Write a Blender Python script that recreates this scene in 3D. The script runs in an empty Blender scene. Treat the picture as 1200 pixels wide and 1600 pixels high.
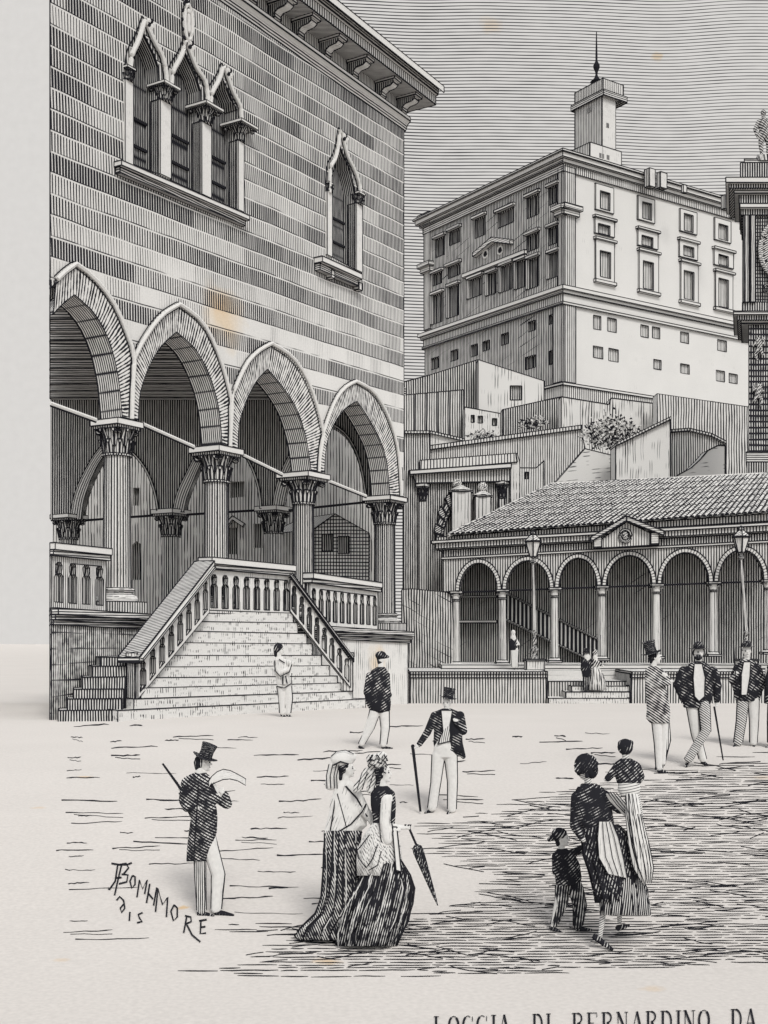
import bpy, bmesh, math, random
from mathutils import Vector, Matrix, noise
from mathutils.geometry import tessellate_polygon
random.seed(7)
# ------------------------------------------------------------------ camera, world, sun
S = bpy.context.scene
FX, CX, HY, EH = 1900.0, 600.0, 990.0, 2.2      # focal length in px of the 1200 wide photo, centre, horizon row, eye height
cam_d = bpy.data.cameras.new('camera'); cam = bpy.data.objects.new('camera', cam_d)
S.collection.objects.link(cam); S.camera = cam
cam.location = (0, 0, EH); cam.rotation_euler = (math.radians(90), 0, 0)
cam_d.sensor_fit = 'HORIZONTAL'; cam_d.sensor_width = 36; cam_d.lens = 36 * FX / 1200
cam_d.shift_y = (HY - 800) / 1200; cam_d.clip_end = 3000; cam_d.clip_start = 0.5
W = bpy.data.worlds.new('World'); S.world = W; W.use_nodes = True
wn = W.node_tree.nodes; wl = W.node_tree.links
SUN_EL, SUN_AZ = math.radians(40), math.radians(166)   # azimuth from north (+Y) clockwise
sky = wn.new('ShaderNodeTexSky'); sky.sky_type = 'NISHITA'; sky.sun_disc = False
sky.sun_elevation = SUN_EL; sky.sun_rotation = SUN_AZ
hs = wn.new('ShaderNodeHueSaturation'); hs.inputs['Saturation'].default_value = 0.12
wl.new(sky.outputs[0], hs.inputs['Color']); bg = wn['Background']
wl.new(hs.outputs[0], bg.inputs['Color']); bg.inputs['Strength'].default_value = 0.15
sd = bpy.data.lights.new('sun', 'SUN'); sun = bpy.data.objects.new('sun', sd); S.collection.objects.link(sun)
sd.energy = 1.5; sd.angle = math.radians(16); sd.color = (1, .985, .95)
sv = Vector((math.cos(SUN_EL) * math.sin(SUN_AZ), math.cos(SUN_EL) * math.cos(SUN_AZ), math.sin(SUN_EL)))
sun.rotation_euler = sv.to_track_quat('Z', 'Y').to_euler()
S.view_settings.view_transform = 'Standard'; S.view_settings.look = 'None'
S.view_settings.exposure = -0.02; S.view_settings.gamma = 1
try: S.view_settings.use_curve_mapping = False
except Exception: pass
S.cycles.max_bounces = 4

# ------------------------------------------------------------------ measuring helpers
HN = [(0, 3.0), (7, 3.0), (11, 2.9), (12.5, 2.83), (16.5, 2.42), (20, 2.26), (24, 2.2), (31, 2.2), (38, 2.38), (45.4, 2.64), (52, 2.98), (60, 3.4), (70, 3.5), (9999, 3.5)]
def heff(d):
    for (a, ha), (b, hb) in zip(HN, HN[1:]):
        if d <= b: return ha + (hb - ha) * (d - a) / (b - a)
    return HN[-1][1]
def gz(d): return EH - heff(d)
def gd(py):                       # distance at which the ground shows at row py
    lo, hi = 5.0, 51.9
    for _ in range(50):
        m = (lo + hi) / 2
        if HY + FX * heff(m) / m > py: lo = m
        else: hi = m
    return lo
def P(px, py, d): return Vector(((px - CX) * d / FX, d, EH + (HY - py) * d / FX))
def G(px, py, up=0.0):
    d = gd(py); return Vector(((px - CX) * d / FX, d, gz(d) + up))
def At(px, d): return Vector(((px - CX) * d / FX, d))
class PL:                          # a vertical plane through two ground points, N points to the viewer's side
    def __init__(s, A, B):
        s.A = Vector(A); s.U = (Vector(B) - s.A).normalized(); s.N = Vector((s.U.y, -s.U.x)); s.L = (Vector(B) - s.A).length
    def hit(s, px, py, w=0.0):
        a = (px - CX) / FX; q = s.A + s.N * w
        t = q.dot(s.N) / (a * s.N.x + s.N.y)
        return ((Vector((a * t, t)) - s.A).dot(s.U), EH + (HY - py) / FX * t)
    def dep(s, px, w=0.0):
        a = (px - CX) / FX; q = s.A + s.N * w
        return q.dot(s.N) / (a * s.N.x + s.N.y)
    def pt(s, u, z, w=0.0):
        q = s.A + s.U * u + s.N * w; return Vector((q.x, q.y, z))
    def mapl(s, loop, w=0.0): return [s.hit(x, y, w) for x, y in loop]
def front(d): return PL(At(0, d), At(1200, d))

# ------------------------------------------------------------------ ink and paper materials
MATS = {}
def nd(nt, t, **kw):
    n = nt.nodes.new(t)
    for k, v in kw.items(): setattr(n, k, v)
    return n
def mth(nt, op, a, b=None, c=None, clamp=False):
    n = nt.nodes.new('ShaderNodeMath'); n.operation = op; n.use_clamp = clamp
    for i, v in enumerate((a, b, c)):
        if v is None: continue
        if isinstance(v, (int, float)): n.inputs[i].default_value = v
        else: nt.links.new(v, n.inputs[i])
    return n.outputs[0]
def nz(nt, vec, scale, detail=2.0):
    n = nt.nodes.new('ShaderNodeTexNoise'); n.inputs['Scale'].default_value = scale; n.inputs['Detail'].default_value = detail
    nt.links.new(vec, n.inputs['Vector']); return n.outputs['Fac']
def comb(nt, x, y, z=0.0):
    n = nt.nodes.new('ShaderNodeCombineXYZ')
    for i, v in enumerate((x, y, z)):
        if isinstance(v, (int, float)): n.inputs[i].default_value = v
        else: nt.links.new(v, n.inputs[i])
    return n.outputs[0]
INK = (0.026, 0.026, 0.031, 1)
PAPER = (0.74, 0.725, 0.70, 1)
def stroke_mask(nt, x, y, s, duty, wob=.25, var=.15, brk=0.0, blen=6.0, seed=0.0):
    """1 where the burin left ink: lines of constant x (metres), spacing s"""
    lo = nz(nt, comb(nt, mth(nt, 'DIVIDE', x, s * 7), mth(nt, 'DIVIDE', y, s * 14), seed), 1.0, 1)
    p = mth(nt, 'ADD', mth(nt, 'DIVIDE', x, s), mth(nt, 'MULTIPLY', lo, wob * 4))
    cell = mth(nt, 'FLOOR', p)
    tri = mth(nt, 'ABSOLUTE', mth(nt, 'SUBTRACT', mth(nt, 'MULTIPLY', mth(nt, 'FRACT', p), 2.0), 1.0))
    hi = nz(nt, comb(nt, mth(nt, 'MULTIPLY', cell, 3.7), mth(nt, 'DIVIDE', y, s * blen), seed + 3.1), 1.0, 1)
    if isinstance(duty, (int, float)): du = mth(nt, 'ADD', mth(nt, 'MULTIPLY', mth(nt, 'SUBTRACT', hi, .5), var * 2.5), duty)
    else: du = mth(nt, 'ADD', mth(nt, 'MULTIPLY', mth(nt, 'SUBTRACT', hi, .5), var * 2.5), duty)
    e = mth(nt, 'MULTIPLY', mth(nt, 'SUBTRACT', tri, mth(nt, 'SUBTRACT', 1.0, du)), 6.0)
    m = mth(nt, 'ADD', e, .5, clamp=True)
    if brk > 0:
        h2 = nz(nt, comb(nt, mth(nt, 'MULTIPLY', cell, 1.3), mth(nt, 'DIVIDE', y, s * blen * .6), seed + 9), 1.0, 1)
        keep = mth(nt, 'MULTIPLY_ADD', h2, 10.0, -10.0 * (.25 + .5 * brk), clamp=True)
        m = mth(nt, 'MULTIPLY', m, keep)
    return m
def newmat(key):
    m = bpy.data.materials.new(key); m.use_nodes = True; nt = m.node_tree; nt.nodes.clear(); return m, nt
def finish(nt, mask, base=PAPER, stains=None, uvx=None, uvy=None, grain=True, emit=None, inkc=INK, tints=None):
    geo = nd(nt, 'ShaderNodeNewGeometry')
    mix = nd(nt, 'ShaderNodeMixRGB'); mix.inputs[1].default_value = base; mix.inputs[2].default_value = inkc
    if grain or stains:
        g = nz(nt, geo.outputs['Position'], 22.0, 6); g2 = nz(nt, geo.outputs['Position'], .35, 3)
        f = mth(nt, 'ADD', mth(nt, 'MULTIPLY_ADD', g, .30, .85), mth(nt, 'MULTIPLY_ADD', g2, .10, -.05))
        mm = nd(nt, 'ShaderNodeMixRGB', blend_type='MULTIPLY'); mm.inputs[0].default_value = 1.0
        mm.inputs[1].default_value = base; nt.links.new(comb(nt, f, f, f), mm.inputs[2]); src = mm.outputs[0]
        for (sx, sy, r, k) in (stains or []):
            dx = mth(nt, 'SUBTRACT', uvx, sx); dy = mth(nt, 'SUBTRACT', uvy, sy)
            dd = mth(nt, 'SQRT', mth(nt, 'ADD', mth(nt, 'MULTIPLY', dx, dx), mth(nt, 'MULTIPLY', mth(nt, 'MULTIPLY', dy, dy), 1.6)))
            nn = nz(nt, comb(nt, uvx, uvy, r), 1.1 / r, 3)
            a = mth(nt, 'SUBTRACT', mth(nt, 'MULTIPLY_ADD', nn, 1.3, .35), mth(nt, 'DIVIDE', dd, r))
            a = mth(nt, 'MULTIPLY', mth(nt, 'MULTIPLY', a, 1.6, clamp=True), k, clamp=True)
            sm = nd(nt, 'ShaderNodeMixRGB', blend_type='MULTIPLY'); nt.links.new(a, sm.inputs[0]); nt.links.new(src, sm.inputs[1])
            sm.inputs[2].default_value = (1.0, .74, .42, 1); src = sm.outputs[0]
        nt.links.new(src, mix.inputs[1])
    if mask is None: mix.inputs[0].default_value = 0
    else: nt.links.new(mask, mix.inputs[0])
    out = nd(nt, 'ShaderNodeOutputMaterial')
    if emit:
        b = nd(nt, 'ShaderNodeEmission'); b.inputs['Strength'].default_value = emit
        nt.links.new(mix.outputs[0], b.inputs['Color'])
    else:
        b = nd(nt, 'ShaderNodeBsdfDiffuse'); b.inputs['Roughness'].default_value = .6
        nt.links.new(mix.outputs[0], b.inputs['Color'])
    nt.links.new(b.outputs[0], out.inputs[0])
def uvxy(nt, ang=0.0):
    uv = nd(nt, 'ShaderNodeUVMap'); mp = nd(nt, 'ShaderNodeMapping')
    mp.inputs['Rotation'].default_value = (0, 0, math.radians(ang)); nt.links.new(uv.outputs[0], mp.inputs[0])
    sp = nd(nt, 'ShaderNodeSeparateXYZ'); nt.links.new(mp.outputs[0], sp.inputs[0]); return sp.outputs[0], sp.outputs[1]
def paper(base=PAPER):
    k = 'paper_%.2f_%.2f' % (base[0], base[2])
    if k not in MATS:
        m, nt = newmat(k); finish(nt, None, base); MATS[k] = m
    return MATS[k]
def ink():
    if 'ink' not in MATS:
        m, nt = newmat('ink'); finish(nt, None, INK, grain=False); MATS['ink'] = m
    return MATS['ink']
def hatch(spx, d, duty=.4, ang=0, cross=None, wob=.2, var=.15, brk=0.0, blen=6.0, base=PAPER, seed=0.0, stains=None, blot=0.0):
    """engraved hatching: spx = line spacing in photo px at distance d; ang 0 = vertical lines, 90 = level lines"""
    k = 'hatch_%s' % '_'.join(str(v) for v in (spx, round(d, 1), duty, ang, cross, wob, var, brk, blen, seed, base[0], bool(stains), blot))
    if k in MATS: return MATS[k]
    m, nt = newmat(k[:60]); s = spx * .86 * d / FX
    x, y = uvxy(nt, ang)
    if blot: duty = mth(nt, 'ADD', duty, mth(nt, 'MULTIPLY', mth(nt, 'SUBTRACT', nz(nt, comb(nt, x, y, 7.0), FX / d / 11, 2), .44), blot * 2))
    mk = stroke_mask(nt, x, y, s, duty, wob, var, brk, blen, seed)
    if cross:
        x2, y2 = uvxy(nt, cross[0]); m2 = stroke_mask(nt, x2, y2, s * cross[2], cross[1], wob, var, cross[3] if len(cross) > 3 else 0, blen, seed + 5)
        mk = mth(nt, 'MAXIMUM', mk, m2)
    ux, uy = uvxy(nt); finish(nt, mk, base, stains, ux, uy); MATS[k] = m; return m
def courses(name, spx, d, H, tilt=0.0, duty=.42, stains=None, zlow=None, ph=0.0, dv=.35, brick=2.2):
    """rows of stone, each row hatched upright with its own weight, thin ink joint between rows"""
    m, nt = newmat(name); s = spx * d / FX; x, y = uvxy(nt)
    v = mth(nt, 'DIVIDE', mth(nt, 'ADD', mth(nt, 'ADD', y, ph), mth(nt, 'MULTIPLY', x, tilt)), H)
    jit = mth(nt, 'MULTIPLY_ADD', nz(nt, comb(nt, x, y, 1.0), .5, 1), .16, -.08)
    v = mth(nt, 'ADD', v, jit); row = mth(nt, 'FLOOR', v); fr = mth(nt, 'FRACT', v)
    wn_ = nd(nt, 'ShaderNodeTexWhiteNoise', noise_dimensions='1D'); nt.links.new(row, wn_.inputs['W']); rr = wn_.outputs['Value']
    cellx = mth(nt, 'FLOOR', mth(nt, 'ADD', mth(nt, 'DIVIDE', x, brick), mth(nt, 'MULTIPLY', rr, 7.0)))
    w2 = nd(nt, 'ShaderNodeTexWhiteNoise', noise_dimensions='2D'); nt.links.new(comb(nt, cellx, row), w2.inputs['Vector'])
    alt = mth(nt, 'FRACT', mth(nt, 'MULTIPLY', row, .5))
    pat = nz(nt, comb(nt, x, mth(nt, 'MULTIPLY', row, 2.3), 2.0), .9, 2)
    du = mth(nt, 'MINIMUM', .80, mth(nt, 'ADD', duty - dv * .5 - .04, mth(nt, 'ADD', mth(nt, 'MULTIPLY', mth(nt, 'ADD', mth(nt, 'MULTIPLY', rr, .35), mth(nt, 'MULTIPLY', w2.outputs['Value'], .65)), dv * .55), mth(nt, 'ADD', mth(nt, 'MULTIPLY', alt, dv * .5), mth(nt, 'MULTIPLY_ADD', pat, .5, -.22)))))
    if zlow:   # worn, almost unhatched blocks low on the wall
        k = mth(nt, 'DIVIDE', mth(nt, 'SUBTRACT', zlow[1], mth(nt, 'ADD', y, mth(nt, 'MULTIPLY', x, tilt))), zlow[1] - zlow[0], clamp=True)
        du = mth(nt, 'SUBTRACT', du, mth(nt, 'MULTIPLY', mth(nt, 'MULTIPLY', k, mth(nt, 'SUBTRACT', 1.0, mth(nt, 'MULTIPLY', alt, 1.6))), mth(nt, 'MULTIPLY_ADD', pat, 2.2, -.55, clamp=True)))
    xs = mth(nt, 'ADD', mth(nt, 'ADD', x, mth(nt, 'MULTIPLY', rr, s)), mth(nt, 'MULTIPLY', y, .04))
    mk = stroke_mask(nt, xs, mth(nt, 'ADD', y, mth(nt, 'MULTIPLY', row, 3.0)), s, du, .15, .10, 0, 8)
    gap = mth(nt, 'MULTIPLY', mth(nt, 'SUBTRACT', .94, fr), 25.0, clamp=True); mk = mth(nt, 'MULTIPLY', mk, gap)
    jn = mth(nt, 'MULTIPLY', mth(nt, 'SUBTRACT', .075, fr), 30.0, clamp=True)
    jb = nz(nt, comb(nt, x, row, 4.0), .9, 2)
    mk = mth(nt, 'MAXIMUM', mk, mth(nt, 'MULTIPLY', jn, mth(nt, 'MULTIPLY_ADD', jb, 6.0, -2.2, clamp=True)))
    finish(nt, mk, PAPER, stains, x, y); MATS[name] = m; return m

# ------------------------------------------------------------------ mesh builder
def autouv(pts):
    n = Vector((0, 0, 0))
    for i in range(len(pts)):
        n += pts[i].cross(pts[(i + 1) % len(pts)])
    n = Vector((0, 0, 0))
    for i in range(1, len(pts) - 1): n += (pts[i] - pts[0]).cross(pts[i + 1] - pts[0])
    if n.length < 1e-12: return [(0, 0)] * len(pts)
    n.normalize()
    if abs(n.z) > .75: return [(p.x, p.y) for p in pts]
    t = Vector((n.y, -n.x, 0)).normalized()
    if t.x < 0: t = -t
    up = n.cross(t)
    if up.z < 0: up = -up
    return [(p.dot(t), p.dot(up)) for p in pts]
class MB:
    def __init__(s): s.f = []
    def poly(s, pts, m=0, uv=None): s.f.append(([Vector(p) for p in pts], m, uv)); return s
    def tri_loops(s, loops3, m=0):
        flat = [p for l in loops3 for p in l]
        for t in tessellate_polygon(loops3): s.poly([flat[i] for i in t], m)
    def extr(s, pl, loops, w0, w1, m=0, ms=None, back=True):
        ms = m if ms is None else ms
        f0 = [[pl.pt(u, z, w1) for u, z in l] for l in loops]; b0 = [[pl.pt(u, z, w0) for u, z in l] for l in loops]
        # tessellate in the plane's own 2-D coordinates
        l2 = [[Vector((u, z, 0)) for u, z in l] for l in loops]
        ff = [p for l in f0 for p in l]; bf = [p for l in b0 for p in l]
        for t in tessellate_polygon(l2):
            s.poly([ff[i] for i in t], m)
            if back: s.poly([bf[i] for i in reversed(t)], ms)
        for a, b in zip(f0, b0):
            for i in range(len(a)):
                j = (i + 1) % len(a); s.poly([a[i], a[j], b[j], b[i]], ms)
        return s
    def slab(s, pl, pxs, w0, w1, m=0, ms=None): return s.extr(pl, [pl.mapl(pxs, w1)], w0, w1, m, ms)
    def rect(s, pl, x0, y0, x1, y1, w0, w1, m=0, ms=None, z=None):
        """px rectangle that stays level in the place: heights measured at its middle"""
        xm = (x0 + x1) / 2; ua = pl.hit(x0, 0, w1)[0]; ub = pl.hit(x1, 0, w1)[0]
        za = pl.hit(xm, y0, w1)[1]; zb = pl.hit(xm, y1, w1)[1]
        return s.extr(pl, [[(ua, zb), (ub, zb), (ub, za), (ua, za)]], w0, w1, m, ms)
    def ubox(s, pl, u0, u1, z0, z1, w0, w1, m=0, ms=None):
        return s.extr(pl, [[(u0, z0), (u1, z0), (u1, z1), (u0, z1)]], w0, w1, m, ms)
    def prism(s, pts, z0, z1, m=0, mt=None):      # pts 2-D footprint; z0/z1 number or list
        n = len(pts); Z0 = z0 if isinstance(z0, list) else [z0] * n; Z1 = z1 if isinstance(z1, list) else [z1] * n
        lo = [Vector((p[0], p[1], z)) for p, z in zip(pts, Z0)]; hi = [Vector((p[0], p[1], z)) for p, z in zip(pts, Z1)]
        s.poly(hi, m if mt is None else mt); s.poly(lo[::-1], m)
        for i in range(n):
            j = (i + 1) % n; s.poly([lo[i], lo[j], hi[j], hi[i]], m)
        return s
    def box(s, c, sx, sy, sz, m=0, rz=0.0):
        c = Vector(c); co, si = math.cos(rz), math.sin(rz)
        q = [(c.x + x * co - y * si, c.y + x * si + y * co) for x, y in ((-sx, -sy), (sx, -sy), (sx, sy), (-sx, sy))]
        return s.prism(q, c.z - sz, c.z + sz, m)
    def tube(s, pts, r, n=6, m=0, cap=True):
        pts = [Vector(p) for p in pts]; R = r if isinstance(r, (list, tuple)) else [r] * len(pts); rings = []
        for i, p in enumerate(pts):
            t = (pts[min(i + 1, len(pts) - 1)] - pts[max(i - 1, 0)]).normalized()
            a = t.cross(Vector((0, 0, 1))) if abs(t.z) < .95 else t.cross(Vector((1, 0, 0)))
            a.normalize(); b = t.cross(a)
            rings.append([p + (a * math.cos(k * 2 * math.pi / n) + b * math.sin(k * 2 * math.pi / n)) * R[i] for k in range(n)])
        s.rings(rings, m, cap); return s
    def rings(s, rings, m=0, cap=True, closed=True):
        n = len(rings[0])
        for a, b in zip(rings, rings[1:]):
            for k in range(n if closed else n - 1):
                j = (k + 1) % n; s.poly([a[k], a[j], b[j], b[k]], m)
        if cap: s.poly(rings[0][::-1], m); s.poly(rings[-1], m)
    def lathe(s, c, prof, n=16, m=0, sx=1.0, sy=1.0, ax=None):
        c = Vector(c)
        s.rings([[c + Vector((math.cos(k * 2 * math.pi / n) * r * sx, math.sin(k * 2 * math.pi / n) * r * sy, z)) for k in range(n)] for r, z in prof], m)
        return s
    def ell(s, c, rx, ry, rz, n=12, m=0, k=7):
        return s.lathe(c, [(max(math.sin(math.pi * i / k), .02), -math.cos(math.pi * i / k) * rz) for i in range(k + 1)] if False else
                       [(max(math.sin(math.pi * i / k), .02) * 1.0, -math.cos(math.pi * i / k) * rz) for i in range(k + 1)], n, m, rx, ry)
    def caps(s, a, b, ra, rb, n=10, m=0):         # tapered capsule
        a, b = Vector(a), Vector(b); t = (b - a)
        L = max(t.length, 1e-4); t = t / L; pts = []; R = []
        for k in range(0, 4):
            an = math.pi / 2 * k / 3.5; pts.append(a - t * ra * math.cos(an)); R.append(max(ra * math.sin(an), ra * .08))
        pts.append(a); R.append(ra); pts.append(b); R.append(rb)
        for k in range(3, -1, -1):
            an = math.pi / 2 * k / 3.5; pts.append(b + t * rb * math.cos(an)); R.append(max(rb * math.sin(an), rb * .08))
        a0 = t.cross(Vector((0, 0, 1))) if abs(t.z) < .95 else t.cross(Vector((1, 0, 0)))
        a0.normalize(); b0 = t.cross(a0)
        s.rings([[p + (a0 * math.cos(q * 2 * math.pi / n) + b0 * math.sin(q * 2 * math.pi / n)) * r for q in range(n)] for p, r in zip(pts, R)], m)
        return s
    def build(s, name, mats, parent=None, edge=0.0, ang=40, loc=None, smooth=False, frontuv=False, extra=None, remesh=0.0, clip=None):
        bm = bmesh.new(); uvl = bm.loops.layers.uv.new('UVMap')
        if remesh:
            me0 = bpy.data.meshes.new('tmp'); vs = []; fs = []
            for pts, m, uv in s.f:
                fs.append(list(range(len(vs), len(vs) + len(pts)))); vs += [tuple(p) for p in pts]
            me0.from_pydata(vs, [], fs)
            b2 = bmesh.new(); b2.from_mesh(me0); bmesh.ops.remove_doubles(b2, verts=b2.verts, dist=1e-5); b2.to_mesh(me0); b2.free()
            ob = bpy.data.objects.new('tmp', me0); S.collection.objects.link(ob)
            r = ob.modifiers.new('r', 'REMESH'); r.mode = 'VOXEL'; r.voxel_size = remesh
            q = ob.modifiers.new('s', 'SMOOTH'); q.iterations = 3; q.factor = .5
            dg = bpy.context.evaluated_depsgraph_get(); me1 = bpy.data.meshes.new_from_object(ob.evaluated_get(dg))
            bpy.data.objects.remove(ob); bm.from_mesh(me1); bpy.data.meshes.remove(me1); bpy.data.meshes.remove(me0)
            uvl = bm.loops.layers.uv.verify()
            for f in bm.faces:
                f.smooth = True
                for l in f.loops: l[uvl].uv = (l.vert.co.x, l.vert.co.z)
            src = extra.f if extra else []
        else: src = s.f + (extra.f if extra else [])
        for pts, m, uv in src:
            vs = [bm.verts.new(p) for p in pts]
            try: f = bm.faces.new(vs)
            except ValueError: continue
            f.material_index = m; f.smooth = smooth
            uu = uv or ([(p.x, p.z) for p in pts] if frontuv else autouv(pts))
            for l, c in zip(f.loops, uu): l[uvl].uv = c
        if not remesh: bmesh.ops.remove_doubles(bm, verts=bm.verts, dist=2e-4)
        if clip is None and parent is not None:
            o1 = parent
            while o1.parent: o1 = o1.parent
            clip = o1.name == 'loggia'
        if clip: bmesh.ops.bisect_plane(bm, geom=bm.verts[:] + bm.edges[:] + bm.faces[:], plane_co=(0, 0, 0), plane_no=(-1, (78 - CX) / FX, 0), clear_outer=True)
        if edge and not remesh:
            es = []; ca = math.cos(math.radians(ang))
            for e in bm.edges:
                lf = e.link_faces
                if len(lf) == 1 or (len(lf) >= 2 and abs(lf[0].normal.dot(lf[1].normal)) < ca) or len(lf) > 2:
                    es.append((e.verts[0].co.copy(), e.verts[1].co.copy()))
            mi = len(mats)
            for a, b in es:
                t = b - a
                if t.length < edge: continue
                t.normalize(); p = t.cross(Vector((.3, .2, 1))) if abs(t.z) < .9 else t.cross(Vector((1, .3, 0)))
                p.normalize(); q = t.cross(p); h = edge * random.uniform(.75, 1.15)
                ra = [bm.verts.new(a + (p * x + q * y) * h * random.uniform(.7, 1.1)) for x, y in ((1, 1), (-1, 1), (-1, -1), (1, -1))]
                rb = [bm.verts.new(b + (p * x + q * y) * h * random.uniform(.7, 1.1)) for x, y in ((1, 1), (-1, 1), (-1, -1), (1, -1))]
                for k in range(4):
                    f = bm.faces.new((ra[k], ra[(k + 1) % 4], rb[(k + 1) % 4], rb[k])); f.material_index = mi
            mats = list(mats) + [ink()]
        o0 = parent
        off = Vector((0, 0, 0))
        while o0 is not None: off += o0.location; o0 = o0.parent
        if loc is not None: off = Vector(loc)
        bmesh.ops.translate(bm, verts=bm.verts, vec=-off)
        me = bpy.data.meshes.new(name); bm.to_mesh(me); bm.free()
        for m in mats: me.materials.append(m)
        o = bpy.data.objects.new(name, me); S.collection.objects.link(o)
        if parent is not None: o.parent = parent
        elif loc is not None: o.location = off
        return o
def thing(name, loc, label, cat, group=None):
    o = bpy.data.objects.new(name, None); S.collection.objects.link(o); o.location = loc; o.empty_display_size = .3
    o['label'] = label; o['category'] = cat
    if group: o['group'] = group
    return o
def tag(o, label, cat, group=None, kind=None):
    if label: o['label'] = label; o['category'] = cat
    if group: o['group'] = group
    if kind: o['kind'] = kind
    return o
def struct(o): o['kind'] = 'structure'; return o
def E(d, k=.8): return k * d / FX              # half width of an ink contour at distance d
def smooth_line(pts, n):
    """Catmull-Rom through pts, n samples evenly spaced by length"""
    pts = [Vector(p) for p in pts]; q = []
    for i in range(len(pts) - 1):
        p0 = pts[max(i - 1, 0)]; p1 = pts[i]; p2 = pts[i + 1]; p3 = pts[min(i + 2, len(pts) - 1)]
        for k in range(12):
            t = k / 12; q.append(.5 * ((2 * p1) + (p2 - p0) * t + (2 * p0 - 5 * p1 + 4 * p2 - p3) * t * t + (3 * p1 - p0 - 3 * p2 + p3) * t ** 3))
    q.append(pts[-1]); L = [0]
    for a, b in zip(q, q[1:]): L.append(L[-1] + (b - a).length)
    out = []; j = 0
    for k in range(n):
        w = L[-1] * k / (n - 1)
        while j < len(L) - 2 and L[j + 1] < w: j += 1
        f = (w - L[j]) / max(L[j + 1] - L[j], 1e-9); out.append(q[j].lerp(q[j + 1], min(max(f, 0), 1)))
    return out

# ------------------------------------------------------------------ ground and sky
mb = MB(); ys = [-30, 3, 6, 7, 8, 9, 10, 11, 11.7, 12.5, 13.5, 14.5, 15.5, 16.5, 18, 20, 22, 24, 27, 31, 34, 38, 41, 45.4, 49, 52, 56, 60, 70, 100, 200, 401]
xs = [-320, -60, -20, -8, 0, 8, 20, 60, 320]
for a, b in zip(ys, ys[1:]):
    for c, e in zip(xs, xs[1:]):
        mb.poly([(c, a, gz(a)), (e, a, gz(a)), (e, b, gz(b)), (c, b, gz(b))])
m, nt = newmat('square_paving'); ux, uy = uvxy(nt)
def gst(px, py, r, k): g = G(px, py); return (g.x, g.y, r, k)
finish(nt, None, (.67, .632, .595, 1), [gst(132, 1214, .16, .5), gst(512, 1502, .16, .6), gst(286, 1418, .09, .8), gst(1190, 1215, .3, .3), gst(60, 1262, .12, .35), gst(1020, 1545, .12, .3), gst(95, 1500, .1, .3)], ux, uy)
struct(mb.build('ground', [m]))
mb = MB(); mb.poly([(-330, 400, -20), (330, 400, -20), (330, 400, 330), (-330, 400, 330)])
m, nt = newmat('sky_lines'); x, y = uvxy(nt)
s = 5.1 * 400 / FX
bend = mth(nt, 'MULTIPLY', nz(nt, comb(nt, x, mth(nt, 'MULTIPLY', y, .3), 0.0), .012, 1), 7.0)
slope = mth(nt, 'MULTIPLY', x, .012)
mk = stroke_mask(nt, mth(nt, 'ADD', mth(nt, 'ADD', y, bend), slope), x, s, mth(nt, 'MULTIPLY_ADD', x, -.0009, .335), .03, .14, 0, 10)
mk = mth(nt, 'MULTIPLY', mk, mth(nt, 'MULTIPLY_ADD', x, .5, 40.0, clamp=True))
def sst(px, py, r, k): p = P(px, py, 400); return (p.x, p.z, r, k)
finish(nt, mk, (.855, .832, .805, 1), [sst(767, 38, 4.2, .35), sst(1027, 88, 2.4, .55)], x, y, emit=0.83, inkc=(.07, .07, .075, 1)); 
struct(mb.build('sky', [m]))

# strokes of ink lying on the paving: painted cast-shadow rows, flagstone joints and worn grooves
def gstrip(mb, pts, w, up=.004):
    """pts: photo px along the stroke, w: width px (number or list)"""
    n = len(pts); Wd = w if isinstance(w, list) else [w] * n; top = []; bot = []
    for i, (x, y) in enumerate(pts):
        x0, y0 = pts[max(i - 1, 0)]; x1, y1 = pts[min(i + 1, n - 1)]
        L = math.hypot(x1 - x0, y1 - y0) or 1; nx, ny = -(y1 - y0) / L, (x1 - x0) / L
        top.append(G(x + nx * Wd[i] / 2, y + ny * Wd[i] / 2, up)); bot.append(G(x - nx * Wd[i] / 2, y - ny * Wd[i] / 2, up))
    for i in range(n - 1): mb.poly([top[i], top[i + 1], bot[i + 1], bot[i]])
def inside(x, y, pg):
    c = False
    for i in range(len(pg)):
        (x1, y1), (x2, y2) = pg[i], pg[i - 1]
        if (y1 > y) != (y2 > y) and x < (x2 - x1) * (y - y1) / (y2 - y1) + x1: c = not c
    return c
SHADOW_ZONE = [(612, 1300), (660, 1282), (760, 1262), (840, 1236), (930, 1222), (1010, 1205), (1070, 1198), (1110, 1180), (1230, 1166), (1230, 1504), (1000, 1512), (800, 1522), (600, 1527), (420, 1528), (262, 1520), (340, 1504), (330, 1484), (440, 1474), (290, 1452), (345, 1440), (470, 1446), (560, 1440), (650, 1424), (720, 1400), (735, 1376), (690, 1350), (640, 1330)]  # ground area of a building's cast shadow, put down as ink rows
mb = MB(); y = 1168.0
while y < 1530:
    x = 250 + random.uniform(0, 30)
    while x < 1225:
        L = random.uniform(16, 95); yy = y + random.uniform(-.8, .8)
        edge = not (inside(x, yy - 14, SHADOW_ZONE) and inside(x - 25, yy, SHADOW_ZONE) and inside(x, yy + 9, SHADOW_ZONE))
        if inside(x, yy, SHADOW_ZONE) and random.random() < (.6 if edge else .99):
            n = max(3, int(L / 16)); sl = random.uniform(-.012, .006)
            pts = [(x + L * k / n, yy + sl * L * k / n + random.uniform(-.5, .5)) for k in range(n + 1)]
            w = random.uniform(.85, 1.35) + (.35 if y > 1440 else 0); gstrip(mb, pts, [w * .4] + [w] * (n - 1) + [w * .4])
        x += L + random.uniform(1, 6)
    y += 3.6 + (y - 1168) * .0022
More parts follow.
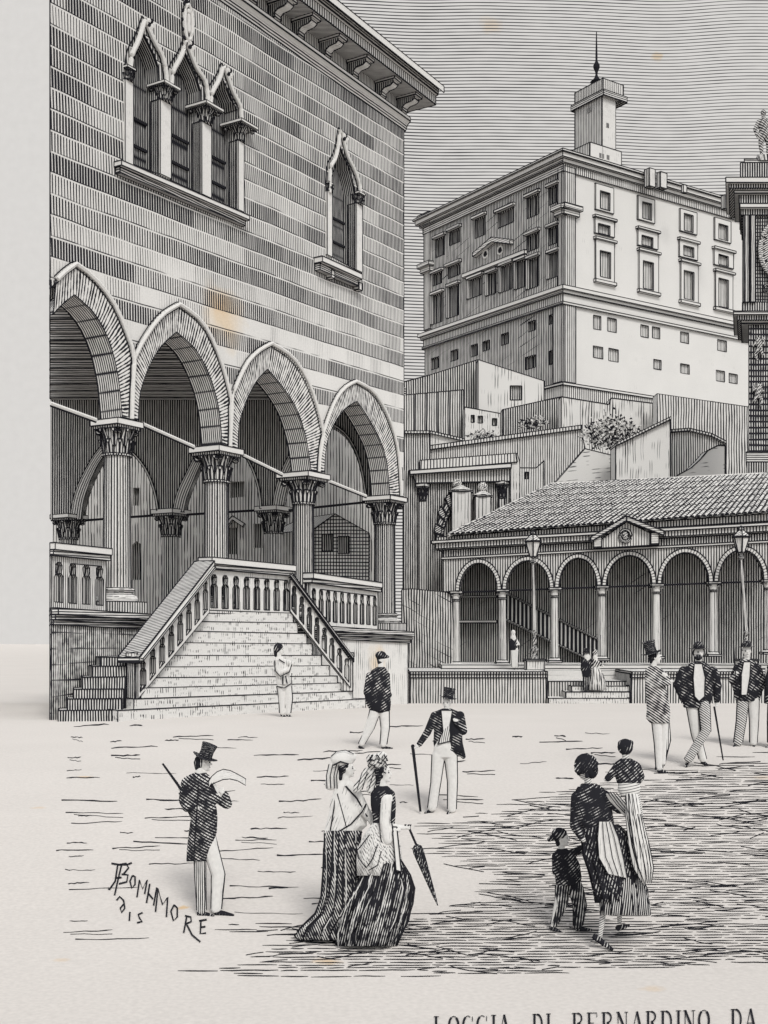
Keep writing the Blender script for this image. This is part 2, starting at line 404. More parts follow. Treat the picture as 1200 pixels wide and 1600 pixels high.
for _ in range(330):                      # crooked joints that cross the rows
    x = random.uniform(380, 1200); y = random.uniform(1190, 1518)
    if not inside(x, y, SHADOW_ZONE): continue
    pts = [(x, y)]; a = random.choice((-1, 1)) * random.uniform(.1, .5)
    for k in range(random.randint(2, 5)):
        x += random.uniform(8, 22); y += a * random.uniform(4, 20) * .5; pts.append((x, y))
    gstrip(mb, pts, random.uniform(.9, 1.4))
o = struct(mb.build('shadow_hatch_joints', [ink()]))
mb = MB(); y = 1136.0; rows = []
while y < 1500:
    x = random.uniform(85, 130)
    while x < 1190:
        L = random.uniform(14, 110) * (.6 + (y - 1130) / 500)
        lim = 1010 if y < 1200 else (1240 - (y - 1200) * 1.2 if y < 1260 else (620 if y < 1300 else (640 if y < 1430 else 300)))
        if x + L < lim and random.random() < .62 and not inside(x + L / 2, y + 4, SHADOW_ZONE) and not (1345 < y < 1470 and x < 325 and x + L > 160 and random.random() < .75):
            n = 7; sl = random.uniform(-.06, .04); yy = y + random.uniform(-4, 4)
            pts = [(x + L * k / n, yy + sl * L * k / n + random.uniform(-.9, .9)) for k in range(n + 1)]
            w = random.uniform(.7, 1.9); gstrip(mb, pts, [w * random.uniform(.3, 1.6)] + [w * random.uniform(.5, 1.3) for _ in range(n - 1)] + [w * .3])
            if random.random() < .15: gstrip(mb, [(a, b + 3 + i * .6) for i, (a, b) in enumerate(pts[1:])], w * .6)
        x += L + random.uniform(15, 90)
    y += random.uniform(8, 14)
struct(mb.build('paving_cracks', [ink()]))
def tag_marks(o, label): o['label'] = label; o['category'] = 'lettering'; return o
# signature scratched on the paving
mb = MB()
SIG = [[(206, 1349), (199, 1352), (186, 1352), (174, 1350)], [(184, 1352), (180, 1378), (171, 1391), (169, 1390)], [(181, 1373), (190, 1372)], [(190, 1352), (183, 1382), (179, 1400)],
       [(187, 1352), (197, 1350), (201, 1357), (193, 1367), (190, 1367)], [(190, 1367), (200, 1368), (198, 1379), (186, 1382)],
       [(207, 1369), (203, 1378), (206, 1389), (211, 1383), (211, 1371), (207, 1369)], [(214, 1403), (218, 1376), (223, 1390), (230, 1376), (226, 1398)],
       [(234, 1382), (229, 1412)], [(231, 1396), (239, 1406)], [(245, 1388), (240, 1416)], [(243, 1426), (247, 1389), (254, 1415), (262, 1403), (260, 1434)],
       [(272, 1415), (267, 1425), (271, 1440), (277, 1434), (277, 1420), (272, 1415)], [(292, 1432), (287, 1459)], [(289, 1432), (298, 1434), (299, 1441), (290, 1445)], [(292, 1446), (300, 1462), (313, 1473)],
       [(314, 1440), (313, 1460), (322, 1459)], [(311, 1440), (323, 1438)], [(314, 1450), (321, 1449)],
       [(182, 1408), (187, 1402), (193, 1408), (195, 1420), (190, 1427), (188, 1420), (193, 1414)], [(203, 1426), (202, 1440)], [(223, 1427), (216, 1430), (218, 1436), (222, 1441), (214, 1443)]]
for st in SIG: gstrip(mb, st, 2.6, .009)
o = mb.build('signature', [ink()], loc=G(240, 1410)); tag_marks(o, 'hand-drawn black signature on the pale ground left of the man reading')
# caption lettering along the lower edge
GLY = {'L': ['|0', '_0', '-0s'], 'O': ['O'], 'G': ['C', 'g'], 'I': ['|.5'], 'A': ['A'], 'D': ['|.18', 'D'], 'B': ['|.18', 'B'], 'E': ['|.18', 'E'], 'R': ['|.18', 'R'], 'N': ['N']}
def glyph(mb, ch, x, yt, w, h):
    def L(pts, t): gstrip(mb, [(x + a * w, yt + b * h) for a, b in pts], t, .009)
    arc = lambda cx, cy, rx, ry, a0, a1, n=10: [(cx + rx * math.cos(math.radians(a0 + (a1 - a0) * k / n)), cy + ry * math.sin(math.radians(a0 + (a1 - a0) * k / n))) for k in range(n + 1)]
    th, tn = 3.4, 1.1
    if ch == 'L': L([(.2, 0), (.2, 1)], th); L([(0, .02), (.45, .02)], tn); L([(0, .98), (.9, .98), (.9, .75)], tn)
    if ch == 'I': L([(.5, 0), (.5, 1)], th); L([(.1, .02), (.9, .02)], tn); L([(.1, .98), (.9, .98)], tn)
    if ch in 'OCG': 
        L(arc(.5, .5, .42, .48, 120, 240), th); L(arc(.5, .5, .42, .48, 240, 300), tn)
        if ch == 'O': L(arc(.5, .5, .42, .48, -60, 60), th)
        else: L([(.9, .05), (.9, .28)], tn); L([(.85, .6), (.85, .95)], th)
        L(arc(.5, .5, .42, .48, 60, 120), tn)
    if ch == 'A': L([(.5, 0), (.9, 1)], th); L([(.5, 0), (.12, 1)], tn); L([(.25, .68), (.75, .68)], tn)
    if ch in 'DBER':
        L([(.2, 0), (.2, 1)], th); L([(0, .02), (.5, .02)], tn)
        if ch == 'D': L(arc(.45, .5, .45, .48, -90, 90), th * .8)
        if ch in 'BR': L(arc(.45, .26, .36, .24, -90, 90), th * .7)
        if ch == 'B': L(arc(.45, .74, .42, .24, -90, 90), th * .7)
        if ch == 'R': L([(.5, .5), (.9, 1)], th)
        if ch == 'E': L([(.2, .02), (.85, .02), (.85, .22)], tn); L([(.2, .5), (.6, .5)], tn); L([(.2, .98), (.85, .98), (.85, .75)], tn)
    if ch == 'N': L([(.15, 0), (.15, 1)], tn); L([(.15, 0), (.85, 1)], th); L([(.85, 0), (.85, 1)], tn); L([(0, .02), (.25, .02)], tn); L([(.7, .02), (1, .02)], tn)
for wi, (wd, x0, x1) in enumerate((('LOGGIA', 678, 801), ('DI', 832, 864), ('BERNARDINO', 894, 1114), ('DA', 1142, 1186))):
    mb = MB(); n = len(wd); ws = [(.55 if c == 'I' else 1) for c in wd]; tot = sum(ws); x = x0
    for c, w in zip(wd, ws):
        cw = (x1 - x0) * w / tot; yt = 1589.5 - (x - 680) * .0245; glyph(mb, c, x, yt, cw * .80, 33); x += cw
    o = mb.build('caption_word', [ink()], loc=G((x0 + x1) / 2, 1596)); o['group'] = 'printed caption words along the lower edge'
    tag_marks(o, ['printed capital word LOGGIA at the lower edge, first of the caption', 'short printed word DI at the lower edge between two longer words', 'longest printed caption word BERNARDINO at the lower edge', 'short printed word DA at the lower right end of the caption'][wi])

# ------------------------------------------------------------------ the loggia (left)
dL = gd(1125); A0 = At(78, dL); F = PL(A0, A0 + Vector((1150, 1900)))
uR = F.hit(631, 0)[0]; zTop = F.hit(641, 192)[1]
LG = thing('loggia', (F.pt(uR / 2, 0).x, F.pt(uR / 2, 0).y, gz(dL)), 'tall striped stone loggia with pointed arches and slender traceried windows on the left', 'building')
def fst(px, py, r, k):
    u, z = F.hit(px, py); p = F.pt(u, z); return (p.xy.dot(F.U), z, r, k)
base_u = F.A.dot(F.U)
zl0 = F.hit(300, 560)[1]; dm = F.dep(350)
mWall = courses('facade_courses', 5.3, dm, .54, tilt=-.03, duty=.64, dv=.72, brick=1.5, stains=[fst(350, 498, 1.35, .55), fst(735 - 390, 470, .6, .3)], zlow=(F.hit(560, 640)[1] - 1, F.hit(560, 480)[1]), ph=.2)
mRev = hatch(4.4, dm, .72, 0, wob=.1)
mPap = paper()
D45 = [(0, 0)]
# arches: inner and outer edges in photo px, left spring -> apex -> right spring
AR = [dict(ap=(114, 461), oa=(115, 413), il=[(60, 540), (77, 498), (95, 476)], ol=[(60, 470), (77, 447), (96, 427)],
           ir=[(145, 490), (168, 533), (182, 587), (189, 652)], orr=[(142, 434), (173, 473), (194, 520), (206, 560), (203, 605), (202, 655)]),
      dict(ap=(274, 519), oa=(277, 476), il=[(214, 656), (217, 615), (231, 573), (250, 541)], ol=[(202, 655), (204, 605), (207, 560), (230, 517), (252, 491)],
           ir=[(304, 547), (325, 587), (339, 635), (345, 694)], orr=[(313, 505), (340, 560), (358, 628), (357, 665), (356, 698)]),
      dict(ap=(416, 577), oa=(421, 537), il=[(370, 701), (372, 661), (385, 622), (400, 594)], ol=[(356, 698), (357, 665), (359, 622), (380, 572), (400, 549)],
           ir=[(444, 611), (463, 643), (477, 688), (484, 735)], orr=[(455, 560), (482, 605), (502, 676), (497, 705), (495, 737)]),
      dict(ap=(556, 627), oa=(553, 596), il=[(505, 737), (509, 693), (521, 661), (538, 638)], ol=[(495, 737), (497, 705), (504, 669), (521, 625), (537, 605)],
           ir=[(577, 659), (596, 698), (604, 735), (607, 774)], orr=[(582, 614), (606, 657), (619, 706), (624, 775)])]
WT = .75; NS = 13
cutpath = []
rings_data = []
for a in AR:
    il = smooth_line([F.hit(*p) for p in a['il'] + [a['ap']]], NS); ir = smooth_line([F.hit(*p) for p in [a['ap']] + a['ir']], NS)
    ol = smooth_line([F.hit(*p) for p in a['ol'] + [a['oa']]], NS); orr = smooth_line([F.hit(*p) for p in [a['oa']] + a['orr']], NS)
    inn = list(il) + list(ir)[1:]; out = list(ol) + list(orr)[1:]; rings_data.append((inn, out))
clampu = lambda p: (max(p[0], 0.0), p[1])
lp = [(0, zTop), (uR, zTop), (uR, F.hit(631, 776)[1])]
for (inn, out) in reversed(rings_data):
    for a, b in reversed(list(zip(inn, out))):
        c = Vector(b).lerp(Vector(a), .12)
        if c[0] >= 0: lp.append((c[0], c[1]))
lp.append((0, F.hit(78, 452)[1]))
# window openings
def on(p): return F.hit(*p)
WIN = [  # hole outlines (px)
 [(206, 256), (206, 112), (209, 92), (216, 74), (223, 50), (231, 66), (240, 84), (247, 104), (248, 130), (248, 272)],
 [(265, 281), (265, 150), (270, 122), (280, 103), (289, 82), (298, 102), (307, 122), (313, 142), (313, 162), (313, 302)],
 [(328, 310), (328, 170), (332, 148), (340, 137), (347, 122), (355, 138), (363, 158), (370, 172), (370, 190), (370, 327)],
 [(518, 401), (518, 278), (524, 255), (529, 222), (538, 246), (547, 266), (553, 290), (555, 304), (555, 421)]]
holes = [[on(p) for p in w] for w in WIN]
mb = MB(); mb.extr(F, [lp] + holes, -WT, 0, 0, 1)
wall = mb.build('wall', [mWall, mRev], LG, edge=E(38, .8))
mVous = hatch(7.0, dm, .32, 90, wob=.03, var=.15, blen=8, blot=.7)
mIntr = hatch(4.4, dm, .50, 0, wob=.08, cross=(90, .12, 9))
for (inn, out) in rings_data:
    keep = [i for i in range(len(inn)) if inn[i][0] > 0 and out[i][0] > 0]
    inn = [inn[i] for i in keep]; out = [out[i] for i in keep]
    mb = MB(); L = 0
    for i in range(len(inn) - 1):
        l2 = L + (Vector(out[i + 1]) - Vector(out[i])).length
        w = (Vector(out[i]) - Vector(inn[i])).length
        a, b, c, d = [F.pt(p[0], p[1], .05) for p in (inn[i], inn[i + 1], out[i + 1], out[i])]
        ph = random.random() < .0
        mb.poly([a, b, c, d], 0, [(0, L), (0, l2), (w, l2), (w, L)])
        a2, b2 = F.pt(inn[i][0], inn[i][1], -WT), F.pt(inn[i + 1][0], inn[i + 1][1], -WT)
        mb.poly([a, b, b2, a2], 1, [(0, L), (0, l2), (WT, l2), (WT, L)])
        c2, d2 = F.pt(out[i + 1][0], out[i + 1][1], -.1), F.pt(out[i][0], out[i][1], -.1)
        mb.poly([d, c, c2, d2], 0); mb.poly([a2, b2, F.pt(out[i + 1][0], out[i + 1][1], -WT), F.pt(out[i][0], out[i][1], -WT)], 1)
        L = l2
    arch = mb.build('arch', [mVous, mIntr], LG, edge=E(36, .8))
    mo = MB(); pts = [F.pt(p[0], p[1], .10) for p in out]
    mo.tube(pts, .062, 6, 0); 
    off = [F.pt(p[0] + (.09 if i > len(out) // 2 else -.09), p[1] + .05, .07) for i, p in enumerate(out)]
    mo.tube(off, E(36, .9), 4, 1); mo.tube([F.pt(a[0] * .88 + b[0] * .12, a[1] * .88 + b[1] * .12, .07) for a, b in zip(out, inn)], E(36, .9), 4, 1)
    mo.build('moulding', [mPap, ink()], arch)

# windows: ogee mouldings, colonnettes, capitals, shutters, sill
mDarkWin = hatch(4.4, dm, .78, 0, wob=.1, cross=(90, .10, 14))
def window(hole_px, ogee, cols, caps_, name='lancet_window'):
    mb = MB(); us = [on(p)[0] for p in hole_px]; zs = [on(p)[1] for p in hole_px]
    mb.ubox(F, min(us) - .1, max(us) + .1, min(zs) - .1, max(zs) + .1, -.62, -.5, 0)
    um = (min(us) * .5 + max(us) * .5)
    mb.ubox(F, um - .5 * (max(us) - min(us)), um + .5 * (max(us) - min(us)), (min(zs) * .6 + max(zs) * .4), (min(zs) * .6 + max(zs) * .4) + .08, -.5, -.44, 1)
    mb.ubox(F, um - .5 * (max(us) - min(us)), um + .5 * (max(us) - min(us)), (min(zs) * .8 + max(zs) * .2), (min(zs) * .8 + max(zs) * .2) + .08, -.5, -.44, 1)
    wp = mb.build(name, [mDarkWin, ink()], LG)
    mo = MB(); pts = smooth_line([F.hit(*p) for p in ogee], 26)
    mo.tube([F.pt(u, z, .09) for u, z in pts], .068, 6, 0)
    mo.tube([F.pt(u - .02, z + .02, .02) for u, z in [(Vector(p) + (Vector(p) - Vector((um, pts[0][1]))).normalized() * .12) for p in pts]], E(36, 1.2), 4, 1)
    mo.tube([F.pt(u, z, .04) for u, z in [(Vector(p) - (Vector(p) - Vector((um, pts[0][1]))).normalized() * .10) for p in pts]], E(36, .9), 4, 1)
    tip = F.hit(*ogee[len(ogee) // 2])
    for k in range(5):
        a = k * 1.25; mo.ell(F.pt(tip[0] + .09 * math.cos(a), tip[1] + .16 + .09 * math.sin(a), .12), .07, .07, .08, 6, k % 2, 4)
    mo.build('ogee_moulding', [mPap, ink()], wp)
    return wp
w1 = window(WIN[0], [(200, 108), (203, 86), (212, 66), (218, 48), (223, 34), (230, 48), (238, 66), (250, 88), (256, 112), (257, 134)], 0, 0)
w2 = window(WIN[1], [(264, 136), (267, 113), (277, 94), (283, 80), (287, 64), (294, 82), (304, 107), (317, 127), (321, 148), (321, 167)], 0, 0)
w3 = window(WIN[2], [(325, 166), (328, 146), (336, 131), (341, 120), (346, 106), (354, 124), (361, 144), (372, 166), (374, 182), (375, 195)], 0, 0)
w4 = window(WIN[3], [(512, 302), (513, 264), (520, 250), (525, 232), (529, 205), (535, 224), (541, 246), (550, 264), (558, 286), (560, 303)], 0, 0)
mCol = hatch(5, dm, .10, 0, brk=.7)
def capital(mb, c, z0, z1, hw, rs, n=8, leaf=8, seed=0):
    """corinthian capital: bell, two rows of curled leaves, volutes and a square slab; slots 0 paper 1 ink"""
    rnd = random.Random(seed); h = z1 - z0; rz = math.atan2(F.U.y, F.U.x); c = Vector((c.x, c.y, 0))
    mb.lathe(c + Vector((0, 0, z0)), [(rs * 1.15, 0), (rs * 1.15, h * .06), (rs * .98, h * .08), (rs * 1.0, h * .4), (hw * .80, h * .84)], 14, 2)
    mb.box(c + Vector((0, 0, z1 - h * .08)), hw, hw, h * .08, 0, rz)
    mb.box(c + Vector((0, 0, z1 - h * .20)), hw * .88, hw * .88, h * .045, 2, rz)
    for row, (zb, zt, ro, wl) in enumerate(((.06, .46, 1.22, .30), (.28, .76, 1.34, .30))):
        for k in range(leaf):
            a = (k + .5 * row) * 2 * math.pi / leaf + .2; d = Vector((math.cos(a), math.sin(a), 0)); t = Vector((-d.y, d.x, 0))
            r0 = rs * 1.06; r1 = rs * ro + (hw - rs) * .25 * row; lw = hw * wl
            pr = [(r0, zb, 1.0), (r0 * 1.08, (zb + zt) / 2, 1.15), (r1, zt, .9), (r1 * 1.16, zt - .03, .55), (r1 * 1.12, zt - .11, .25)]
            for i in range(len(pr) - 1):
                (ra, za, wa), (rb, zb2, wb) = pr[i], pr[i + 1]
                A = [c + d * ra + t * (lw * wa * s_) + Vector((0, 0, z0 + h * za)) for s_ in (-.5, .5)]
                B = [c + d * rb + t * (lw * wb * s_) + Vector((0, 0, z0 + h * zb2)) for s_ in (-.5, .5)]
                mb.poly([A[0], A[1], B[1], B[0]], 0)
            mb.tube([c + d * (r0 * 1.03) + Vector((0, 0, z0 + h * zb)), c + d * (r0 * 1.13) + Vector((0, 0, z0 + h * (zb + zt) / 2)), c + d * (r1 * 1.03) + Vector((0, 0, z0 + h * zt))], hw * .035, 4, 1)
    for sx in (-1, 1):
        for sy in (-1, 1):
            d = (F.U.to_3d() * sx + F.N.to_3d() * sy).normalized(); o = c + d * hw * 1.02 + Vector((0, 0, z0 + h * .70)); rr = h * .13
            t = Vector((-d.y, d.x, 0))
            for off in (-.10, .10):
                pts = [o + d * (rr * (1 - .13 * k) * math.cos(k * .75 + 1.6)) + Vector((0, 0, rr * (1 - .13 * k) * math.sin(k * .75 + 1.6))) + t * off * hw for k in range(7)]
                mb.tube(pts, hw * .075, 5, 0)
            mb.ell(o, hw * .07, hw * .07, hw * .07, 6, 1, 4)
def colonnette(x0, x1, yb, cx0, cx1, cy0, cy1, par, flat=False):
    xm = (x0 + x1) / 2; w = -.10; ua, _ = F.hit(x0, 300, 0); ub, _ = F.hit(x1, 300, 0); um = (ua + ub) / 2; r = (ub - ua) / 2
    zb = F.hit(xm, yb)[1]; z0 = F.hit(xm, cy1)[1]; z1 = F.hit(xm, cy0)[1]
    mb = MB(); mb.ubox(F, ua, ub, zb, z0, -.3, .06, 0)
    co = mb.build('colonnette', [mCol], par, edge=E(36, .7))
    mc = MB(); hw = (F.hit(cx1, 0)[0] - F.hit(cx0, 0)[0]) / 2; p = F.pt(um, 0, -.02)
    capital(mc, p, z0, z1, hw * .62, r * .9, leaf=6, seed=int(x0)); mc.build('capital', [mPap, ink(), mRev], co, edge=E(36, .5))
for a in ((193, 206, 256, 186, 208, 106, 127), (248, 265, 276, 229, 270, 135, 160), (313, 328, 307, 288, 333, 168, 194), (370, 379, 330, 345, 388, 196, 222)):
    colonnette(*a, w1 if a[0] < 300 else (w2 if a[0] < 350 else w3))
colonnette(509, 517, 400, 507, 519, 286, 300, w4); colonnette(555, 564, 424, 552, 567, 302, 320, w4)
def sill(x0, y0, x1, y1, th, pr):
    a, b = F.hit(x0, y0, pr), F.hit(x1, y1, pr); mb = MB()
    mb.extr(F, [[(a[0], a[1] - th * .45), (b[0], b[1] - th * .45), (b[0], b[1]), (a[0], a[1])]], 0, pr, 0)
    mb.extr(F, [[(a[0] + .06, a[1] - th), (b[0] - .06, b[1] - th), (b[0] - .06, b[1] - th * .45), (a[0] + .06, a[1] - th * .45)]], 0, pr * .6, 1)
    mb.build('sill', [mPap, hatch(4, dm, .5, 90)], LG, edge=E(36, .9))
sill(190, 250, 390, 337, .30, .28); sill(504, 400, 566, 428, .42, .35)
for x in (512, 555):
    mb = MB(); u, z = F.hit(x, 410 + (x - 512) * .45 + 14); mb.ubox(F, u - .1, u + .1, z - .25, z, 0, .22, 0); mb.build('corbel', [mPap], LG, edge=E(40, .9))
# little statue niche above the middle window
mb = MB(); u, z = F.hit(289, 37); ring = [F.pt(u + .17 * math.cos(t * .5236), z + .52 * math.sin(t * .5236), .14) for t in range(13)]
mb.tube(ring, .055, 6, 0); mb.caps(F.pt(u, z - .25, .14), F.pt(u, z + .2, .14), .06, .05, 8, 0); mb.ell(F.pt(u, z + .32, .14), .06, .06, .08, 8, 0)
for k in range(14):
    t = k * math.pi * 2 / 14; mb.ell(F.pt(u + .24 * math.cos(t), z + .62 * math.sin(t), .1), .05, .05, .06, 5, 1, 4)
mb.build('finial', [mPap, ink()], LG)

# eaves: string course, consoles, soffit, dentils, gutter
def sweep(prof, u0, u1, name, mats, m=None, edge=.8, par=LG):
    mb = MB()
    for i in range(len(prof) - 1):
        (wa, za), (wb, zb) = prof[i], prof[i + 1]
        mb.poly([F.pt(u0, za, wa), F.pt(u1, za, wa), F.pt(u1, zb, wb), F.pt(u0, zb, wb)], (m or [0] * 99)[i])
    mb.poly([F.pt(u1, z, w) for w, z in prof], 0)
    return mb.build(name, mats, par, edge=E(44, edge))
mEav = hatch(4.2, 44, .5, 90, wob=.1); mDent = hatch(7.0, 44, .42, 0, wob=.05)
zs = zTop
sweep([(-.2, zs - .45), (.0, zs - .45), (.10, zs - .22), (.22, zs - .12), (.22, zs + .02), (.0, zs + .02), (-.2, zs + .02)], -3, uR + .12, 'string_course', [mPap, mEav], [1, 1, 0, 0, 0, 0])
zc = F.hit(684, 166, .95)[1]; zg = F.hit(697, 150, 1.25)[1] + .12
mb = MB(); mb.ubox(F, -3, uR, zs + .02, zc, -.6, -.02, 0); mb.build('frieze', [hatch(5, 44, .45, 0)], LG)
sweep([(-.6, zc), (.95, zc), (.95, zc + .34), (1.05, zc + .36), (1.08, zc + .62), (1.30, zg - .1), (1.30, zg + .14), (1.2, zg + .22), (-.6, zg + .3)], -3, uR + .8, 'eaves', [mPap, mEav, mDent], [1, 2, 0, 1, 1, 0, 0, 0])
for px, py in ((405, 5), (442, 28), (479, 55), (521, 75), (564, 105), (607, 135), (640, 160)):
    u = F.hit(px, py, .45)[0]; mb = MB(); hw = .17; H = zc - zs
    pr = [(0.0, .05), (.14, .0), (.22, .12), (.20, .30), (.32, .46), (.56, .52), (.66, .66), (.64, .84), (0.0, .84)]
    mb.extr(PL(F.pt(u, 0, 0).xy, F.pt(u, 0, 1).xy), [[(w * 1.15, zs + .02 + z * H) for w, z in pr]], -hw, hw, 1, 0)
    mb.ubox(F, u - .24, u + .24, zc - .16 * H, zc, 0, .85, 2)
    mb.build('console', [hatch(4, 44, .16, 90, brk=.5), hatch(4, 44, .7, 0), mPap], LG, edge=E(44, .8))

# columns of the front arcade
ZF = lambda u: F.hit(78, 950)[1] + (F.hit(620, 987)[1] - F.hit(78, 950)[1]) * u / uR      # loggia floor, falling slightly along the front
mShaft = hatch(5.2, 36, .50, 0, wob=.05, var=.25)
COLS = [(183, 21, 655, 714, 36, 918, 951), (338, 19, 697, 755, 38, 930, 962), (474, 16.5, 737, 789, 38, 948, 975), (601, 16, 773, 820, 32, 958, 985)]
for i, (x, r, y0, y1, hw, ys_, yb) in enumerate(COLS):
    w = -WT / 2; D = F.dep(x, w); u, _ = F.hit(x, 0, w); p = F.pt(u, 0, w); rr = r * D / FX; H = hw * D / FX
    z1 = F.hit(x, y0 + 4, w)[1]; z0 = F.hit(x, y1, w)[1]; zb = F.hit(x, yb, w)[1]; zsh = F.hit(x, ys_, w)[1]; zb = ZF(u)
    mb = MB(); mb.lathe((p.x, p.y, 0), [(rr * 1.02, zsh - .02), (rr * 1.0, zsh + .6), (rr * .93, z0 + .02)], 28, 0)
    for k in range(28):
        a = k * 2 * math.pi / 28; q = Vector((math.cos(a), math.sin(a), 0))
        if q.dot(F.N.to_3d()) < -.3 and False: continue
        mb.tube([Vector((p.x, p.y, zsh)) + q * rr * 1.01, Vector((p.x, p.y, z0)) + q * rr * .935], E(D, .85 if k % 2 else 1.2), 4, 1)
    col = mb.build('column', [hatch(5, 36, .12, 0, brk=.5), ink()], LG)
    mc = MB(); capital(mc, p, z0, z1, H * .80, rr * .95, leaf=9, seed=i); mc.build('capital', [mPap, ink(), hatch(5.5, 36, .5, 0)], col, edge=E(D, .7))
    mc = MB(); hb = zsh - zb; rz = math.atan2(F.U.y, F.U.x); c = Vector((p.x, p.y, zb))
    mc.box(c + Vector((0, 0, hb * .22)), rr * 1.55, rr * 1.55, hb * .22, 1, rz)
    mc.lathe(c, [(rr * 1.5, hb * .44), (rr * 1.55, hb * .55), (rr * 1.45, hb * .66), (rr * 1.2, hb * .72), (rr * 1.18, hb * .8), (rr * 1.3, hb * .88), (rr * 1.2, hb * .97), (rr * 1.0, hb)], 20, 0)
    mc.build('base', [hatch(5, 36, .25, 90, brk=.4), hatch(6, 36, .45, 0)], col, edge=E(D, .7))
# iron tie rods
def rod(pts, r=.05, par=LG, m=None):
    mb = MB(); mb.tube(pts, r, 6, 0); mb.tube([p - Vector((0, 0, r * 1.05)) for p in pts], r * .6, 4, 1); mb.build('tie_rod', [mPap, ink()], par)
w = -WT / 2
for a, b in (((78, 630), (150, 656)), ((222, 662), (303, 698)), ((378, 710), (441, 741)), ((515, 752), (572, 775))):
    rod([F.pt(*F.hit(*a, w), w), F.pt(*F.hit(*b, w), w)], .055)
# plinth under the arcade and its cornice
ub_ = F.hit(637, 0)[0]
mRough = hatch(5.0, 33, .50, 0, wob=.22, var=.3, cross=(90, .07, 5.4, .3), blen=4, blot=.5); mPl = hatch(7.5, 44, .22, 0, wob=.3, var=.3, brk=.55, blen=9, stains=[(F.pt(F.hit(588, 0)[0], 0).x * F.U.x + F.pt(F.hit(588, 0)[0], 0).y * F.U.y, F.hit(588, 1035)[1], .8, .45)])
mb = MB(); us = F.hit(500, 0)[0]; zg_ = lambda u: gz(F.pt(u, 0).y) - .3
for a, b, mm in ((0, us, 0), (us, ub_ - .1, 1)):
    mb.extr(F, [[(a, zg_(a)), (b, zg_(b)), (b, ZF(b) - .05), (a, ZF(a) - .05)]], -WT, .06, mm)
mb.build('plinth', [mRough, mPl], LG, edge=E(40, .8))
mb = MB()
for (o, t, b, mm) in ((.30, 0, -.16, 0), (.20, -.16, -.30, 1), (.12, -.30, -.42, 0)):
    mb.extr(F, [[(0, ZF(0) + b), (ub_, ZF(ub_) + b), (ub_, ZF(ub_) + t), (0, ZF(0) + t)]], -WT - .1, o, mm)
mb.build('plinth_cornice', [hatch(3.8, 38, .45, 90, wob=.08), hatch(3.8, 38, .65, 90, wob=.08)], LG, edge=E(40, .8))
# balustrades between the columns
def arcaded_panel(pl, pa, pb, zb, zt, n, par, name='balustrade', mats=None, w0=-.1, w1=.06, dark=True, top=.16, D=40):
    """stone panel pierced by n small pointed openings, with coping; pa,pb = u range, zb/zt callables"""
    mb = MB(); loops = [[(pa, zb(pa)), (pb, zb(pb)), (pb, zt(pb)), (pa, zt(pa))]]; W_ = (pb - pa) / n
    for k in range(n):
        c = pa + W_ * (k + .5); b = zb(c) + .12 * (zt(c) - zb(c)); t = zt(c) - .10 * (zt(c) - zb(c)); h = t - b; r = W_ * .30
        sl0 = (zb(c + r) - zb(c - r)) / 2
        lp = [(c - r, b - sl0), (c + r, b + sl0), (c + r, b + h * .62), (c + r * .62, b + h * .70)]
        lp += [(c + r * .85 * math.cos(a), b + h * .86 + h * .13 * math.sin(a)) for a in (-.5, .3, 1.1, 2.04, 2.84, 3.64)]
        lp += [(c - r * .62, b + h * .70), (c - r, b + h * .62)]; loops.append(lp)
    mb.extr(pl, loops, w0, w1, 0, 1)
    pn = mb.build(name, mats or [hatch(6, D, .14, 0, brk=.55), hatch(4, D, .6, 0)], par, edge=E(D, .75))
    mc = MB()
    for (o, a, b, mm) in ((.18, 0, top * .45, 0), (.24, top * .45, top, 1)):
        mc.extr(pl, [[(pa - .05, zt(pa) + a), (pb + .05, zt(pb) + a), (pb + .05, zt(pb) + b), (pa - .05, zt(pa) + b)]], w0 - o + .06, w1 + o - .06, mm)
    mc.build('coping', [hatch(5, D, .4, 90, wob=.1), mPap], pn, edge=E(D, .8)); return pn
def lin(pl, p, q, w=0):
    (ua, za), (ub, zb) = pl.hit(*p, w), pl.hit(*q, w); return lambda u: za + (zb - za) * (u - ua) / (ub - ua)
arcaded_panel(F, 0.0, F.hit(163, 0)[0], ZF, lin(F, (78, 868), (163, 876)), 4, LG, D=32, top=.32, mats=[hatch(5, 32, .36, 0), hatch(4, 32, .7, 0)])
arcaded_panel(F, F.hit(482, 0)[0], F.hit(588, 0)[0], ZF, lin(F, (490, 912), (588, 925)), 10, LG, D=43, top=.34)

# inside of the loggia: floor, beamed ceiling, rear arcade
YB = 47.0; B = front(YB); uoff = lambda px: B.hit(px, 0)[0]
q = [F.pt(0, 0, -WT).xy, F.pt(uR, 0, -WT).xy, Vector((B.pt(uoff(634), 0).x, YB)), Vector((B.pt(uoff(79), 0).x, YB))]
zce = F.hit(114, 452)[1] + .25
mb = MB(); mb.prism(q, zce, zce + .3, 0, 0); mb.build('ceiling', [hatch(4.6, 42, .62, 90, wob=.12)], LG)
for k in range(11):
    y = 33.0 + k * 1.28; t = (y - q[0].y) / (q[3].y - q[0].y); xa = q[0].x + (q[3].x - q[0].x) * t
    t2 = (y - q[0].y) / (q[1].y - q[0].y); xb = min(q[0].x + (q[1].x - q[0].x) * t2 - .1, q[1].x - .05)
    if xb - xa < .3: continue
    mb = MB(); mb.prism([(xa, y), (xb, y), (xb, y + .3), (xa, y + .3)], zce - .34, zce - .01, 0); mb.build('ceiling_beam', [hatch(4, 42, .45, 90, wob=.1)], LG, edge=E(40, .8))
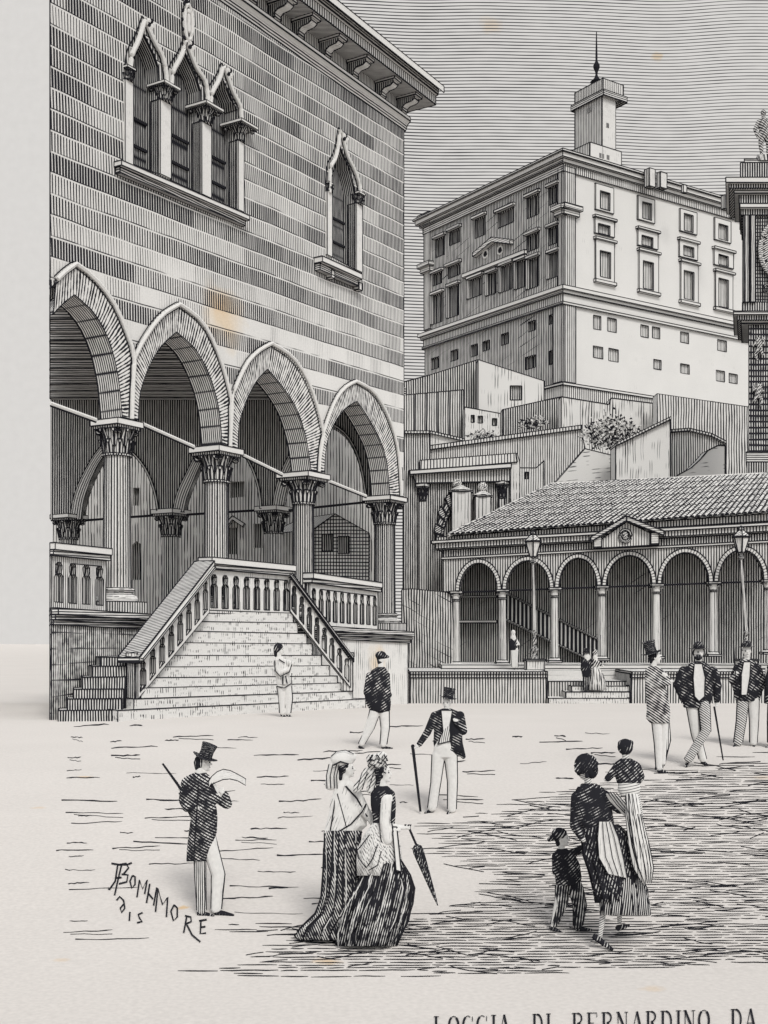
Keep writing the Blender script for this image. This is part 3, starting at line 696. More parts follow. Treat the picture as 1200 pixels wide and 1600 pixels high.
mb = MB(); mb.prism(q, [ZF(0) - .35, ZF(uR) - .35, ZF(uR) - .35, ZF(0) - .35], [ZF(0) - .02, ZF(uR) - .02, ZF(uR) - .02, ZF(0) - .02], 0); mb.build('floor_slab', [hatch(6, 40, .3, 90)], LG)
BA = [([(127, 812), (131, 782), (142, 750), (156, 722), (172, 704), (187, 696)], [(203, 706), (221, 726), (233, 748), (241, 773), (245, 798)]),
      ([(287, 800), (292, 778), (301, 755), (315, 722), (330, 703), (346, 692)], [(362, 700), (382, 714), (395, 738), (403, 766), (406, 795)]),
      ([(443, 790), (447, 768), (456, 738), (470, 706), (488, 682), (508, 664)], [(524, 668), (541, 682), (554, 704), (563, 732), (568, 762), (571, 785)])]
lp = [(uoff(79), zce), (uoff(632), zce), (uoff(632), B.hit(0, 790)[1])]
for l, r in reversed(BA): lp += [B.hit(*p) for p in reversed(smooth_line(l + r, 24))]
lp += [B.hit(79, 812)]
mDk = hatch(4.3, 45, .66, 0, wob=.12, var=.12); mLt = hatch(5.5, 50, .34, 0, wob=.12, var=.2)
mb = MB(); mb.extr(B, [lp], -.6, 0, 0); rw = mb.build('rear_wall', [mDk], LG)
mr = hatch(4.4, 45, .42, 0, wob=.05)
for l, r in BA:
    inn = smooth_line([B.hit(*p) for p in l + r], 24); mb = MB(); L = 0; cen = Vector(((inn[0][0] + inn[-1][0]) / 2, inn[0][1]))
    for i in range(23):
        wa = .42 if i < 12 else .10
        a, b = inn[i], inn[i + 1]; oa = a + (a - cen).normalized() * wa; ob = b + (b - cen).normalized() * wa; l2 = L + (b - a).length
        mb.poly([B.pt(*a, .05), B.pt(*b, .05), B.pt(*ob, .05), B.pt(*oa, .05)], 0, [(0, L), (0, l2), (wa, l2), (wa, L)])
        mb.poly([B.pt(*a, .05), B.pt(*b, .05), B.pt(*b, -.6), B.pt(*a, -.6)], 0)
    mb.build('arch', [mr], LG, edge=E(46, .7))
for i, (x, y0, y1, hw, r) in enumerate(((104, 808, 842, 26, 14), (265, 800, 838, 27, 14), (426, 795, 833, 26, 14))):
    p = B.pt(uoff(x), 0, -.3); z1 = B.hit(x, y0)[1] + .1; z0 = B.hit(x, y1)[1]; k = YB / FX
    mb = MB(); zf = ZF(uR) - .1; mb.lathe((p.x, p.y, 0), [(r * k * 1.25, zf), (r * k * 1.25, zf + .2), (r * k, zf + .3), (r * k * .95, z0)], 18, 0)
    col = mb.build('column', [hatch(4.2, 46, .62, 0, wob=.05)], LG, edge=E(46, .6))
    mc = MB(); capital(mc, p, z0, z1, hw * k * .82, r * k * .95, leaf=8, seed=i + 9); mc.build('capital', [mPap, ink(), mDk], col, edge=E(46, .6))
for a, b in (((130, 812), (240, 804)), ((289, 803), (402, 796)), ((440, 797), (575, 783))):
    mb = MB(); mb.tube([B.pt(*B.hit(*a), -.3), B.pt(*B.hit(*b), -.3)], .05, 6, 0); mb.build('tie_rod', [ink()], LG)

# ------------------------------------------------------------------ staircase in front of the loggia
ST = [(1128, 1103, 180, 572), (1110, 1092, 184, 571), (1092, 1080, 209, 551), (1075, 1067, 220, 533), (1059, 1056, 231, 527), (1042, 1040, 243, 515), (1024, 1024, 255, 502), (1004, 1006, 272, 488), (986, 990, 286, 479), (971, 973, 300, 465), (953, 958, 316, 458)]
dl0, dr0 = gd(1128), gd(1106); dl1, dr1 = F.dep(316) - .75, F.dep(458) - .75
SC = thing('staircase', Vector((At(300, 33).x, 33, gz(33))), 'broad flight of pale stone steps with pierced balustrades leading up into the loggia', 'staircase')
mStep = hatch(7.0, 34, .46, 0, wob=.5, var=.35, brk=.60, blen=2.5); mTread = paper()
SP = []
for i in range(1, len(ST)):
    yl, yr, xl, xr = ST[i]; t = (i - 1) / (len(ST) - 2)
    dl = dl0 + (dl1 - dl0) * t; dr = dr0 + (dr1 - dr0) * t
    SP.append((P(xl, yl, dl), P(xr, yr, dr)))
for i, (a, b) in enumerate(SP):
    back0, back1 = F.pt((a.xy - F.A).dot(F.U) + .8, 0, .08).xy, F.pt((b.xy - F.A).dot(F.U), 0, .08).xy
    if (b.xy - back1).length < .3: back1 = F.pt((b.xy - F.A).dot(F.U), 0, .05).xy
    zb = [gz(a.y) - .1, gz(b.y) - .1, gz(b.y) - .1, gz(a.y) - .1]
    mb = MB(); mb.prism([a.xy, b.xy, back1, back0], zb, [a.z, b.z, b.z, a.z], 0, 1)
    mb.build('step', [mStep, mTread], SC, edge=E(34, .8))
# darker steps turning the left flank
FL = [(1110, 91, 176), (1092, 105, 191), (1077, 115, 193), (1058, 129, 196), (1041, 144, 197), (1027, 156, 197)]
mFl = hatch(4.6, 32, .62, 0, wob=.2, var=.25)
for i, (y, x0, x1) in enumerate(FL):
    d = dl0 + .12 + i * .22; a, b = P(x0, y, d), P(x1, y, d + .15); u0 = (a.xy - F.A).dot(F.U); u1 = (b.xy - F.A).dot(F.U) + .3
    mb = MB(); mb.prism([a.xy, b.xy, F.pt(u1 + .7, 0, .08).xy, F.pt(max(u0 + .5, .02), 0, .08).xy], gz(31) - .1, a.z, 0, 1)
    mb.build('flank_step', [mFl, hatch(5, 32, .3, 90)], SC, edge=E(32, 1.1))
# sloping balustrades
def rake(P0, P1, pxb, pyb, n, xs_top, D, wide):
    """P0,P1: ground points of the foot and head; bottom and top edges given in px"""
    pl = PL(P0, P1) if P0[0] < P1[0] else PL(P1, P0)
    zb = lin(pl, *pyb); zt = lin(pl, *pxb)
    ua, ub = sorted((pl.hit(pxb[0][0], 0)[0], pl.hit(pxb[1][0], 0)[0]))
    pn = arcaded_panel(pl, ua, ub, zb, zt, n, SC, 'raking_balustrade', w0=-.10, w1=.10, D=D, top=.12)
    mc = MB(); tp = lambda u, w_, dz: pl.pt(u, zt(u) + dz, w_)
    mc.extr(pl, [[(ua - .12, zt(ua - .12) + .10), (ub + .12, zt(ub + .12) + .10), (ub + .12, zt(ub + .12) + .22), (ua - .12, zt(ua - .12) + .22)]], -wide, wide * .5, 0, 1)
    mc.build('handrail', [mPap, hatch(5.0, D, .5, 90, wob=.05)], pn, edge=E(D, 1.0)); return pl, pn
aL, hL = SP[0][0], SP[-1][0]
def edgepts(side): return [s_[side] for s_ in SP]
pL0 = P(212, 1075, SP[2][0].y - .1).xy; pL1 = P(323, 955, dl1 - .1).xy
plA, _ = rake(pL0, pL1, ((210, 1036), (322, 892)), ((212, 1090), (318, 962)), 8, None, 33, .42)
pR0 = P(456, 960, dr1 - .05).xy; pR1 = P(549, 1080, SP[2][1].y - .1).xy
plB, _ = rake(pR0, pR1, ((452, 902), (546, 1032)), ((456, 960), (549, 1078)), 8, None, 39, .20)
# newel posts at the feet
for (x0, x1, y0, y1, pp, mm) in ((199, 212, 1026, 1098, pL0, 1), (536, 551, 1026, 1080, pR1, 0)):
    d = pp.y - .08; mb = MB(); fp = front(d); mb.rect(fp, x0, y0, x1, y1, -.28, 0, mm, 1); mb.rect(fp, x0 - 2, y0 - 6, x1 + 2, y0, -.32, .04, 0)
    mb.build('newel_post', [hatch(6, d, .15, 0), hatch(3.4, d, .7, 0)], SC, edge=E(d, .9))
# balustrade across the head of the stairs
TP = PL(P(318, 955, dl1 + .15).xy, P(460, 958, dr1 + .25).xy)
zt = lin(TP, (322, 889), (452, 900)); zb = lin(TP, (322, 958), (452, 962))
hb = arcaded_panel(TP, TP.hit(323, 0)[0], TP.hit(452, 0)[0], zb, zt, 8, SC, 'head_balustrade', D=37, top=.34)

# ------------------------------------------------------------------ houses seen through the loggia
def slabthing(name, label, cat, d, polys, w=1.5, edge=.8, mats=None, group=None):
    """a wall block facing the square: list of (px outline, w0, w1, slot)"""
    pl = front(d); xs = [p[0] for p in polys[0][0]]; ys = [p[1] for p in polys[0][0]]
    z = min(pl.hit(0, y)[1] for y in ys); th = thing(name, (pl.pt(pl.hit(sum(xs) / len(xs), 0)[0], 0).x, d, z), label, cat, group); return pl, th
pl, th = slabthing('house', 'pale upright-hatched house wall seen through the left and middle loggia arches', 'house', 53, [([(79, 640), (610, 980)], 0, 0, 0)])
mb = MB(); hol = [[pl.hit(*p) for p in h] for h in ([(206, 852), (206, 906), (220, 906), (220, 850), (213, 845)], [(357, 824), (357, 866), (372, 866), (372, 824)], [(359, 752), (359, 778), (382, 776), (382, 752)], [(396, 818), (396, 856), (410, 856), (410, 818)], [(208, 762), (208, 790), (218, 790), (218, 762)])]
mb.extr(pl, [[pl.hit(*p) for p in ((82, 600), (618, 600), (618, 1040), (82, 1040))]] + hol, -.5, 0, 0); mb.build('wall', [hatch(5.3, 53, .30, 0, wob=.15, var=.35, brk=.15, blen=14)], th)
for h in hol:
    us = [p[0] for p in h]; zz = [p[1] for p in h]; mb = MB(); mb.ubox(pl, min(us) - .1, max(us) + .1, min(zz) - .1, max(zz) + .1, -.45, -.3, 0); mb.build('window', [hatch(4, 53, .6, 0)], th)
mb = MB(); mb.slab(pl, [(352, 818), (363, 806), (382, 818), (379, 823), (363, 812), (354, 824)], 0, .3, 0); mb.build('pediment', [mPap], th, edge=E(53, .7))
pl, th = slabthing('house', 'gabled house with chequered wall seen through the fourth loggia arch', 'house', 50.5, [([(480, 803), (578, 980)], 0, 0, 0)])
mb = MB(); hol = [[pl.hit(*p) for p in h] for h in ([(503, 835), (503, 861), (520, 861), (520, 835)], [(528, 838), (528, 865), (546, 865), (546, 838)])]
mb.extr(pl, [[pl.hit(*p) for p in ((491, 827), (524, 803), (577, 833), (575, 1010), (491, 1010))]] + hol, -2.2, 0, 0)
mb.build('wall', [hatch(5.4, 50, .32, 0, wob=.1, cross=(90, .32, 1.2))], th, edge=E(50, .7))
mb = MB(); a = pl.pt(*pl.hit(524, 803), .1); b = pl.pt(*pl.hit(489, 828), .1)
mb.poly([b, a, a + Vector((-1.6, 2.2, .0)), b + Vector((-2.0, 2.2, 0))]); mb.build('roof', [hatch(6, 50, .3, 40)], th, edge=E(50, .7))
for h in hol:
    us = [p[0] for p in h]; zz = [p[1] for p in h]; mb = MB(); mb.ubox(pl, min(us) - .1, max(us) + .1, min(zz) - .1, max(zz) + .1, -.35, -.2, 0); mb.build('window', [hatch(4, 50, .62, 0)], th)

# ------------------------------------------------------------------ castle on the hill
DC = 120.0; cx_, = (880,)
Cc = At(880, DC); C1L = Cc + Vector((-1300, 1900)).normalized() * 1; C1 = PL(C1L, Cc); C2 = PL(Cc, Cc + Vector((2800, 1900)))
def ext(pl, px): return pl.hit(px, 0)[0]
uc1 = 1.0; uL = ext(C1, 664); uRr = ext(C2, 1200)
C1.VX = 600 - 1900 * (1300 / 1900); C2.VX = 600 + 1900 * (2800 / 1900)
zt_ = P(880, 256, DC).z; zb_ = P(880, 640, DC).z
CA = thing('castle', (Cc.x, Cc.y, zb_ - 14), 'large pale hilltop castle palace with rows of windows and shaded left side', 'castle')
def lev(pl, x0, x1, y0, y1):      # px bounding box of a level rectangle on a receding wall -> u0,u1,z0,z1
    xm = (x0 + x1) / 2; mt = abs((HY - y0) / (pl.VX - xm)); mbm = abs((HY - y1) / (pl.VX - xm)); w = (x1 - x0) / 2
    return ext(pl, x0), ext(pl, x1), pl.hit(xm, y1 - mbm * w)[1], pl.hit(xm, y0 + mt * w)[1]
R1 = [(936, 951, 299, 330), (1002, 1016, 316, 345), (1067, 1081, 334, 364), (1121, 1135, 350, 377)]
F1 = [(929, 957, 287, 335), (995, 1021, 306, 350), (1061, 1087, 326, 368), (1115, 1140, 340, 381)]
R2 = [(933, 951, 350, 369), (1001, 1018, 368, 387), (1066, 1082, 384, 403), (1121, 1136, 398, 417)]
F2 = [(928, 958, 340, 372), (995, 1026, 358, 391), (1060, 1088, 375, 408), (1114, 1144, 389, 421)]
R3 = [(936, 952, 392, 436), (1003, 1019, 408, 454), (1067, 1082, 423, 470), (1121, 1136, 435, 482)]
F3 = [(929, 958, 374, 443), (997, 1027, 392, 459), (1062, 1089, 409, 475), (1116, 1143, 424, 486)]
SM = [(927, 939, 492, 516), (949, 963, 496, 520), (1001, 1013, 507, 528), (1019, 1031, 510, 530), (1063, 1076, 518, 537), (1121, 1135, 530, 550), (927, 942, 540, 561), (951, 966, 544, 566), (1021, 1033, 561, 578), (1063, 1077, 568, 585), (1119, 1132, 578, 597), (1139, 1152, 583, 600)]
Lf = [(681, 695, 368, 403), (703, 719, 355, 384), (742, 758, 336, 373), (778, 803, 322, 357), (824, 842, 301, 342), (858, 872, 287, 321), (677, 691, 423, 447), (700, 719, 410, 436), (824, 842, 361, 394), (858, 872, 351, 384),
      (677, 692, 456, 507), (702, 717, 443, 497), (734, 754, 430, 467), (763, 776, 423, 462), (784, 801, 410, 457), (808, 821, 404, 452), (827, 842, 400, 452), (859, 872, 392, 436),
      (674, 686, 557, 578), (704, 716, 545, 565), (736, 746, 537, 558), (755, 765, 531, 549), (783, 795, 519, 540), (825, 837, 500, 519), (858, 868, 490, 507), (821, 837, 554, 578), (858, 868, 546, 570)]
def openings(pl, boxes): return [[(u0, z0), (u1, z0), (u1, z1), (u0, z1)] for u0, u1, z0, z1 in (lev(pl, *b) for b in boxes)]
mCR = hatch(5, DC, .05, 0, brk=.85); mCL = hatch(4.7, DC, .56, 0, wob=.12, var=.2, cross=(75, .07, 4, .55)); mPane = hatch(4.2, DC, .34, 0, wob=.08); mPaneD = hatch(4, DC, .72, 0, wob=.1)  # left wall inked denser than right: its shade is put into the hatch
h2 = openings(C2, R1 + R2 + R3 + SM); h1 = openings(C1, Lf)
eC = E(DC, .65)
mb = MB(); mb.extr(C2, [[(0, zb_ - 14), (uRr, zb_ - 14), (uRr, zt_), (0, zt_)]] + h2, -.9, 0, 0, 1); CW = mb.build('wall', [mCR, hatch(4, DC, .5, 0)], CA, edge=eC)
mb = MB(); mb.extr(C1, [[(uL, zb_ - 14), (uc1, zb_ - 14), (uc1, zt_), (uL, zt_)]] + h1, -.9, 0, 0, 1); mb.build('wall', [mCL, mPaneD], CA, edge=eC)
for pl, hh, mm, nbig in ((C2, h2, mPane, 12), (C1, h1, mPaneD, 18)):
    for i, h in enumerate(hh):
        us = [p[0] for p in h]; zz = [p[1] for p in h]; mb = MB()
        mb.ubox(pl, min(us) - .15, max(us) + .15, min(zz) - .15, max(zz) + .15, -.5 if pl is C2 else -.7, -.22 if pl is C2 else -.45, 0)
        if pl is C1: mb.ubox(pl, sum(us) / 4 - .06, sum(us) / 4 + .06, min(zz), max(zz), -.45, -.38, 1)
        wd = mb.build('window', [mm, ink()], CA)
        if pl is C2 and i < 12:
            fb = lev(C2, *(F1 + F2 + F3)[i]); mf = MB(); g = .02
            mf.extr(pl, [[(fb[0], fb[2]), (fb[1], fb[2]), (fb[1], fb[3]), (fb[0], fb[3])], [(min(us) - g, min(zz) - g), (max(us) + g, min(zz) - g), (max(us) + g, max(zz) + g), (min(us) - g, max(zz) + g)]], 0, .18, 0)
            mf.build('frame', [mPap], wd, edge=eC)
            if i >= 4:
                ml = MB(); ml.ubox(pl, fb[0] - .18, fb[1] + .18, fb[3], fb[3] + .22, 0, .4, 0)
                ml.build('lintel', [mPap], wd, edge=eC)
                if i >= 8: ml = MB(); ml.ubox(pl, fb[0] - .15, fb[1] + .15, fb[2] - .3, fb[2], 0, .35, 0); ml.build('sill', [mPap], wd, edge=eC)
        elif pl is C1 and i < 18:
            ml = MB(); a, b = min(us), max(us); ml.ubox(pl, a - .25, b + .25, max(zz) + .02, max(zz) + .3, 0, .35, 0)
            ml.build('lintel', [hatch(4, DC, .2, 90)], wd, edge=eC)
            if i > 9: ml = MB(); ml.ubox(pl, a - .3, a - .06, min(zz), max(zz), 0, .2, 0); ml.build('jamb', [mPap], wd, edge=eC)
# round openings and pediment on the shaded side
mb = MB()
for x, y in ((759, 397), (782, 391)):
    u, z = C1.hit(x, y); mb.tube([C1.pt(u + .42 * math.cos(t * .6283), z + .42 * math.sin(t * .6283), .05) for t in range(11)], .1, 5, 0)
    mb.extr(C1, [[(u + .36 * math.cos(t * .6283), z + .36 * math.sin(t * .6283)) for t in range(10)]], 0, .04, 1)
mb.build('round_window', [mPap, ink()], CA)
mb = MB(); a, b, c = C1.hit(739, 396, .4), C1.hit(769, 372, .4), C1.hit(798, 374, .4)
mb.extr(C1, [[a, (b[0], b[1] + .1), c, (c[0] - .1, c[1] - .45), (b[0], b[1] - .4), (a[0] + .1, a[1] - .4)]], 0, .5, 0); mb.build('pediment', [hatch(4, DC, .25, 90)], CA, edge=eC)
mb = MB(); a, b = C1.hit(722, 430, .3), C1.hit(820, 394, .3); mb.extr(C1, [[(a[0], a[1] - .3), (b[0], a[1] - .3), (b[0], a[1] + .1), (a[0], a[1] + .1)]], 0, .35, 0); mb.build('moulding', [mPap], CA, edge=eC)
# cornices running round both walls
def bands(specs, name, mats):
    mb = MB()
    for (z0, z1, o, m1, m2) in specs:
        q = [C1.pt(uL - o, 0, -1).xy, C1.pt(uL - o, 0, o).xy, None, C2.pt(uRr, 0, o).xy, C2.pt(uRr, 0, -1).xy, C1.pt(uc1 - 1, 0, -1.2).xy]
        a, b = C1.pt(0, 0, o).xy, C1.U; c, d = C2.pt(0, 0, o).xy, C2.U
        den = b.x * d.y - b.y * d.x; t = ((c.x - a.x) * d.y - (c.y - a.y) * d.x) / den; q[2] = a + b * t
        for i in range(len(q)):
            j = (i + 1) % len(q); lo = [Vector((*q[i], z0)), Vector((*q[j], z0))]; hi = [Vector((*q[j], z1)), Vector((*q[i], z1))]
            mb.poly(lo + hi, m1 if i < 2 else m2)
        mb.poly([Vector((*p, z1)) for p in q], 0); mb.poly([Vector((*p, z0)) for p in q], 1)
    return mb.build(name, mats, CA, edge=eC)
zk = lambda y: P(880, y, DC).z
mats_b = [mPap, hatch(4, DC, .4, 90, wob=.05), hatch(5.2, DC, .4, 0, wob=.05)]
bands([(zk(268), zk(256), .18, 1, 2), (zk(256), zk(250), .45, 1, 0), (zk(250), zk(243), .8, 0, 0), (zk(243), zk(240), 1.0, 1, 0)], 'cornice', mats_b)
bands([(zk(472), zk(459), .12, 2, 0), (zk(459), zk(454), .35, 1, 0), (zk(454), zk(448), .6, 0, 0), (zk(476), zk(472), .25, 1, 0)], 'string_course', mats_b)
bands([(zk(602), zk(598), .25, 1, 0), (zk(627), zk(602), .1, 2, 2)], 'base_course', mats_b)
mP = hatch(4.6, DC, .42, 0, wob=.04)
def pil(pl, x0, x1, y0, y1, caps):
    u0, u1 = ext(pl, x0), ext(pl, x1); xm = (x0 + x1) / 2; mb = MB(); mb.ubox(pl, u0, u1, pl.hit(xm, y1)[1], pl.hit(xm, y0)[1], -.05, .16, 0)
    p = mb.build('pilaster', [mP], CA, edge=eC)
    for (ya, yb) in caps:
        mc = MB()
        za, zb2 = pl.hit(xm, ya)[1], pl.hit(xm, yb)[1]; h = za - zb2
        mc.ubox(pl, u0 - .5, u1 + .5, zb2 + h * .55, za, -.2, .75, 0); mc.ubox(pl, u0 - .3, u1 + .3, zb2, zb2 + h * .55, -.2, .45, 0)
        mc.build('capital', [hatch(4, DC, .25, 90)], p, edge=eC)
pil(C1, 874, 880, 262, 449, [(323, 338)]); pil(C2, 880, 897, 262, 452, [(323, 338)])
pil(C1, 664, 674, 352, 515, [(336, 352), (412, 426)]); pil(C2, 880, 898, 476, 598, []); pil(C1, 866, 880, 476, 598, [])
# roof behind the parapet
back = C1.pt(uL, 0, -.9).xy + C2.U * 40; q = [C1.pt(uL, 0, -.5).xy, Cc + Vector((0, .6)), C2.pt(uRr, 0, -.5).xy, back + Vector((0, 14))]
mb = MB(); mb.prism(q, zt_ - .5, zk(240) - .2, 0); mb.build('roof', [hatch(5, DC, .4, 0)], CA)
def cbox(name, xc, yc, xl, xr, yt, mats, par, slab=None, d=DC + 3, eave=None):
    """box whose near vertical edge is at xc, base row yc; its two sides run parallel to the castle walls"""
    c = At(xc, d); u1 = PL(c + Vector((-1300, 1900)).normalized(), c); u2 = PL(c, c + Vector((2800, 1900)))
    a = u1.pt(u1.hit(xl, 0)[0], 0).xy; b = u2.pt(u2.hit(xr, 0)[0], 0).xy; e = a + (b - c)
    z0, z1 = P(xc, yc, d).z, P(xc, yt, d).z; mb = MB()
    pts = [c, b, e, a]
    for i, mm in ((0, 1), (1, 1), (2, 0), (3, 0)):
        p, r = pts[i], pts[(i + 1) % 4]; mb.poly([(*p, z0), (*r, z0), (*r, z1), (*p, z1)], mm)
    mb.poly([(*p, z1) for p in pts], 1); return mb.build(name, mats, par, edge=eC), pts, z0, z1
mTl, mTr = hatch(4.4, DC, .42, 0, wob=.05), hatch(5, DC, .12, 0, brk=.6)  # shaded left and lit right inking of the same tower stone
TW, *_ = cbox('tower_base', 922, 262, 893, 971, 222, [mTl, mTr], CA)
mb = MB()
T1, pts, z0, z1 = cbox('tower_shaft', 941, 250, 898, 962, 145, [mTl, mTr], CA, d=DC + 4)
T2, pts2, a0, a1 = cbox('tower_parapet', 942, 139, 898, 974, 122, [mTl, hatch(5, DC, .3, 0)], CA, d=DC + 3.6)
T3, pts3, a0, a1 = cbox('tower_eave', 943, 148, 892, 980, 139, [hatch(3.6, DC, .5, 90), hatch(3.6, DC, .5, 90)], CA, d=DC + 3.5)
cc = sum((Vector(p) for p in pts2), Vector((0, 0))) / 4; zz = P(942, 122, DC + 4).z; dT = cc.y; k = dT / FX; xo = (932 - CX) * k
mb = MB(); mb.lathe((xo, cc.y, P(932, 122, dT).z - .4), [(10 * k, 0), (8 * k, 1 * k), (3 * k, 7 * k), (1.6 * k, 12 * k), (2.4 * k, 16 * k), (5 * k, 22 * k), (5 * k, 26 * k), (2 * k, 32 * k), (1.6 * k, 34 * k), (1.7 * k, 40 * k), (.7 * k, 78 * k)], 10, 0)
mb.build('spire', [ink()], CA)
for (x, y, w_, h_) in ((921, 172, 6, 8), (949, 196, 4, 7), (938, 243, 3, 7), (942, 244, 3, 7), (950, 246, 4, 7)):
    c = At(941, DC + 4) if y < 230 else At(922, DC + 3); n1, n2 = Vector((-1300, 1900)).normalized(), Vector((2800, 1900)).normalized()
    pw_ = PL(c + n1, c) if x < 930 else PL(c, c + n2); u, z = pw_.hit(x, y); kk = c.y / FX; mb = MB()
    mb.ubox(pw_, u - w_ * kk * .7, u + w_ * kk * .7, z - h_ * kk * .5, z + h_ * kk * .5, -.1, .04, 0); mb.build('window', [hatch(3, DC, .75, 0)], CA)
for i, (xc, yc, xl, xr, yt) in enumerate(((830, 285, 821, 835, 257), (1015, 290, 1007, 1024, 262), (1032, 292, 1026, 1042, 268), (1068, 300, 1065, 1073, 288), (1133, 325, 1127, 1143, 304))):
    o_, *_ = cbox('chimney', xc, yc, xl, xr, yt, [mTl, mTr], CA, d=DC + (4 if i else 8))

# ------------------------------------------------------------------ hill, terraced walls and gardens below the castle
mb = MB(); hp = [(60, -1.2), (66, -.6), (72, 1), (84, 4), (96, 8), (108, 12), (118, 20), (170, 24), (240, 10), (399, -4)]
for (a, za), (b, zb) in zip(hp, hp[1:]):
    for x0, x1 in ((0.5, 14), (14, 40), (40, 62)):
        f = lambda y, x: x + (y - 60) * .03
        mb.poly([(f(a, x0) + 1, a, za), (f(a, x1), a, za), (f(b, x1), b, zb), (f(b, x0) + 1, b, zb)])
struct(mb.build('hill', [hatch(5.5, 90, .4, 0, wob=.2)]))
cache = {}
def garden(name, label, cat, d, poly, mat, thick=1.5, windows=(), coping=None, group=None, edge=.75, side=None):
    pl = front(d); xs = [p[0] for p in poly]; zz = [pl.hit(0, p[1])[1] for p in poly]
    th = thing(name, (pl.pt(pl.hit(sum(xs) / len(xs), 0)[0], 0).x, d, min(zz)), label, cat, group)
    hol = [[pl.hit(*p) for p in ((x0, y1), (x1, y1), (x1, y0), (x0, y0))] for x0, x1, y0, y1 in windows]
    yb = max(p[1] for p in poly); zf = (lambda p: (pl.hit(*p)[0], -1.0) if (p[1] == yb and yb < 900) else pl.hit(*p))
    mb = MB(); mb.extr(pl, [[zf(p) for p in poly]] + hol, -thick, 0, 0, 1); mb.build('wall', [mat, side or paper()], th, edge=E(d, edge))
    for h in hol:
        us = [p[0] for p in h]; z2 = [p[1] for p in h]; mb = MB(); mb.ubox(pl, min(us) - .1, max(us) + .1, min(z2) - .1, max(z2) + .1, -.5, -.25, 0)
        mb.build('window', [hatch(4, d, .55, 0)], th)
    if coping:
        mb = MB()
        for (p, q_, t) in coping:
            a, b = pl.hit(*p), pl.hit(*q_); T = t * d / FX
            mb.extr(pl, [[(a[0], a[1]), (b[0], b[1]), (b[0], b[1] + T), (a[0], a[1] + T)]], -thick - .1, .25, 0)
        mb.build('coping', [hatch(5.5, d, .35, 0, wob=.05)], th, edge=E(d, .7))
    return th
hh = lambda d, du, **k: hatch(4.2, d, du, 0, wob=.15, **k)
garden('house', 'broad dark-hatched house wall with sloping roofline beside the loggia corner, below the castle', 'house', 104, [(630, 760), (630, 597), (671, 586), (747, 562), (747, 607), (785, 602), (785, 760)], hatch(4.2, 104, .60, 0, wob=.12))
garden('house', 'white gable wall with one shuttered opening, highest of the houses under the castle', 'house', 102, [(747, 562), (850, 595), (850, 660), (747, 660)], hatch(6, 102, .34, 0, brk=.58, blen=14), windows=[(797, 815, 603, 625)])
garden('retaining_wall', 'plain upright-hatched wall with level top at the loggia corner, above the gateway', 'wall', 98, [(632, 760), (632, 617), (724, 609), (726, 760)], hh(98, .46, cross=(0, .1, 5)), side=hh(98, .1))
garden('house', 'small pale house with three square windows below the white gable', 'house', 96, [(726, 760), (726, 636), (782, 646), (784, 760)], hatch(5, 96, .22, 0, brk=.5), windows=[(736, 741, 649, 660), (747, 754, 650, 661), (769, 776, 654, 665)])
garden('retaining_wall', 'dark-hatched garden wall rising right beneath the white gable, bush before it', 'wall', 100, [(785, 770), (785, 640), (853, 625), (878, 620), (885, 770)], hatch(4.2, 100, .60, 0, wob=.12))
garden('retaining_wall', 'long pale stained wall at the foot of the castle, with stepped top', 'wall', 97, [(877, 780), (877, 620), (951, 632), (955, 622), (1027, 631), (1050, 643), (1050, 780)], hatch(5, 97, .42, 0, brk=.46, blen=16, wob=.3))
garden('retaining_wall', 'tall hatched wall under the right end of the castle, beside the clock tower', 'wall', 94, [(1027, 780), (1027, 615), (1110, 627), (1185, 638), (1190, 780)], hatch(4.8, 94, .42, 0, wob=.25, var=.25), edge=.5)
th = garden('retaining_wall', 'long hatched terrace wall with dashed coping that climbs right above the gateway', 'wall', 84, [(672, 800), (672, 703), (908, 671), (914, 700), (872, 790)], hh(84, .38, var=.2), coping=[((672, 703), (908, 671), 6)])
garden('parapet_wall', 'short dark wall with dashed coping touching the loggia corner above the gateway', 'wall', 82, [(632, 790), (632, 678), (671, 678), (672, 790)], hh(82, .52), coping=[((632, 678), (672, 678), 4)])
garden('parapet_wall', 'low white ramp wall sloping down between two copings above the gateway', 'wall', 86, [(671, 720), (672, 676), (727, 690), (727, 720)], hatch(6, 86, .2, 0, brk=.5), coping=[((672, 678), (725, 690), 4)])
garden('hut', 'small hatched box-like hut with tiny window beside the portico roof', 'hut', 72, [(807, 800), (807, 731), (838, 731), (850, 720), (850, 800)], hh(72, .34), windows=[(820, 826, 738, 748)], thick=1.2)
garden('retaining_wall', 'white triangular wall face leaning above the portico roof ridge', 'wall', 73, [(868, 790), (868, 754), (914, 701), (963, 713), (963, 790)], hatch(8, 73, .30, 85, brk=.66, blen=5))
garden('buttress_wall', 'pale buttress wall with slanting coping rising right behind the portico roof', 'wall', 70, [(962, 790), (962, 697), (1047, 656), (1048, 790)], hatch(5, 70, .40, 0, brk=.50, blen=16, wob=.3), coping=[((962, 697), (1047, 656), 4)])
garden('ramp_wall', 'white curved ramp wall sweeping up right to a corner beside the clock tower', 'wall', 76, [(1055, 790), (1055, 745), (1080, 731), (1096, 716), (1106, 704), (1122, 696), (1133, 696), (1133, 790)], hatch(8, 76, .30, 85, brk=.66, blen=5), edge=1.1)
garden('parapet_wall', 'hatched stair wall with curved pale coping behind the white ramp', 'wall', 80, [(1048, 790), (1048, 676), (1075, 674), (1110, 682), (1133, 694), (1133, 790)], hh(80, .48), coping=[((1048, 676), (1076, 674), 4), ((1076, 674), (1110, 682), 4), ((1110, 682), (1133, 694), 4)])
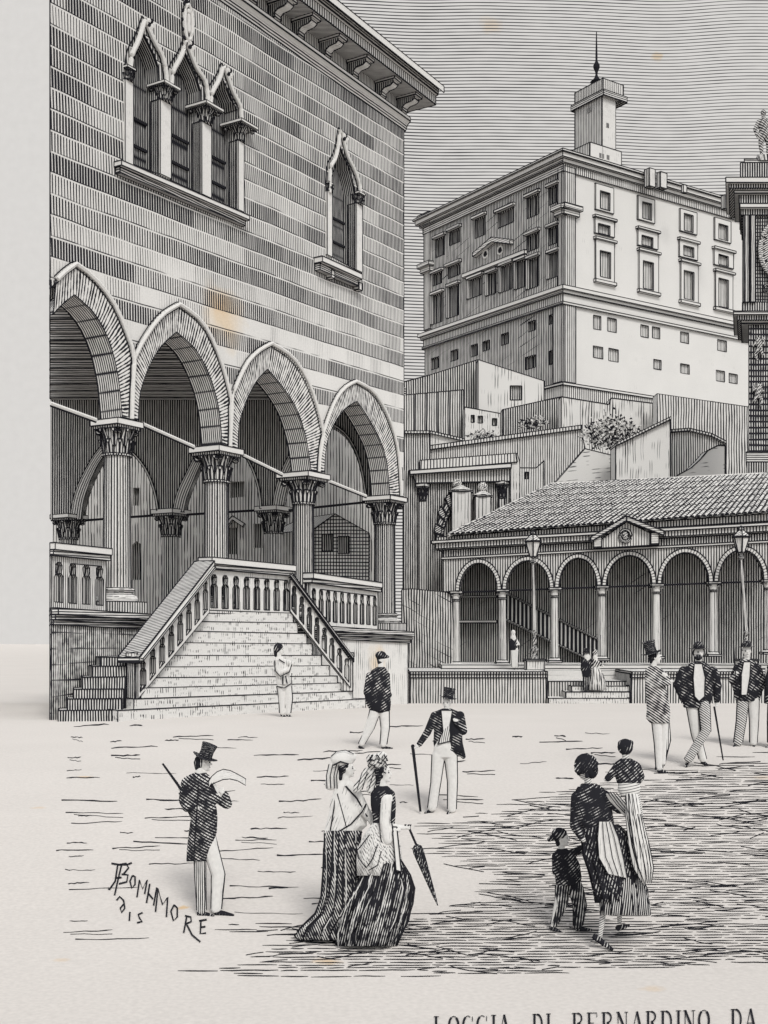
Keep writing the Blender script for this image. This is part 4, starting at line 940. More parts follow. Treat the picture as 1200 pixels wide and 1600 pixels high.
def bush(cx, cy, rx, ry, d, n, label):
    th = MB(); rnd = random.Random(int(cx)); k = d / FX; c = P(cx, cy, d - .8)
    for i in range(n):
        a = rnd.uniform(0, 6.283); r = rnd.random() ** .6; x = math.cos(a) * r * rx * k; z = math.sin(a) * r * ry * k
        if rnd.random() < .15: z += rnd.uniform(0, ry * .6) * k
        p = c + Vector((x, rnd.uniform(-.8, .8), z)); L = rnd.uniform(3, 6.5) * k; t = Vector((rnd.uniform(-1, 1), rnd.uniform(-.4, .4), rnd.uniform(-.3, 1))).normalized()
        s_ = t.cross(Vector((rnd.uniform(-.3, .3), 1, rnd.uniform(-.3, .3)))).normalized() * L * .32; mm = rnd.random() < .42
        th.poly([p, p + t * L * .5 + s_, p + t * L, p + t * L * .5 - s_], int(mm))
        if rnd.random() < .5: th.tube([p, p + t * L], .5 * k, 3, 1)
    for i in range(6):
        b = c + Vector((rnd.uniform(-.5, .5) * rx * k, rnd.uniform(-.3, .3), -ry * k)); th.tube([b, b + Vector((rnd.uniform(-.3, .3) * rx * k, 0, 1.2 * ry * k))], .7 * k, 4, 1)
    o = th.build('bush', [mPap, ink()], loc=P(cx, cy + ry, d - .8)); tag(o, label, 'bush', 'bushes growing on the hill terraces')
bush(955, 678, 44, 24, 74, 900, 'large leafy bush tumbling over the wall between hatched coping and pale buttress')
bush(832, 662, 22, 9, 95, 150, 'small bush in front of the dark garden wall, second in size')
bush(755, 682, 26, 7, 90, 130, 'low bush at the foot of the small three-windowed house')

# ------------------------------------------------------------------ gateway and walls between loggia and portico
GW = thing('gateway', (At(715, 64).x, 64, gz(60)), 'classical stone gateway with entablature, corner pilasters and dark wall behind', 'gateway')
gp = front(64)
mb = MB(); mb.slab(gp, [(632, 1060), (632, 735), (646, 735), (649, 755), (800, 750), (800, 1060)], -1.5, 0, 0); mb.build('wall', [hatch(4.2, 62, .58, 0, wob=.1, var=.2)], GW)
mb = MB(); mb.slab(gp, [(649, 755), (645, 738), (798, 730), (796, 752)], 0, .35, 0); mb.slab(gp, [(641, 741), (640, 735), (799, 724), (799, 731)], 0, .7, 1); mb.slab(gp, [(656, 735), (656, 719), (806, 708), (808, 722)], -.6, .2, 2)
mb.build('entablature', [hatch(5, 62, .42, 0, wob=.05), mPap, hatch(6, 62, .30, 0)], GW, edge=E(62, .9))
mb = MB(); mb.slab(gp, [(800, 1060), (797, 724), (808, 708), (812, 722), (812, 1060)], -1, .1, 0); mb.build('corner_pier', [hatch(5, 62, .2, 0, brk=.4)], GW, edge=E(62, .7))
for x0, x1, y0, y1 in ((652, 669, 757, 783), (776, 792, 753, 779)):
    mb = MB(); mb.rect(gp, x0 + 3, y1, x1 - 3, 1052, 0, .3, 0); pl_ = mb.build('pilaster', [hatch(4.4, 62, .38, 0, wob=.03)], GW, edge=E(62, .8))
    mc = MB(); xm = (x0 + x1) / 2; p = gp.pt(*gp.hit(xm, 0)[:1], 0, .15); capital(mc, p, gp.hit(0, y1)[1], gp.hit(0, y0)[1], (x1 - x0) / 2 * 64 / FX * .95, (x1 - x0) / 2 * 64 / FX * .62, leaf=7, seed=3); mc.build('capital', [mPap, ink(), mDk], pl_, edge=E(62, .6))
# broken arch with rusticated blocks
c0 = gp.hit(722, 846); mb = MB(); n = 9
for k in range(n):
    a0, a1 = math.radians(182 - k * 11), math.radians(182 - (k + 1) * 11 + 1.5)
    r0, r1 = 1.0, 1.0 + (.30 if k % 2 else .20)
    f = lambda r, a: (c0[0] + r * math.cos(a) * 1.15, c0[1] + r * math.sin(a) * 2.15)
    mb.extr(gp, [[f(r0, a0), f(r0, a1), f(r1, a1), f(r1, a0)]], 0, .45, k % 2)
    mb.extr(gp, [[f(.88, a0), f(.88, a1 - .02), f(r0, a1 - .02), f(r0, a0)]], 0, .35, 1)
mb.build('voussoirs', [hatch(3.6, 62, .5, 30), hatch(3.6, 62, .5, 60)], GW, edge=E(62, 1.0))
def pier(x0, x1, yt, yb, bx, by, br, label):
    d = 63.2; fp = front(d); k = d / FX; xm = (x0 + x1) / 2; X = (xm - CX) * k; hw = (x1 - x0) / 2 * k
    th = thing('gate_pier', (X, d + hw, fp.hit(0, yb)[1]), label, 'pier', 'gate piers topped with stone balls')
    mb = MB(); mb.box((X, d + hw, (fp.hit(0, yt)[1] + fp.hit(0, yb)[1]) / 2), hw, hw, (fp.hit(0, yt)[1] - fp.hit(0, yb)[1]) / 2, 0); mb.build('shaft', [hatch(6.5, d, .22, 0, brk=.4, blen=12)], th, edge=E(d, .7))
    mb = MB(); zt0 = fp.hit(0, yt)[1]; mb.lathe((X, d + hw, zt0), [(hw * 1.25, 0), (hw * 1.3, .08), (hw * 1.0, .18), (hw * .5, .30), (hw * .3, .38)], 14, 0); mb.build('cap', [hatch(5, d, .3, 90, brk=.3)], th, edge=E(d, .7))
    mb = MB(); zc_ = fp.hit(0, by)[1]; mb.ell((X + (bx - xm) * k, d + hw, zc_), br * k, br * k, br * k, 16, 0, 10); mb.build('ball', [hatch(4.5, d, .4, 35, wob=.1)], th, smooth=True)
pier(706, 736, 768, 1000, 715, 754, 7.5, 'wide pale gate pier with stone ball, left of the two in front of the gateway')
pier(743, 767, 776, 1000, 755, 760, 8, 'narrow blotched gate pier with dark-capped ball, right of the two in front of the gateway')
d = 55; pl = front(d)
th = garden('retaining_wall', 'tall upright-hatched wall running from the loggia corner down to the terrace', 'wall', 58.5, [(628, 1062), (628, 921), (645, 920), (706, 926), (712, 1062)], hatch(4.8, 58, .50, 0, wob=.25, var=.3, cross=(-62, .08, 3, .5)), thick=.8)

# ------------------------------------------------------------------ terrace with steps in front of the portico
TE = thing('terrace', (At(900, 52).x, 52, gz(52)), 'low hatched stone terrace carrying the arcaded portico, steps in the middle', 'terrace')
tp = front(51.8); zT = tp.hit(0, 1053)[1]; gzt = gz(52) - .3
mT = hatch(5.0, 52, .42, 0, wob=.15, var=.2); mTt = hatch(6, 54, .25, 90, wob=.4, brk=.4, blen=14)
def tblock(x0, x1, zt, d0, d1, name='wall', mats=None, par=TE, zb=None, edge=.9):
    mb = MB(); a, b = At(x0, d0), At(x1, d0); mb.prism([a, b, (b.x, d1), (a.x, d1)], gzt if zb is None else zb, zt, 0, 1); return mb.build(name, mats or [mT, mTt], par, edge=E(d0, edge))
tblock(640, 855, zT, 51.8, 57.5); tblock(986, 1225, zT, 51.8, 57.5); tblock(855, 986, zT - .35, 52.7, 57.5)
for x0, x1 in ((640, 855), (986, 1225)):
    a = tp.hit(x0, 0)[0]; b = tp.hit(x1, 0)[0]; mb = MB(); mb.ubox(tp, a, b, zT, zT + .10, -5.5, .12, 1, 0)
    mb.ubox(tp, a, b, zT - .16, zT, -.2, .06, 1); mb.build('coping', [mTt, hatch(5, 52, .5, 0)], TE, edge=E(52, .8))
for i, (x0, x1, yt, dd) in enumerate(((857, 984, 1091, 51.2), (884, 984, 1081, 51.6), (893, 984, 1072, 52.0))):
    tblock(x0, x1, P(0, yt, dd).z, dd, 53, 'step', [hatch(5, 52, .25, 0, brk=.45, blen=3), mPap])
pz = P(0, 1041, 57).z
for i, (x0, x1, yt, dd) in enumerate(((690, 1225, 1044.5, 55.2), (690, 1225, 1039, 56))):
    tblock(x0, x1, P(0, yt, dd).z, dd, 62, 'platform_step', [hatch(9, 55, .12, 90, brk=.4, blen=20), mTt], edge=.6)

# ------------------------------------------------------------------ portico
PO = thing('portico', (At(940, 57).x, 57, pz), 'low arcaded portico with slender columns, small pediment and tiled hip roof', 'building')
Gp = PL(At(690, 58.5), At(1200, 55.6)); Gp.L
LN = lambda p, q, w=0: lin(Gp, p, q, w)
base = LN((705, 1041), (1200, 1022)); spr = LN((705, 924), (1200, 906)); atb = LN((695, 874), (1200, 848)); ct = LN((683, 846), (1200, 815)); ev = LN((705, 838), (1200, 803))
CXs = [711, 784, 866, 940, 1026, 1115, 1201]
gu = lambda x: Gp.hit(x, 0)[0]
ul, ur = gu(693), gu(1235)
uend = ur; lp = [(ul, atb(ul)), (ul, spr(ul))]
arcs = []
ux_ = [gu(x) for x in CXs] + [gu(1290)]
hc = 7 * 57 / FX
for a, b in zip(ux_, ux_[1:]):
    if a > ur: break
    l, r = a + hc, b - hc; c = (l + r) / 2; R = (r - l) / 2; zz = lambda u: spr(u); top = atb(c) - spr(c) - .26
    arc = [(c - R * math.cos(t * math.pi / 16), spr(c - R * math.cos(t * math.pi / 16)) + top * math.sin(t * math.pi / 16)) for t in range(17)]
    arcs.append((arc, c, R, top))
    lp += [p for p in arc if p[0] < ur]
lp += [(ur, lp[-1][1]), (ur, atb(ur))]
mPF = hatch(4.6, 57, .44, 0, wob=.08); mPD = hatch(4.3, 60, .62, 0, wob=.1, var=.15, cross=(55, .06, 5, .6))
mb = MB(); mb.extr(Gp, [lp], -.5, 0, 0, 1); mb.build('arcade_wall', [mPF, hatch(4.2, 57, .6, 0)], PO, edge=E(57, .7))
mAr = hatch(5.0, 57, .24, 90, wob=.05)
for arc, c, R, top in arcs:
    mb = MB(); L = 0
    for i in range(16):
        p, q = arc[i], arc[i + 1]; zc0 = spr(c)
        f = lambda p, g: (c + (p[0] - c) * (1 + g / R), spr(p[0]) + (p[1] - spr(p[0])) * (1 + g / top))
        a0, a1, b0, b1 = f(p, .0), f(q, .0), f(p, .19), f(q, .19); l2 = L + math.hypot(q[0] - p[0], q[1] - p[1])
        if max(b1[0], b0[0]) > ur: continue
        mb.poly([Gp.pt(*a0, .06), Gp.pt(*a1, .06), Gp.pt(*b1, .06), Gp.pt(*b0, .06)], 0, [(0, L), (0, l2), (.2, l2), (.2, L)])
        mb.poly([Gp.pt(*b0, .06), Gp.pt(*b1, .06), Gp.pt(*b1, 0), Gp.pt(*b0, 0)], 1)
        mb.poly([Gp.pt(*a0, .06), Gp.pt(*a1, .06), Gp.pt(*a1, -.5), Gp.pt(*a0, -.5)], 2)
        L = l2
    mb.build('arch', [mAr, mPap, hatch(4, 57, .5, 0)], PO, edge=E(57, .8))
for x in CXs:
    u = gu(x); p = Gp.pt(u, 0, -.25); k = p.y / FX; r = 5.6 * k; zb0 = base(u); zs0 = spr(u); ch = 15 * k
    mb = MB(); mb.lathe((p.x, p.y, 0), [(r * 1.08, zb0 + 6 * k), (r * 1.05, zb0 + 40 * k), (r * .92, zs0 - ch)], 14, 0)
    cl = mb.build('column', [hatch(4.2, 57, .26, 0, wob=.05, var=.3)], PO, edge=E(57, .8), ang=30 if False else 60)
    for s_ in (-1, 1):
        pass
    mb = MB(); mb.box((p.x, p.y, zb0 + 1.3 * k), r * 1.9, r * 1.9, 1.4 * k, 0); mb.lathe((p.x, p.y, zb0), [(r * 1.7, 2.6 * k), (r * 1.6, 4 * k), (r * 1.15, 6.5 * k)], 14, 0); mb.build('base', [mPap], cl, edge=E(57, .8))
    mb = MB(); mb.box((p.x, p.y, zs0 - 1.4 * k), r * 1.75, r * 1.75, 1.5 * k, 0); mb.lathe((p.x, p.y, 0), [(r * 1.1, zs0 - ch), (r * 1.15, zs0 - ch + 2 * k), (r * .95, zs0 - ch + 2.5 * k), (r * 1.0, zs0 - 7 * k), (r * 1.5, zs0 - 3 * k)], 12, 0)
    for sx in (-1, 1):
        for sy in (-1, 1): mb.ell((p.x + sx * r * 1.25, p.y + sy * r * 1.25, zs0 - 5 * k), 2.2 * k, 2.2 * k, 2.6 * k, 8, 1, 5)
    mb.build('capital', [mPap, hatch(3.5, 57, .5, 90)], cl, edge=E(57, .7))
for a, b in zip(ux_[:-1], ux_[1:]):
    if b > ur: b = ur
    mb = MB(); mb.tube([Gp.pt(a, spr(a) - .05, -.25), Gp.pt(b, spr(b) - .05, -.25)], .045, 5, 0); mb.build('tie_rod', [ink()], PO)
mb = MB()
def gband(za, zb, o, m, u0=None, u1=None):
    a = (gu(693) - o if u0 is None else u0); b = ur if u1 is None else u1
    mb.extr(Gp, [[(a, za(a)), (b, za(b)), (b, zb(b)), (a, zb(a))]], -.6, o, m)
off = lambda f, dz: (lambda u: f(u) + dz)
hE = ct(0) - atb(0)
gband(atb, off(atb, .10), .10, 0); gband(off(atb, .10), off(atb, hE * .50), .05, 1); gband(off(atb, hE * .50), off(atb, hE * .58), .22, 0)
gband(off(atb, hE * .58), off(atb, hE * .86), .34, 2); gband(off(atb, hE * .86), off(atb, hE * 1.0), .5, 0)
mb.build('entablature', [mPap, hatch(4.6, 57, .62, 0, wob=.03), hatch(5.4, 57, .42, 0, wob=.03)], PO, edge=E(57, .8))
mb = MB(); gband(off(ct, 0), off(ev, -.02), .30, 0); mb.build('eaves_board', [hatch(5, 57, .48, 0, wob=.03)], PO, edge=E(57, .7))
# inside: dark back wall, floor, ceiling, sloping stair rails
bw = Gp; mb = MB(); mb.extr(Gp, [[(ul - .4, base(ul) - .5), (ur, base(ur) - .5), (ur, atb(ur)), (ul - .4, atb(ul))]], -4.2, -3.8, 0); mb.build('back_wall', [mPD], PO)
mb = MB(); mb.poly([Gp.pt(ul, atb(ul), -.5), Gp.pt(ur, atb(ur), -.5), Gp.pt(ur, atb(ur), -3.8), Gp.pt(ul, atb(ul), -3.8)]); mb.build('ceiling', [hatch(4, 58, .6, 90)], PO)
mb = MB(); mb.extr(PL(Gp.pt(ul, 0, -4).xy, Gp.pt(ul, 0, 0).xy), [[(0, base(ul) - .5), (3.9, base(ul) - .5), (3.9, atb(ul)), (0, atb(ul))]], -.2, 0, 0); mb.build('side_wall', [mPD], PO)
IR = thing('stair_railing', Gp.pt(gu(860), base(gu(860)), -3), 'sloping stair rail panels descending to the right inside the portico', 'railing')
for (p0, p1, t0, t1) in (((790, 926), (942, 1003), 968, 1041), ((938, 1000), (946, 1004), 1041, 1043)):
    W2 = -3.0; a, b = Gp.hit(*p0, W2), Gp.hit(*p1, W2); c, e = Gp.hit(p0[0], t0, W2), Gp.hit(p1[0], t1, W2)
    mb = MB(); mb.extr(Gp, [[c, e, b, a]], W2 - .08, W2, 0); pn = mb.build('panel', [hatch(7.5, 60, .68, 0, wob=.05)], IR)
    mb = MB(); mb.tube([Gp.pt(*a, W2 + .03), Gp.pt(*b, W2 + .03)], .06, 6, 0); mb.tube([Gp.pt(*c, W2 + .03), Gp.pt(*e, W2 + .03)], .06, 6, 0); mb.build('handrail', [hatch(3, 60, .2, 90)], pn, edge=E(60, .5))
mb = MB(); W2 = -3.0; a, b = Gp.hit(712, 931, W2), Gp.hit(776, 930, W2); c = Gp.hit(712, 970, W2)
mb.ubox(Gp, a[0], b[0], c[1] - .12, c[1] + .02, W2 - .1, W2 + .1, 0); mb.ubox(Gp, a[0], b[0], a[1] - .1, a[1], W2 - .1, W2 + .1, 0); mb.build('landing_rail', [hatch(4, 60, .25, 90)], IR, edge=E(60, .6))
# roof: hip roof, rows of half-round tiles
e0 = Gp.pt(gu(703), ev(gu(703)), .75); e1 = Gp.pt(ur, ev(ur), .75)
dR = 4.6; r0 = P(862, 757, 62.2); r1 = P(1172, 742, 60.0); r1 = r0 + (r1 - r0) * ((e1 - e0).length / (r1 - r0).length * .80)
mRoof = hatch(7, 58, .10, 0, brk=.6)
mb = MB(); mb.poly([e0, e1, r1, r0]); lb = e0 + Vector((.2, 8.6, 0)); mb.poly([e0, r0, lb]); mb.poly([r0, r1, r1 + Vector((0, 5, -2.6)), lb]); mb.build('roof', [hatch(4, 58, .7, 90)], PO)
mTile = hatch(8.0, 59, .34, 90, wob=.25, var=.35, brk=.25, blen=4); mb = MB(); NT = 62; S0 = (r0 - e0)
nrm = (e1 - e0).cross(r0 - e0).normalized(); nrm = nrm if nrm.z > 0 else -nrm
for k in range(NT):
    t = k / (NT - 1); a = e0.lerp(e1, t) + nrm * .03; b = r0.lerp(r1, t) + nrm * .03
    jit = random.uniform(-.06, .06); fwd = (e1 - e0).normalized()
    seg = 7; pts = [a.lerp(b, i / seg) + fwd * random.uniform(-.02, .02) for i in range(seg + 1)]; hw = (e1 - e0).length / NT * .37
    mb.tube([p + fwd * hw * 1.32 + nrm * .02 for p in pts], E(58, 1.0), 4, 1)
    for i in range(seg):
        p, q = pts[i], pts[i + 1]; w0, w1 = hw, hw * .80
        prof = [(-1, 0), (-.7, .5), (0, .75), (.7, .5), (1, 0)]
        A = [p + fwd * w0 * x + nrm * w0 * z for x, z in prof]; Bq = [q + fwd * w1 * x * .9 + nrm * w1 * (z - .12) for x, z in prof]
        L0 = (p - a).length + k * 1.7; L1 = (q - a).length + k * 1.7
        for j in range(4): mb.poly([A[j], A[j + 1], Bq[j + 1], Bq[j]], 0, [(j * .1, L0), (j * .1 + .1, L0), (j * .1 + .1, L1), (j * .1, L1)])
        mb.tube([A[1], A[2], A[3]], E(58, .55), 4, 1)
    mb.poly([pts[0] + fwd * hw * x + nrm * hw * z for x, z in ((-1, 0), (-.7, .5), (0, .75), (.7, .5), (1, 0))], 1)
mb.tube([e0, r0], .10, 6, 0); mb.tube([r0, r1], .10, 6, 0)
mb.build('roof_tiles', [mTile, ink()], PO)
# pediment over the middle arch
a, b, c = Gp.hit(923, 840, .7), Gp.hit(979, 807, .7), Gp.hit(1037, 830, .7); lo = lambda u: atb(u) + .12
mb = MB(); mb.extr(Gp, [[(a[0] + .25, lo(a[0])), (c[0] - .25, lo(c[0])), (c[0] - .25, c[1] - .25), (b[0], b[1] - .25), (a[0] + .25, a[1] - .25)]], .3, .62, 0); pe = mb.build('pediment', [hatch(4.8, 57, .34, 0, wob=.03)], PO, edge=E(57, .8))
mb = MB()
for p, q in ((a, b), (b, c)):
    mb.extr(Gp, [[(p[0], p[1] - .22), (q[0], q[1] - .22), (q[0], q[1]), (p[0], p[1])]], -.3, .95, 0)
mb.build('raking_cornice', [hatch(3.6, 57, .35, 90)], pe, edge=E(57, 1.0))
mb = MB(); u, z = Gp.hit(977, 837, .7); mb.tube([Gp.pt(u + .26 * math.cos(t * .5236), z + .29 * math.sin(t * .5236), .70) for t in range(13)], .06, 5, 0); mb.ell(Gp.pt(u, z, .66), .15, .1, .18, 8, 1, 5); mb.build('roundel', [mPap, hatch(3, 57, .5, 45)], pe, edge=E(57, .6))
for x in (934, 1023):
    u = Gp.hit(x, 0, .7)[0]; mb = MB(); mb.ubox(Gp, u - .18, u + .18, lo(u) + .02, lo(u) + .55, .3, .85, 0); mb.build('bracket', [hatch(4, 57, .2, 90)], pe, edge=E(57, .9))

# ------------------------------------------------------------------ clock tower at the right edge
CT = thing('clock_tower', (At(1200, 66).x, 68, 1), 'dark ornate clock tower cut by the right edge, statue on its cornice', 'tower')
d = 66.0; k = d / FX; tpn = front(d)
def ctb(x0, y0, y1, o, name, mats, depth=4.0, x1=1262, edge=.7, s=1):
    a = At(x0, d - o).x; b = At(x1, d - o).x; z0, z1 = P(0, y1, d - o).z, P(0, y0, d - o).z
    mb = MB(); mb.prism([(a, d - o), (b, d - o), (b, d + depth), (a * (d + depth) / (d - o) + .05, d + depth)], z0, z1, 0); return mb.build(name, mats, CT, edge=E(d, edge))
mTk = hatch(4.2, d, .70, 0, wob=.15, cross=(90, .30, 1.6)); mTb = hatch(4.4, d, .64, 0, wob=.05); mTm = hatch(4, d, .45, 90, wob=.05)
ctb(1170, 505, 722, 0, 'lower_shaft', [hatch(4.4, d, .66, 0, wob=.2, cross=(90, .34, 2.4), blot=.5)])
ctb(1162, 336, 486, 0, 'upper_shaft', [mTk]); ctb(1167, 722, 760, .35, 'tower_base', [mTb]); ctb(1166, 706, 722, .3, 'plinth_moulding', [mTm])
for (x0, y0, y1, o, mm) in ((1146, 486, 491, .6, mTm), (1152, 491, 500, .4, mTb), (1158, 500, 506, .2, mTm), (1160, 472, 486, .1, mTb), (1134, 277, 285, .9, mPap), (1139, 285, 294, .7, mTb), (1147, 294, 302, .5, mTm), (1155, 302, 318, .25, mTb), (1156, 318, 324, .4, mPap), (1158, 324, 336, .15, mTb), (1157, 254, 277, .1, mTb), (1163, 248, 254, -.2, mTm)):
    ctb(x0, y0, y1, o, 'cornice', [mm])
for x0, x1 in ((1163, 1170), (1173, 1180)):
    mb = MB(); mb.rect(tpn, x0, 336, x1, 472, 0, .22, 0); mb.build('pilaster', [hatch(3.4, d, .4, 0)], CT, edge=E(d, .9))
mb = MB(); u, z = tpn.hit(1218, 392); R_ = 33 * k
mb.tube([tpn.pt(u + R_ * math.cos(t * .2618), z + R_ * 1.35 * math.sin(t * .2618), .3) for t in range(25)], 3.5 * k, 6, 1)
mb.extr(tpn, [[(u + R_ * math.cos(t * .2618), z + R_ * 1.35 * math.sin(t * .2618)) for t in range(24)]], 0, .2, 0)
for t in range(24): mb.tube([tpn.pt(u + R_ * .75 * math.cos(t * .2618), z + R_ * 1.0 * math.sin(t * .2618), .24), tpn.pt(u + R_ * .92 * math.cos(t * .2618), z + R_ * 1.24 * math.sin(t * .2618), .24)], .8 * k, 4, 2)
mb.build('clock_face', [hatch(3.6, d, .5, 60), mTm, ink()], CT)
mb = MB(); u, z = tpn.hit(1196, 453); mb.tube([tpn.pt(u + 5 * k * math.cos(t * .5236), z + 6 * k * math.sin(t * .5236), .25) for t in range(13)], 1.4 * k, 5, 0); mb.build('roundel', [mPap], CT, edge=E(d, .5))
def relief(cx, cy, lean):
    mb = MB(); q = lambda x, y: P(cx + x, cy + y, d - .18)
    for a, b, ra, rb in (((0, -12), (0, -12), 3.4, 3.4), ((0, -8), (lean * 2, 4), 5, 4), ((lean * 2, 4), (-lean * 5, 14), 3, 2.4), ((-lean * 5, 14), (-lean * 2, 22), 2.2, 1.6), ((lean * 2, 4), (lean * 7, 14), 3, 2.2), ((0, -7), (lean * 9, -2), 2, 1.6), ((lean * 9, -2), (lean * 8, -12), 1.6, 1.4), ((0, -7), (-lean * 8, 0), 2, 1.5)):
        mb.caps(q(*a), q(*b), ra * k, rb * k, 8, 0)
    mb.build('relief_figure', [hatch(4, d, .5, 40)], CT, edge=E(d, .4), ang=50)
relief(1185, 540, 1); relief(1186, 612, -1)

# ------------------------------------------------------------------ people
class BODY(MB): pass
class Fig:
    def __init__(s, label, x, y, d=None, name='person', cat='person', group=None, vox=1.0):
        s.d = d or gd(y); s.k = s.d / FX; s.vox = max(vox * s.k, .006)
        s.th = thing(name, P(x, y, s.d), label, cat, group)
    def q(s, p): return P(p[0], p[1], s.d + (p[2] * s.k if len(p) > 2 else 0))
    def cap(s, mb, a, b, ra, rb=None):
        rb = ra if rb is None else rb
        if isinstance(mb, BODY) and max(ra, rb) > 7.6 and abs(a[1] - b[1]) > 16 and abs(a[0] - b[0]) < 16:   # trunk stays well inside its coat
            ra *= .62; rb *= .72; a = (a[0], a[1] + ra * .5) + tuple(a[2:])
        mb.caps(s.q(a), s.q(b), ra * s.k, rb * s.k, 10, 0); return mb
    def ell(s, mb, c, rx, ry, rz=None, m=0, n=12): mb.ell(s.q(c), rx * s.k, (rz or rx) * s.k, ry * s.k, n, m, 8); return mb
    def loft(s, mb, rings, m=0, n=24, folds=0, amp=0.0, ph=0.0, seed=0):
        """rings: (cx, y, rx[, rz[, cz]]) px; folds: cloth folds deepening down the cloth"""
        R = []; rnd = random.Random(seed); js = [rnd.uniform(.6, 1.4) for _ in range(64)]
        for i, r in enumerate(rings):
            cx, y, rx = r[:3]; rz = r[3] if len(r) > 3 else rx * .72; cz = r[4] if len(r) > 4 else 0; t = i / max(len(rings) - 1, 1); ring = []
            for q in range(n):
                a = q * 2 * math.pi / n; f = 1 + amp * t * math.cos(folds * a + ph + 1.3 * math.sin(2 * a + seed)) * js[int(q * 12 / n)] if folds else 1
                ring.append(s.q((cx + rx * f * math.cos(a), y, cz + rz * f * math.sin(a))))
            R.append(ring)
        s.R = R; mb.rings(R, m); return mb
    def folds(s, mb, step=3, r=.9, m=1, seed=1, jit=.5):
        """dark creases running down the cloth of the last loft"""
        rnd = random.Random(seed); n = len(s.R[0]); K = len(s.R)
        for q in range(0, n, step):
            a = q; i0 = rnd.choice((0, 0, 1)) if K > 3 else 0; pts = []; wd = []
            for i in range(i0, K):
                c = sum(s.R[i], Vector()) / n; p = s.R[i][a % n]; pts.append(c + (p - c) * 1.015); wd.append(s.k * r * (.45 + .55 * math.sin(math.pi * min(1, (i - i0 + .6) / (K - i0)))) * rnd.uniform(.5, 1.5))
                if rnd.random() < .3: a += rnd.choice((-1, 1))
            if len(pts) > 1: mb.tube(pts, wd, 4, m)
        return mb
    def hand(s, mb, w, dr, sz, curl=.6, side=1):
        """palm at w, fingers along dr (px vector), five fingers of uneven length, thumb from the side"""
        L = math.hypot(*dr) or 1; ux, uy = dr[0] / L, dr[1] / L; nx, ny = -uy, ux; z = w[2] if len(w) > 2 else 0
        c = (w[0] + ux * sz * .28, w[1] + uy * sz * .28, z); s.cap(mb, w, (w[0] + ux * sz * .42, w[1] + uy * sz * .42, z), sz * .20, sz * .24)
        for i, (o, ln) in enumerate(((-.21, .36), (-.07, .44), (.07, .42), (.20, .33))):
            b = (w[0] + ux * sz * .45 + nx * o * sz, w[1] + uy * sz * .45 + ny * o * sz, z); e = (b[0] + ux * sz * ln * .6, b[1] + uy * sz * ln * .6, z - sz * .06)
            g = (e[0] + ux * sz * ln * .4 * (1 - curl) - nx * .05 * sz, e[1] + uy * sz * ln * .4 * (1 - curl), z - sz * (.06 + .3 * curl * ln * 2))
            s.cap(mb, b, e, sz * .085, sz * .075); s.cap(mb, e, g, sz * .075, sz * .06)
        t0 = (w[0] + ux * sz * .18 - nx * side * sz * .2, w[1] + uy * sz * .18 - ny * side * sz * .2, z - sz * .05)
        s.cap(mb, t0, (t0[0] + ux * sz * .26 - nx * side * sz * .16, t0[1] + uy * sz * .26 - ny * side * sz * .16, z - sz * .16), sz * .10, sz * .07)
    def head(s, mb, ex, x, y, rx, ry, fx=1.0, fz=-.4, beard=False, z=0):
        """head with face turned towards (fx, fz); features in ex (ink)"""
        L = math.hypot(fx, fz); fx /= L; fz /= L; sx, sz = -fz, fx
        s.ell(mb, (x, y - ry * .12, z), rx, ry * .86); s.ell(mb, (x + fx * rx * .25, y + ry * .35, z + fz * rx * .25), rx * .72, ry * .62)
        s.cap(mb, (x + fx * rx * .95, y - ry * .12, z + fz * rx * .95), (x + fx * rx * 1.18, y + ry * .16, z + fz * rx * 1.18), rx * .10, rx * .17)
        s.ell(mb, (x + fx * rx * .85, y + ry * .50, z + fz * rx * .85), rx * .2, ry * .09)
        s.ell(mb, (x + fx * rx * .75, y + ry * .78, z + fz * rx * .75), rx * .26, ry * .16)
        for e in (-1, 1):
            s.ell(mb, (x + sx * e * rx * .98, y + ry * .05, z + sz * e * rx * .98), rx * .16, ry * .2)
            ex_ = (x + fx * rx * .84 + sx * e * rx * .42, y - ry * .06, z + fz * rx * .84 + sz * e * rx * .42); s.ell(ex, ex_, rx * .14, ry * .08, m=1, n=8)
            s.cap_ink(ex, (ex_[0] - sx * rx * .15, ex_[1] - ry * .16, ex_[2]), (ex_[0] + sx * rx * .15, ex_[1] - ry * .18, ex_[2]), rx * .06)
        s.cap_ink(ex, (x + fx * rx * .98 - sx * rx * .2, y + ry * .5, z + fz * rx * .98 - sz * rx * .2), (x + fx * rx * .98 + sx * rx * .2, y + ry * .5, z + fz * rx * .98 + sz * rx * .2), rx * .05)
    def cap_ink(s, ex, a, b, r): ex.caps(s.q(a), s.q(b), r * s.k, r * s.k, 6, 1)
    def done(s, mb, name, mats, ex=None, vox=1.0, par=None): return mb.build(name, mats, par or s.th, remesh=s.vox * vox, extra=ex)
def cloth(d, du=.78, ang=-50, sp=3.6, cr=None):
    du = min(du + .10, .96); return hatch(sp * 1.38, d, du, ang, wob=.10, var=.16, cross=cr, blot=.8)
def mLightCloth(d, ang=0): return hatch(5, d, .20, ang, wob=.3, brk=.6, blen=9)
def seam(F_, ex, pts, r=.8):
    r *= 1.15
    ex.tube([F_.q(p) for p in pts], r * F_.k, 5, 1)
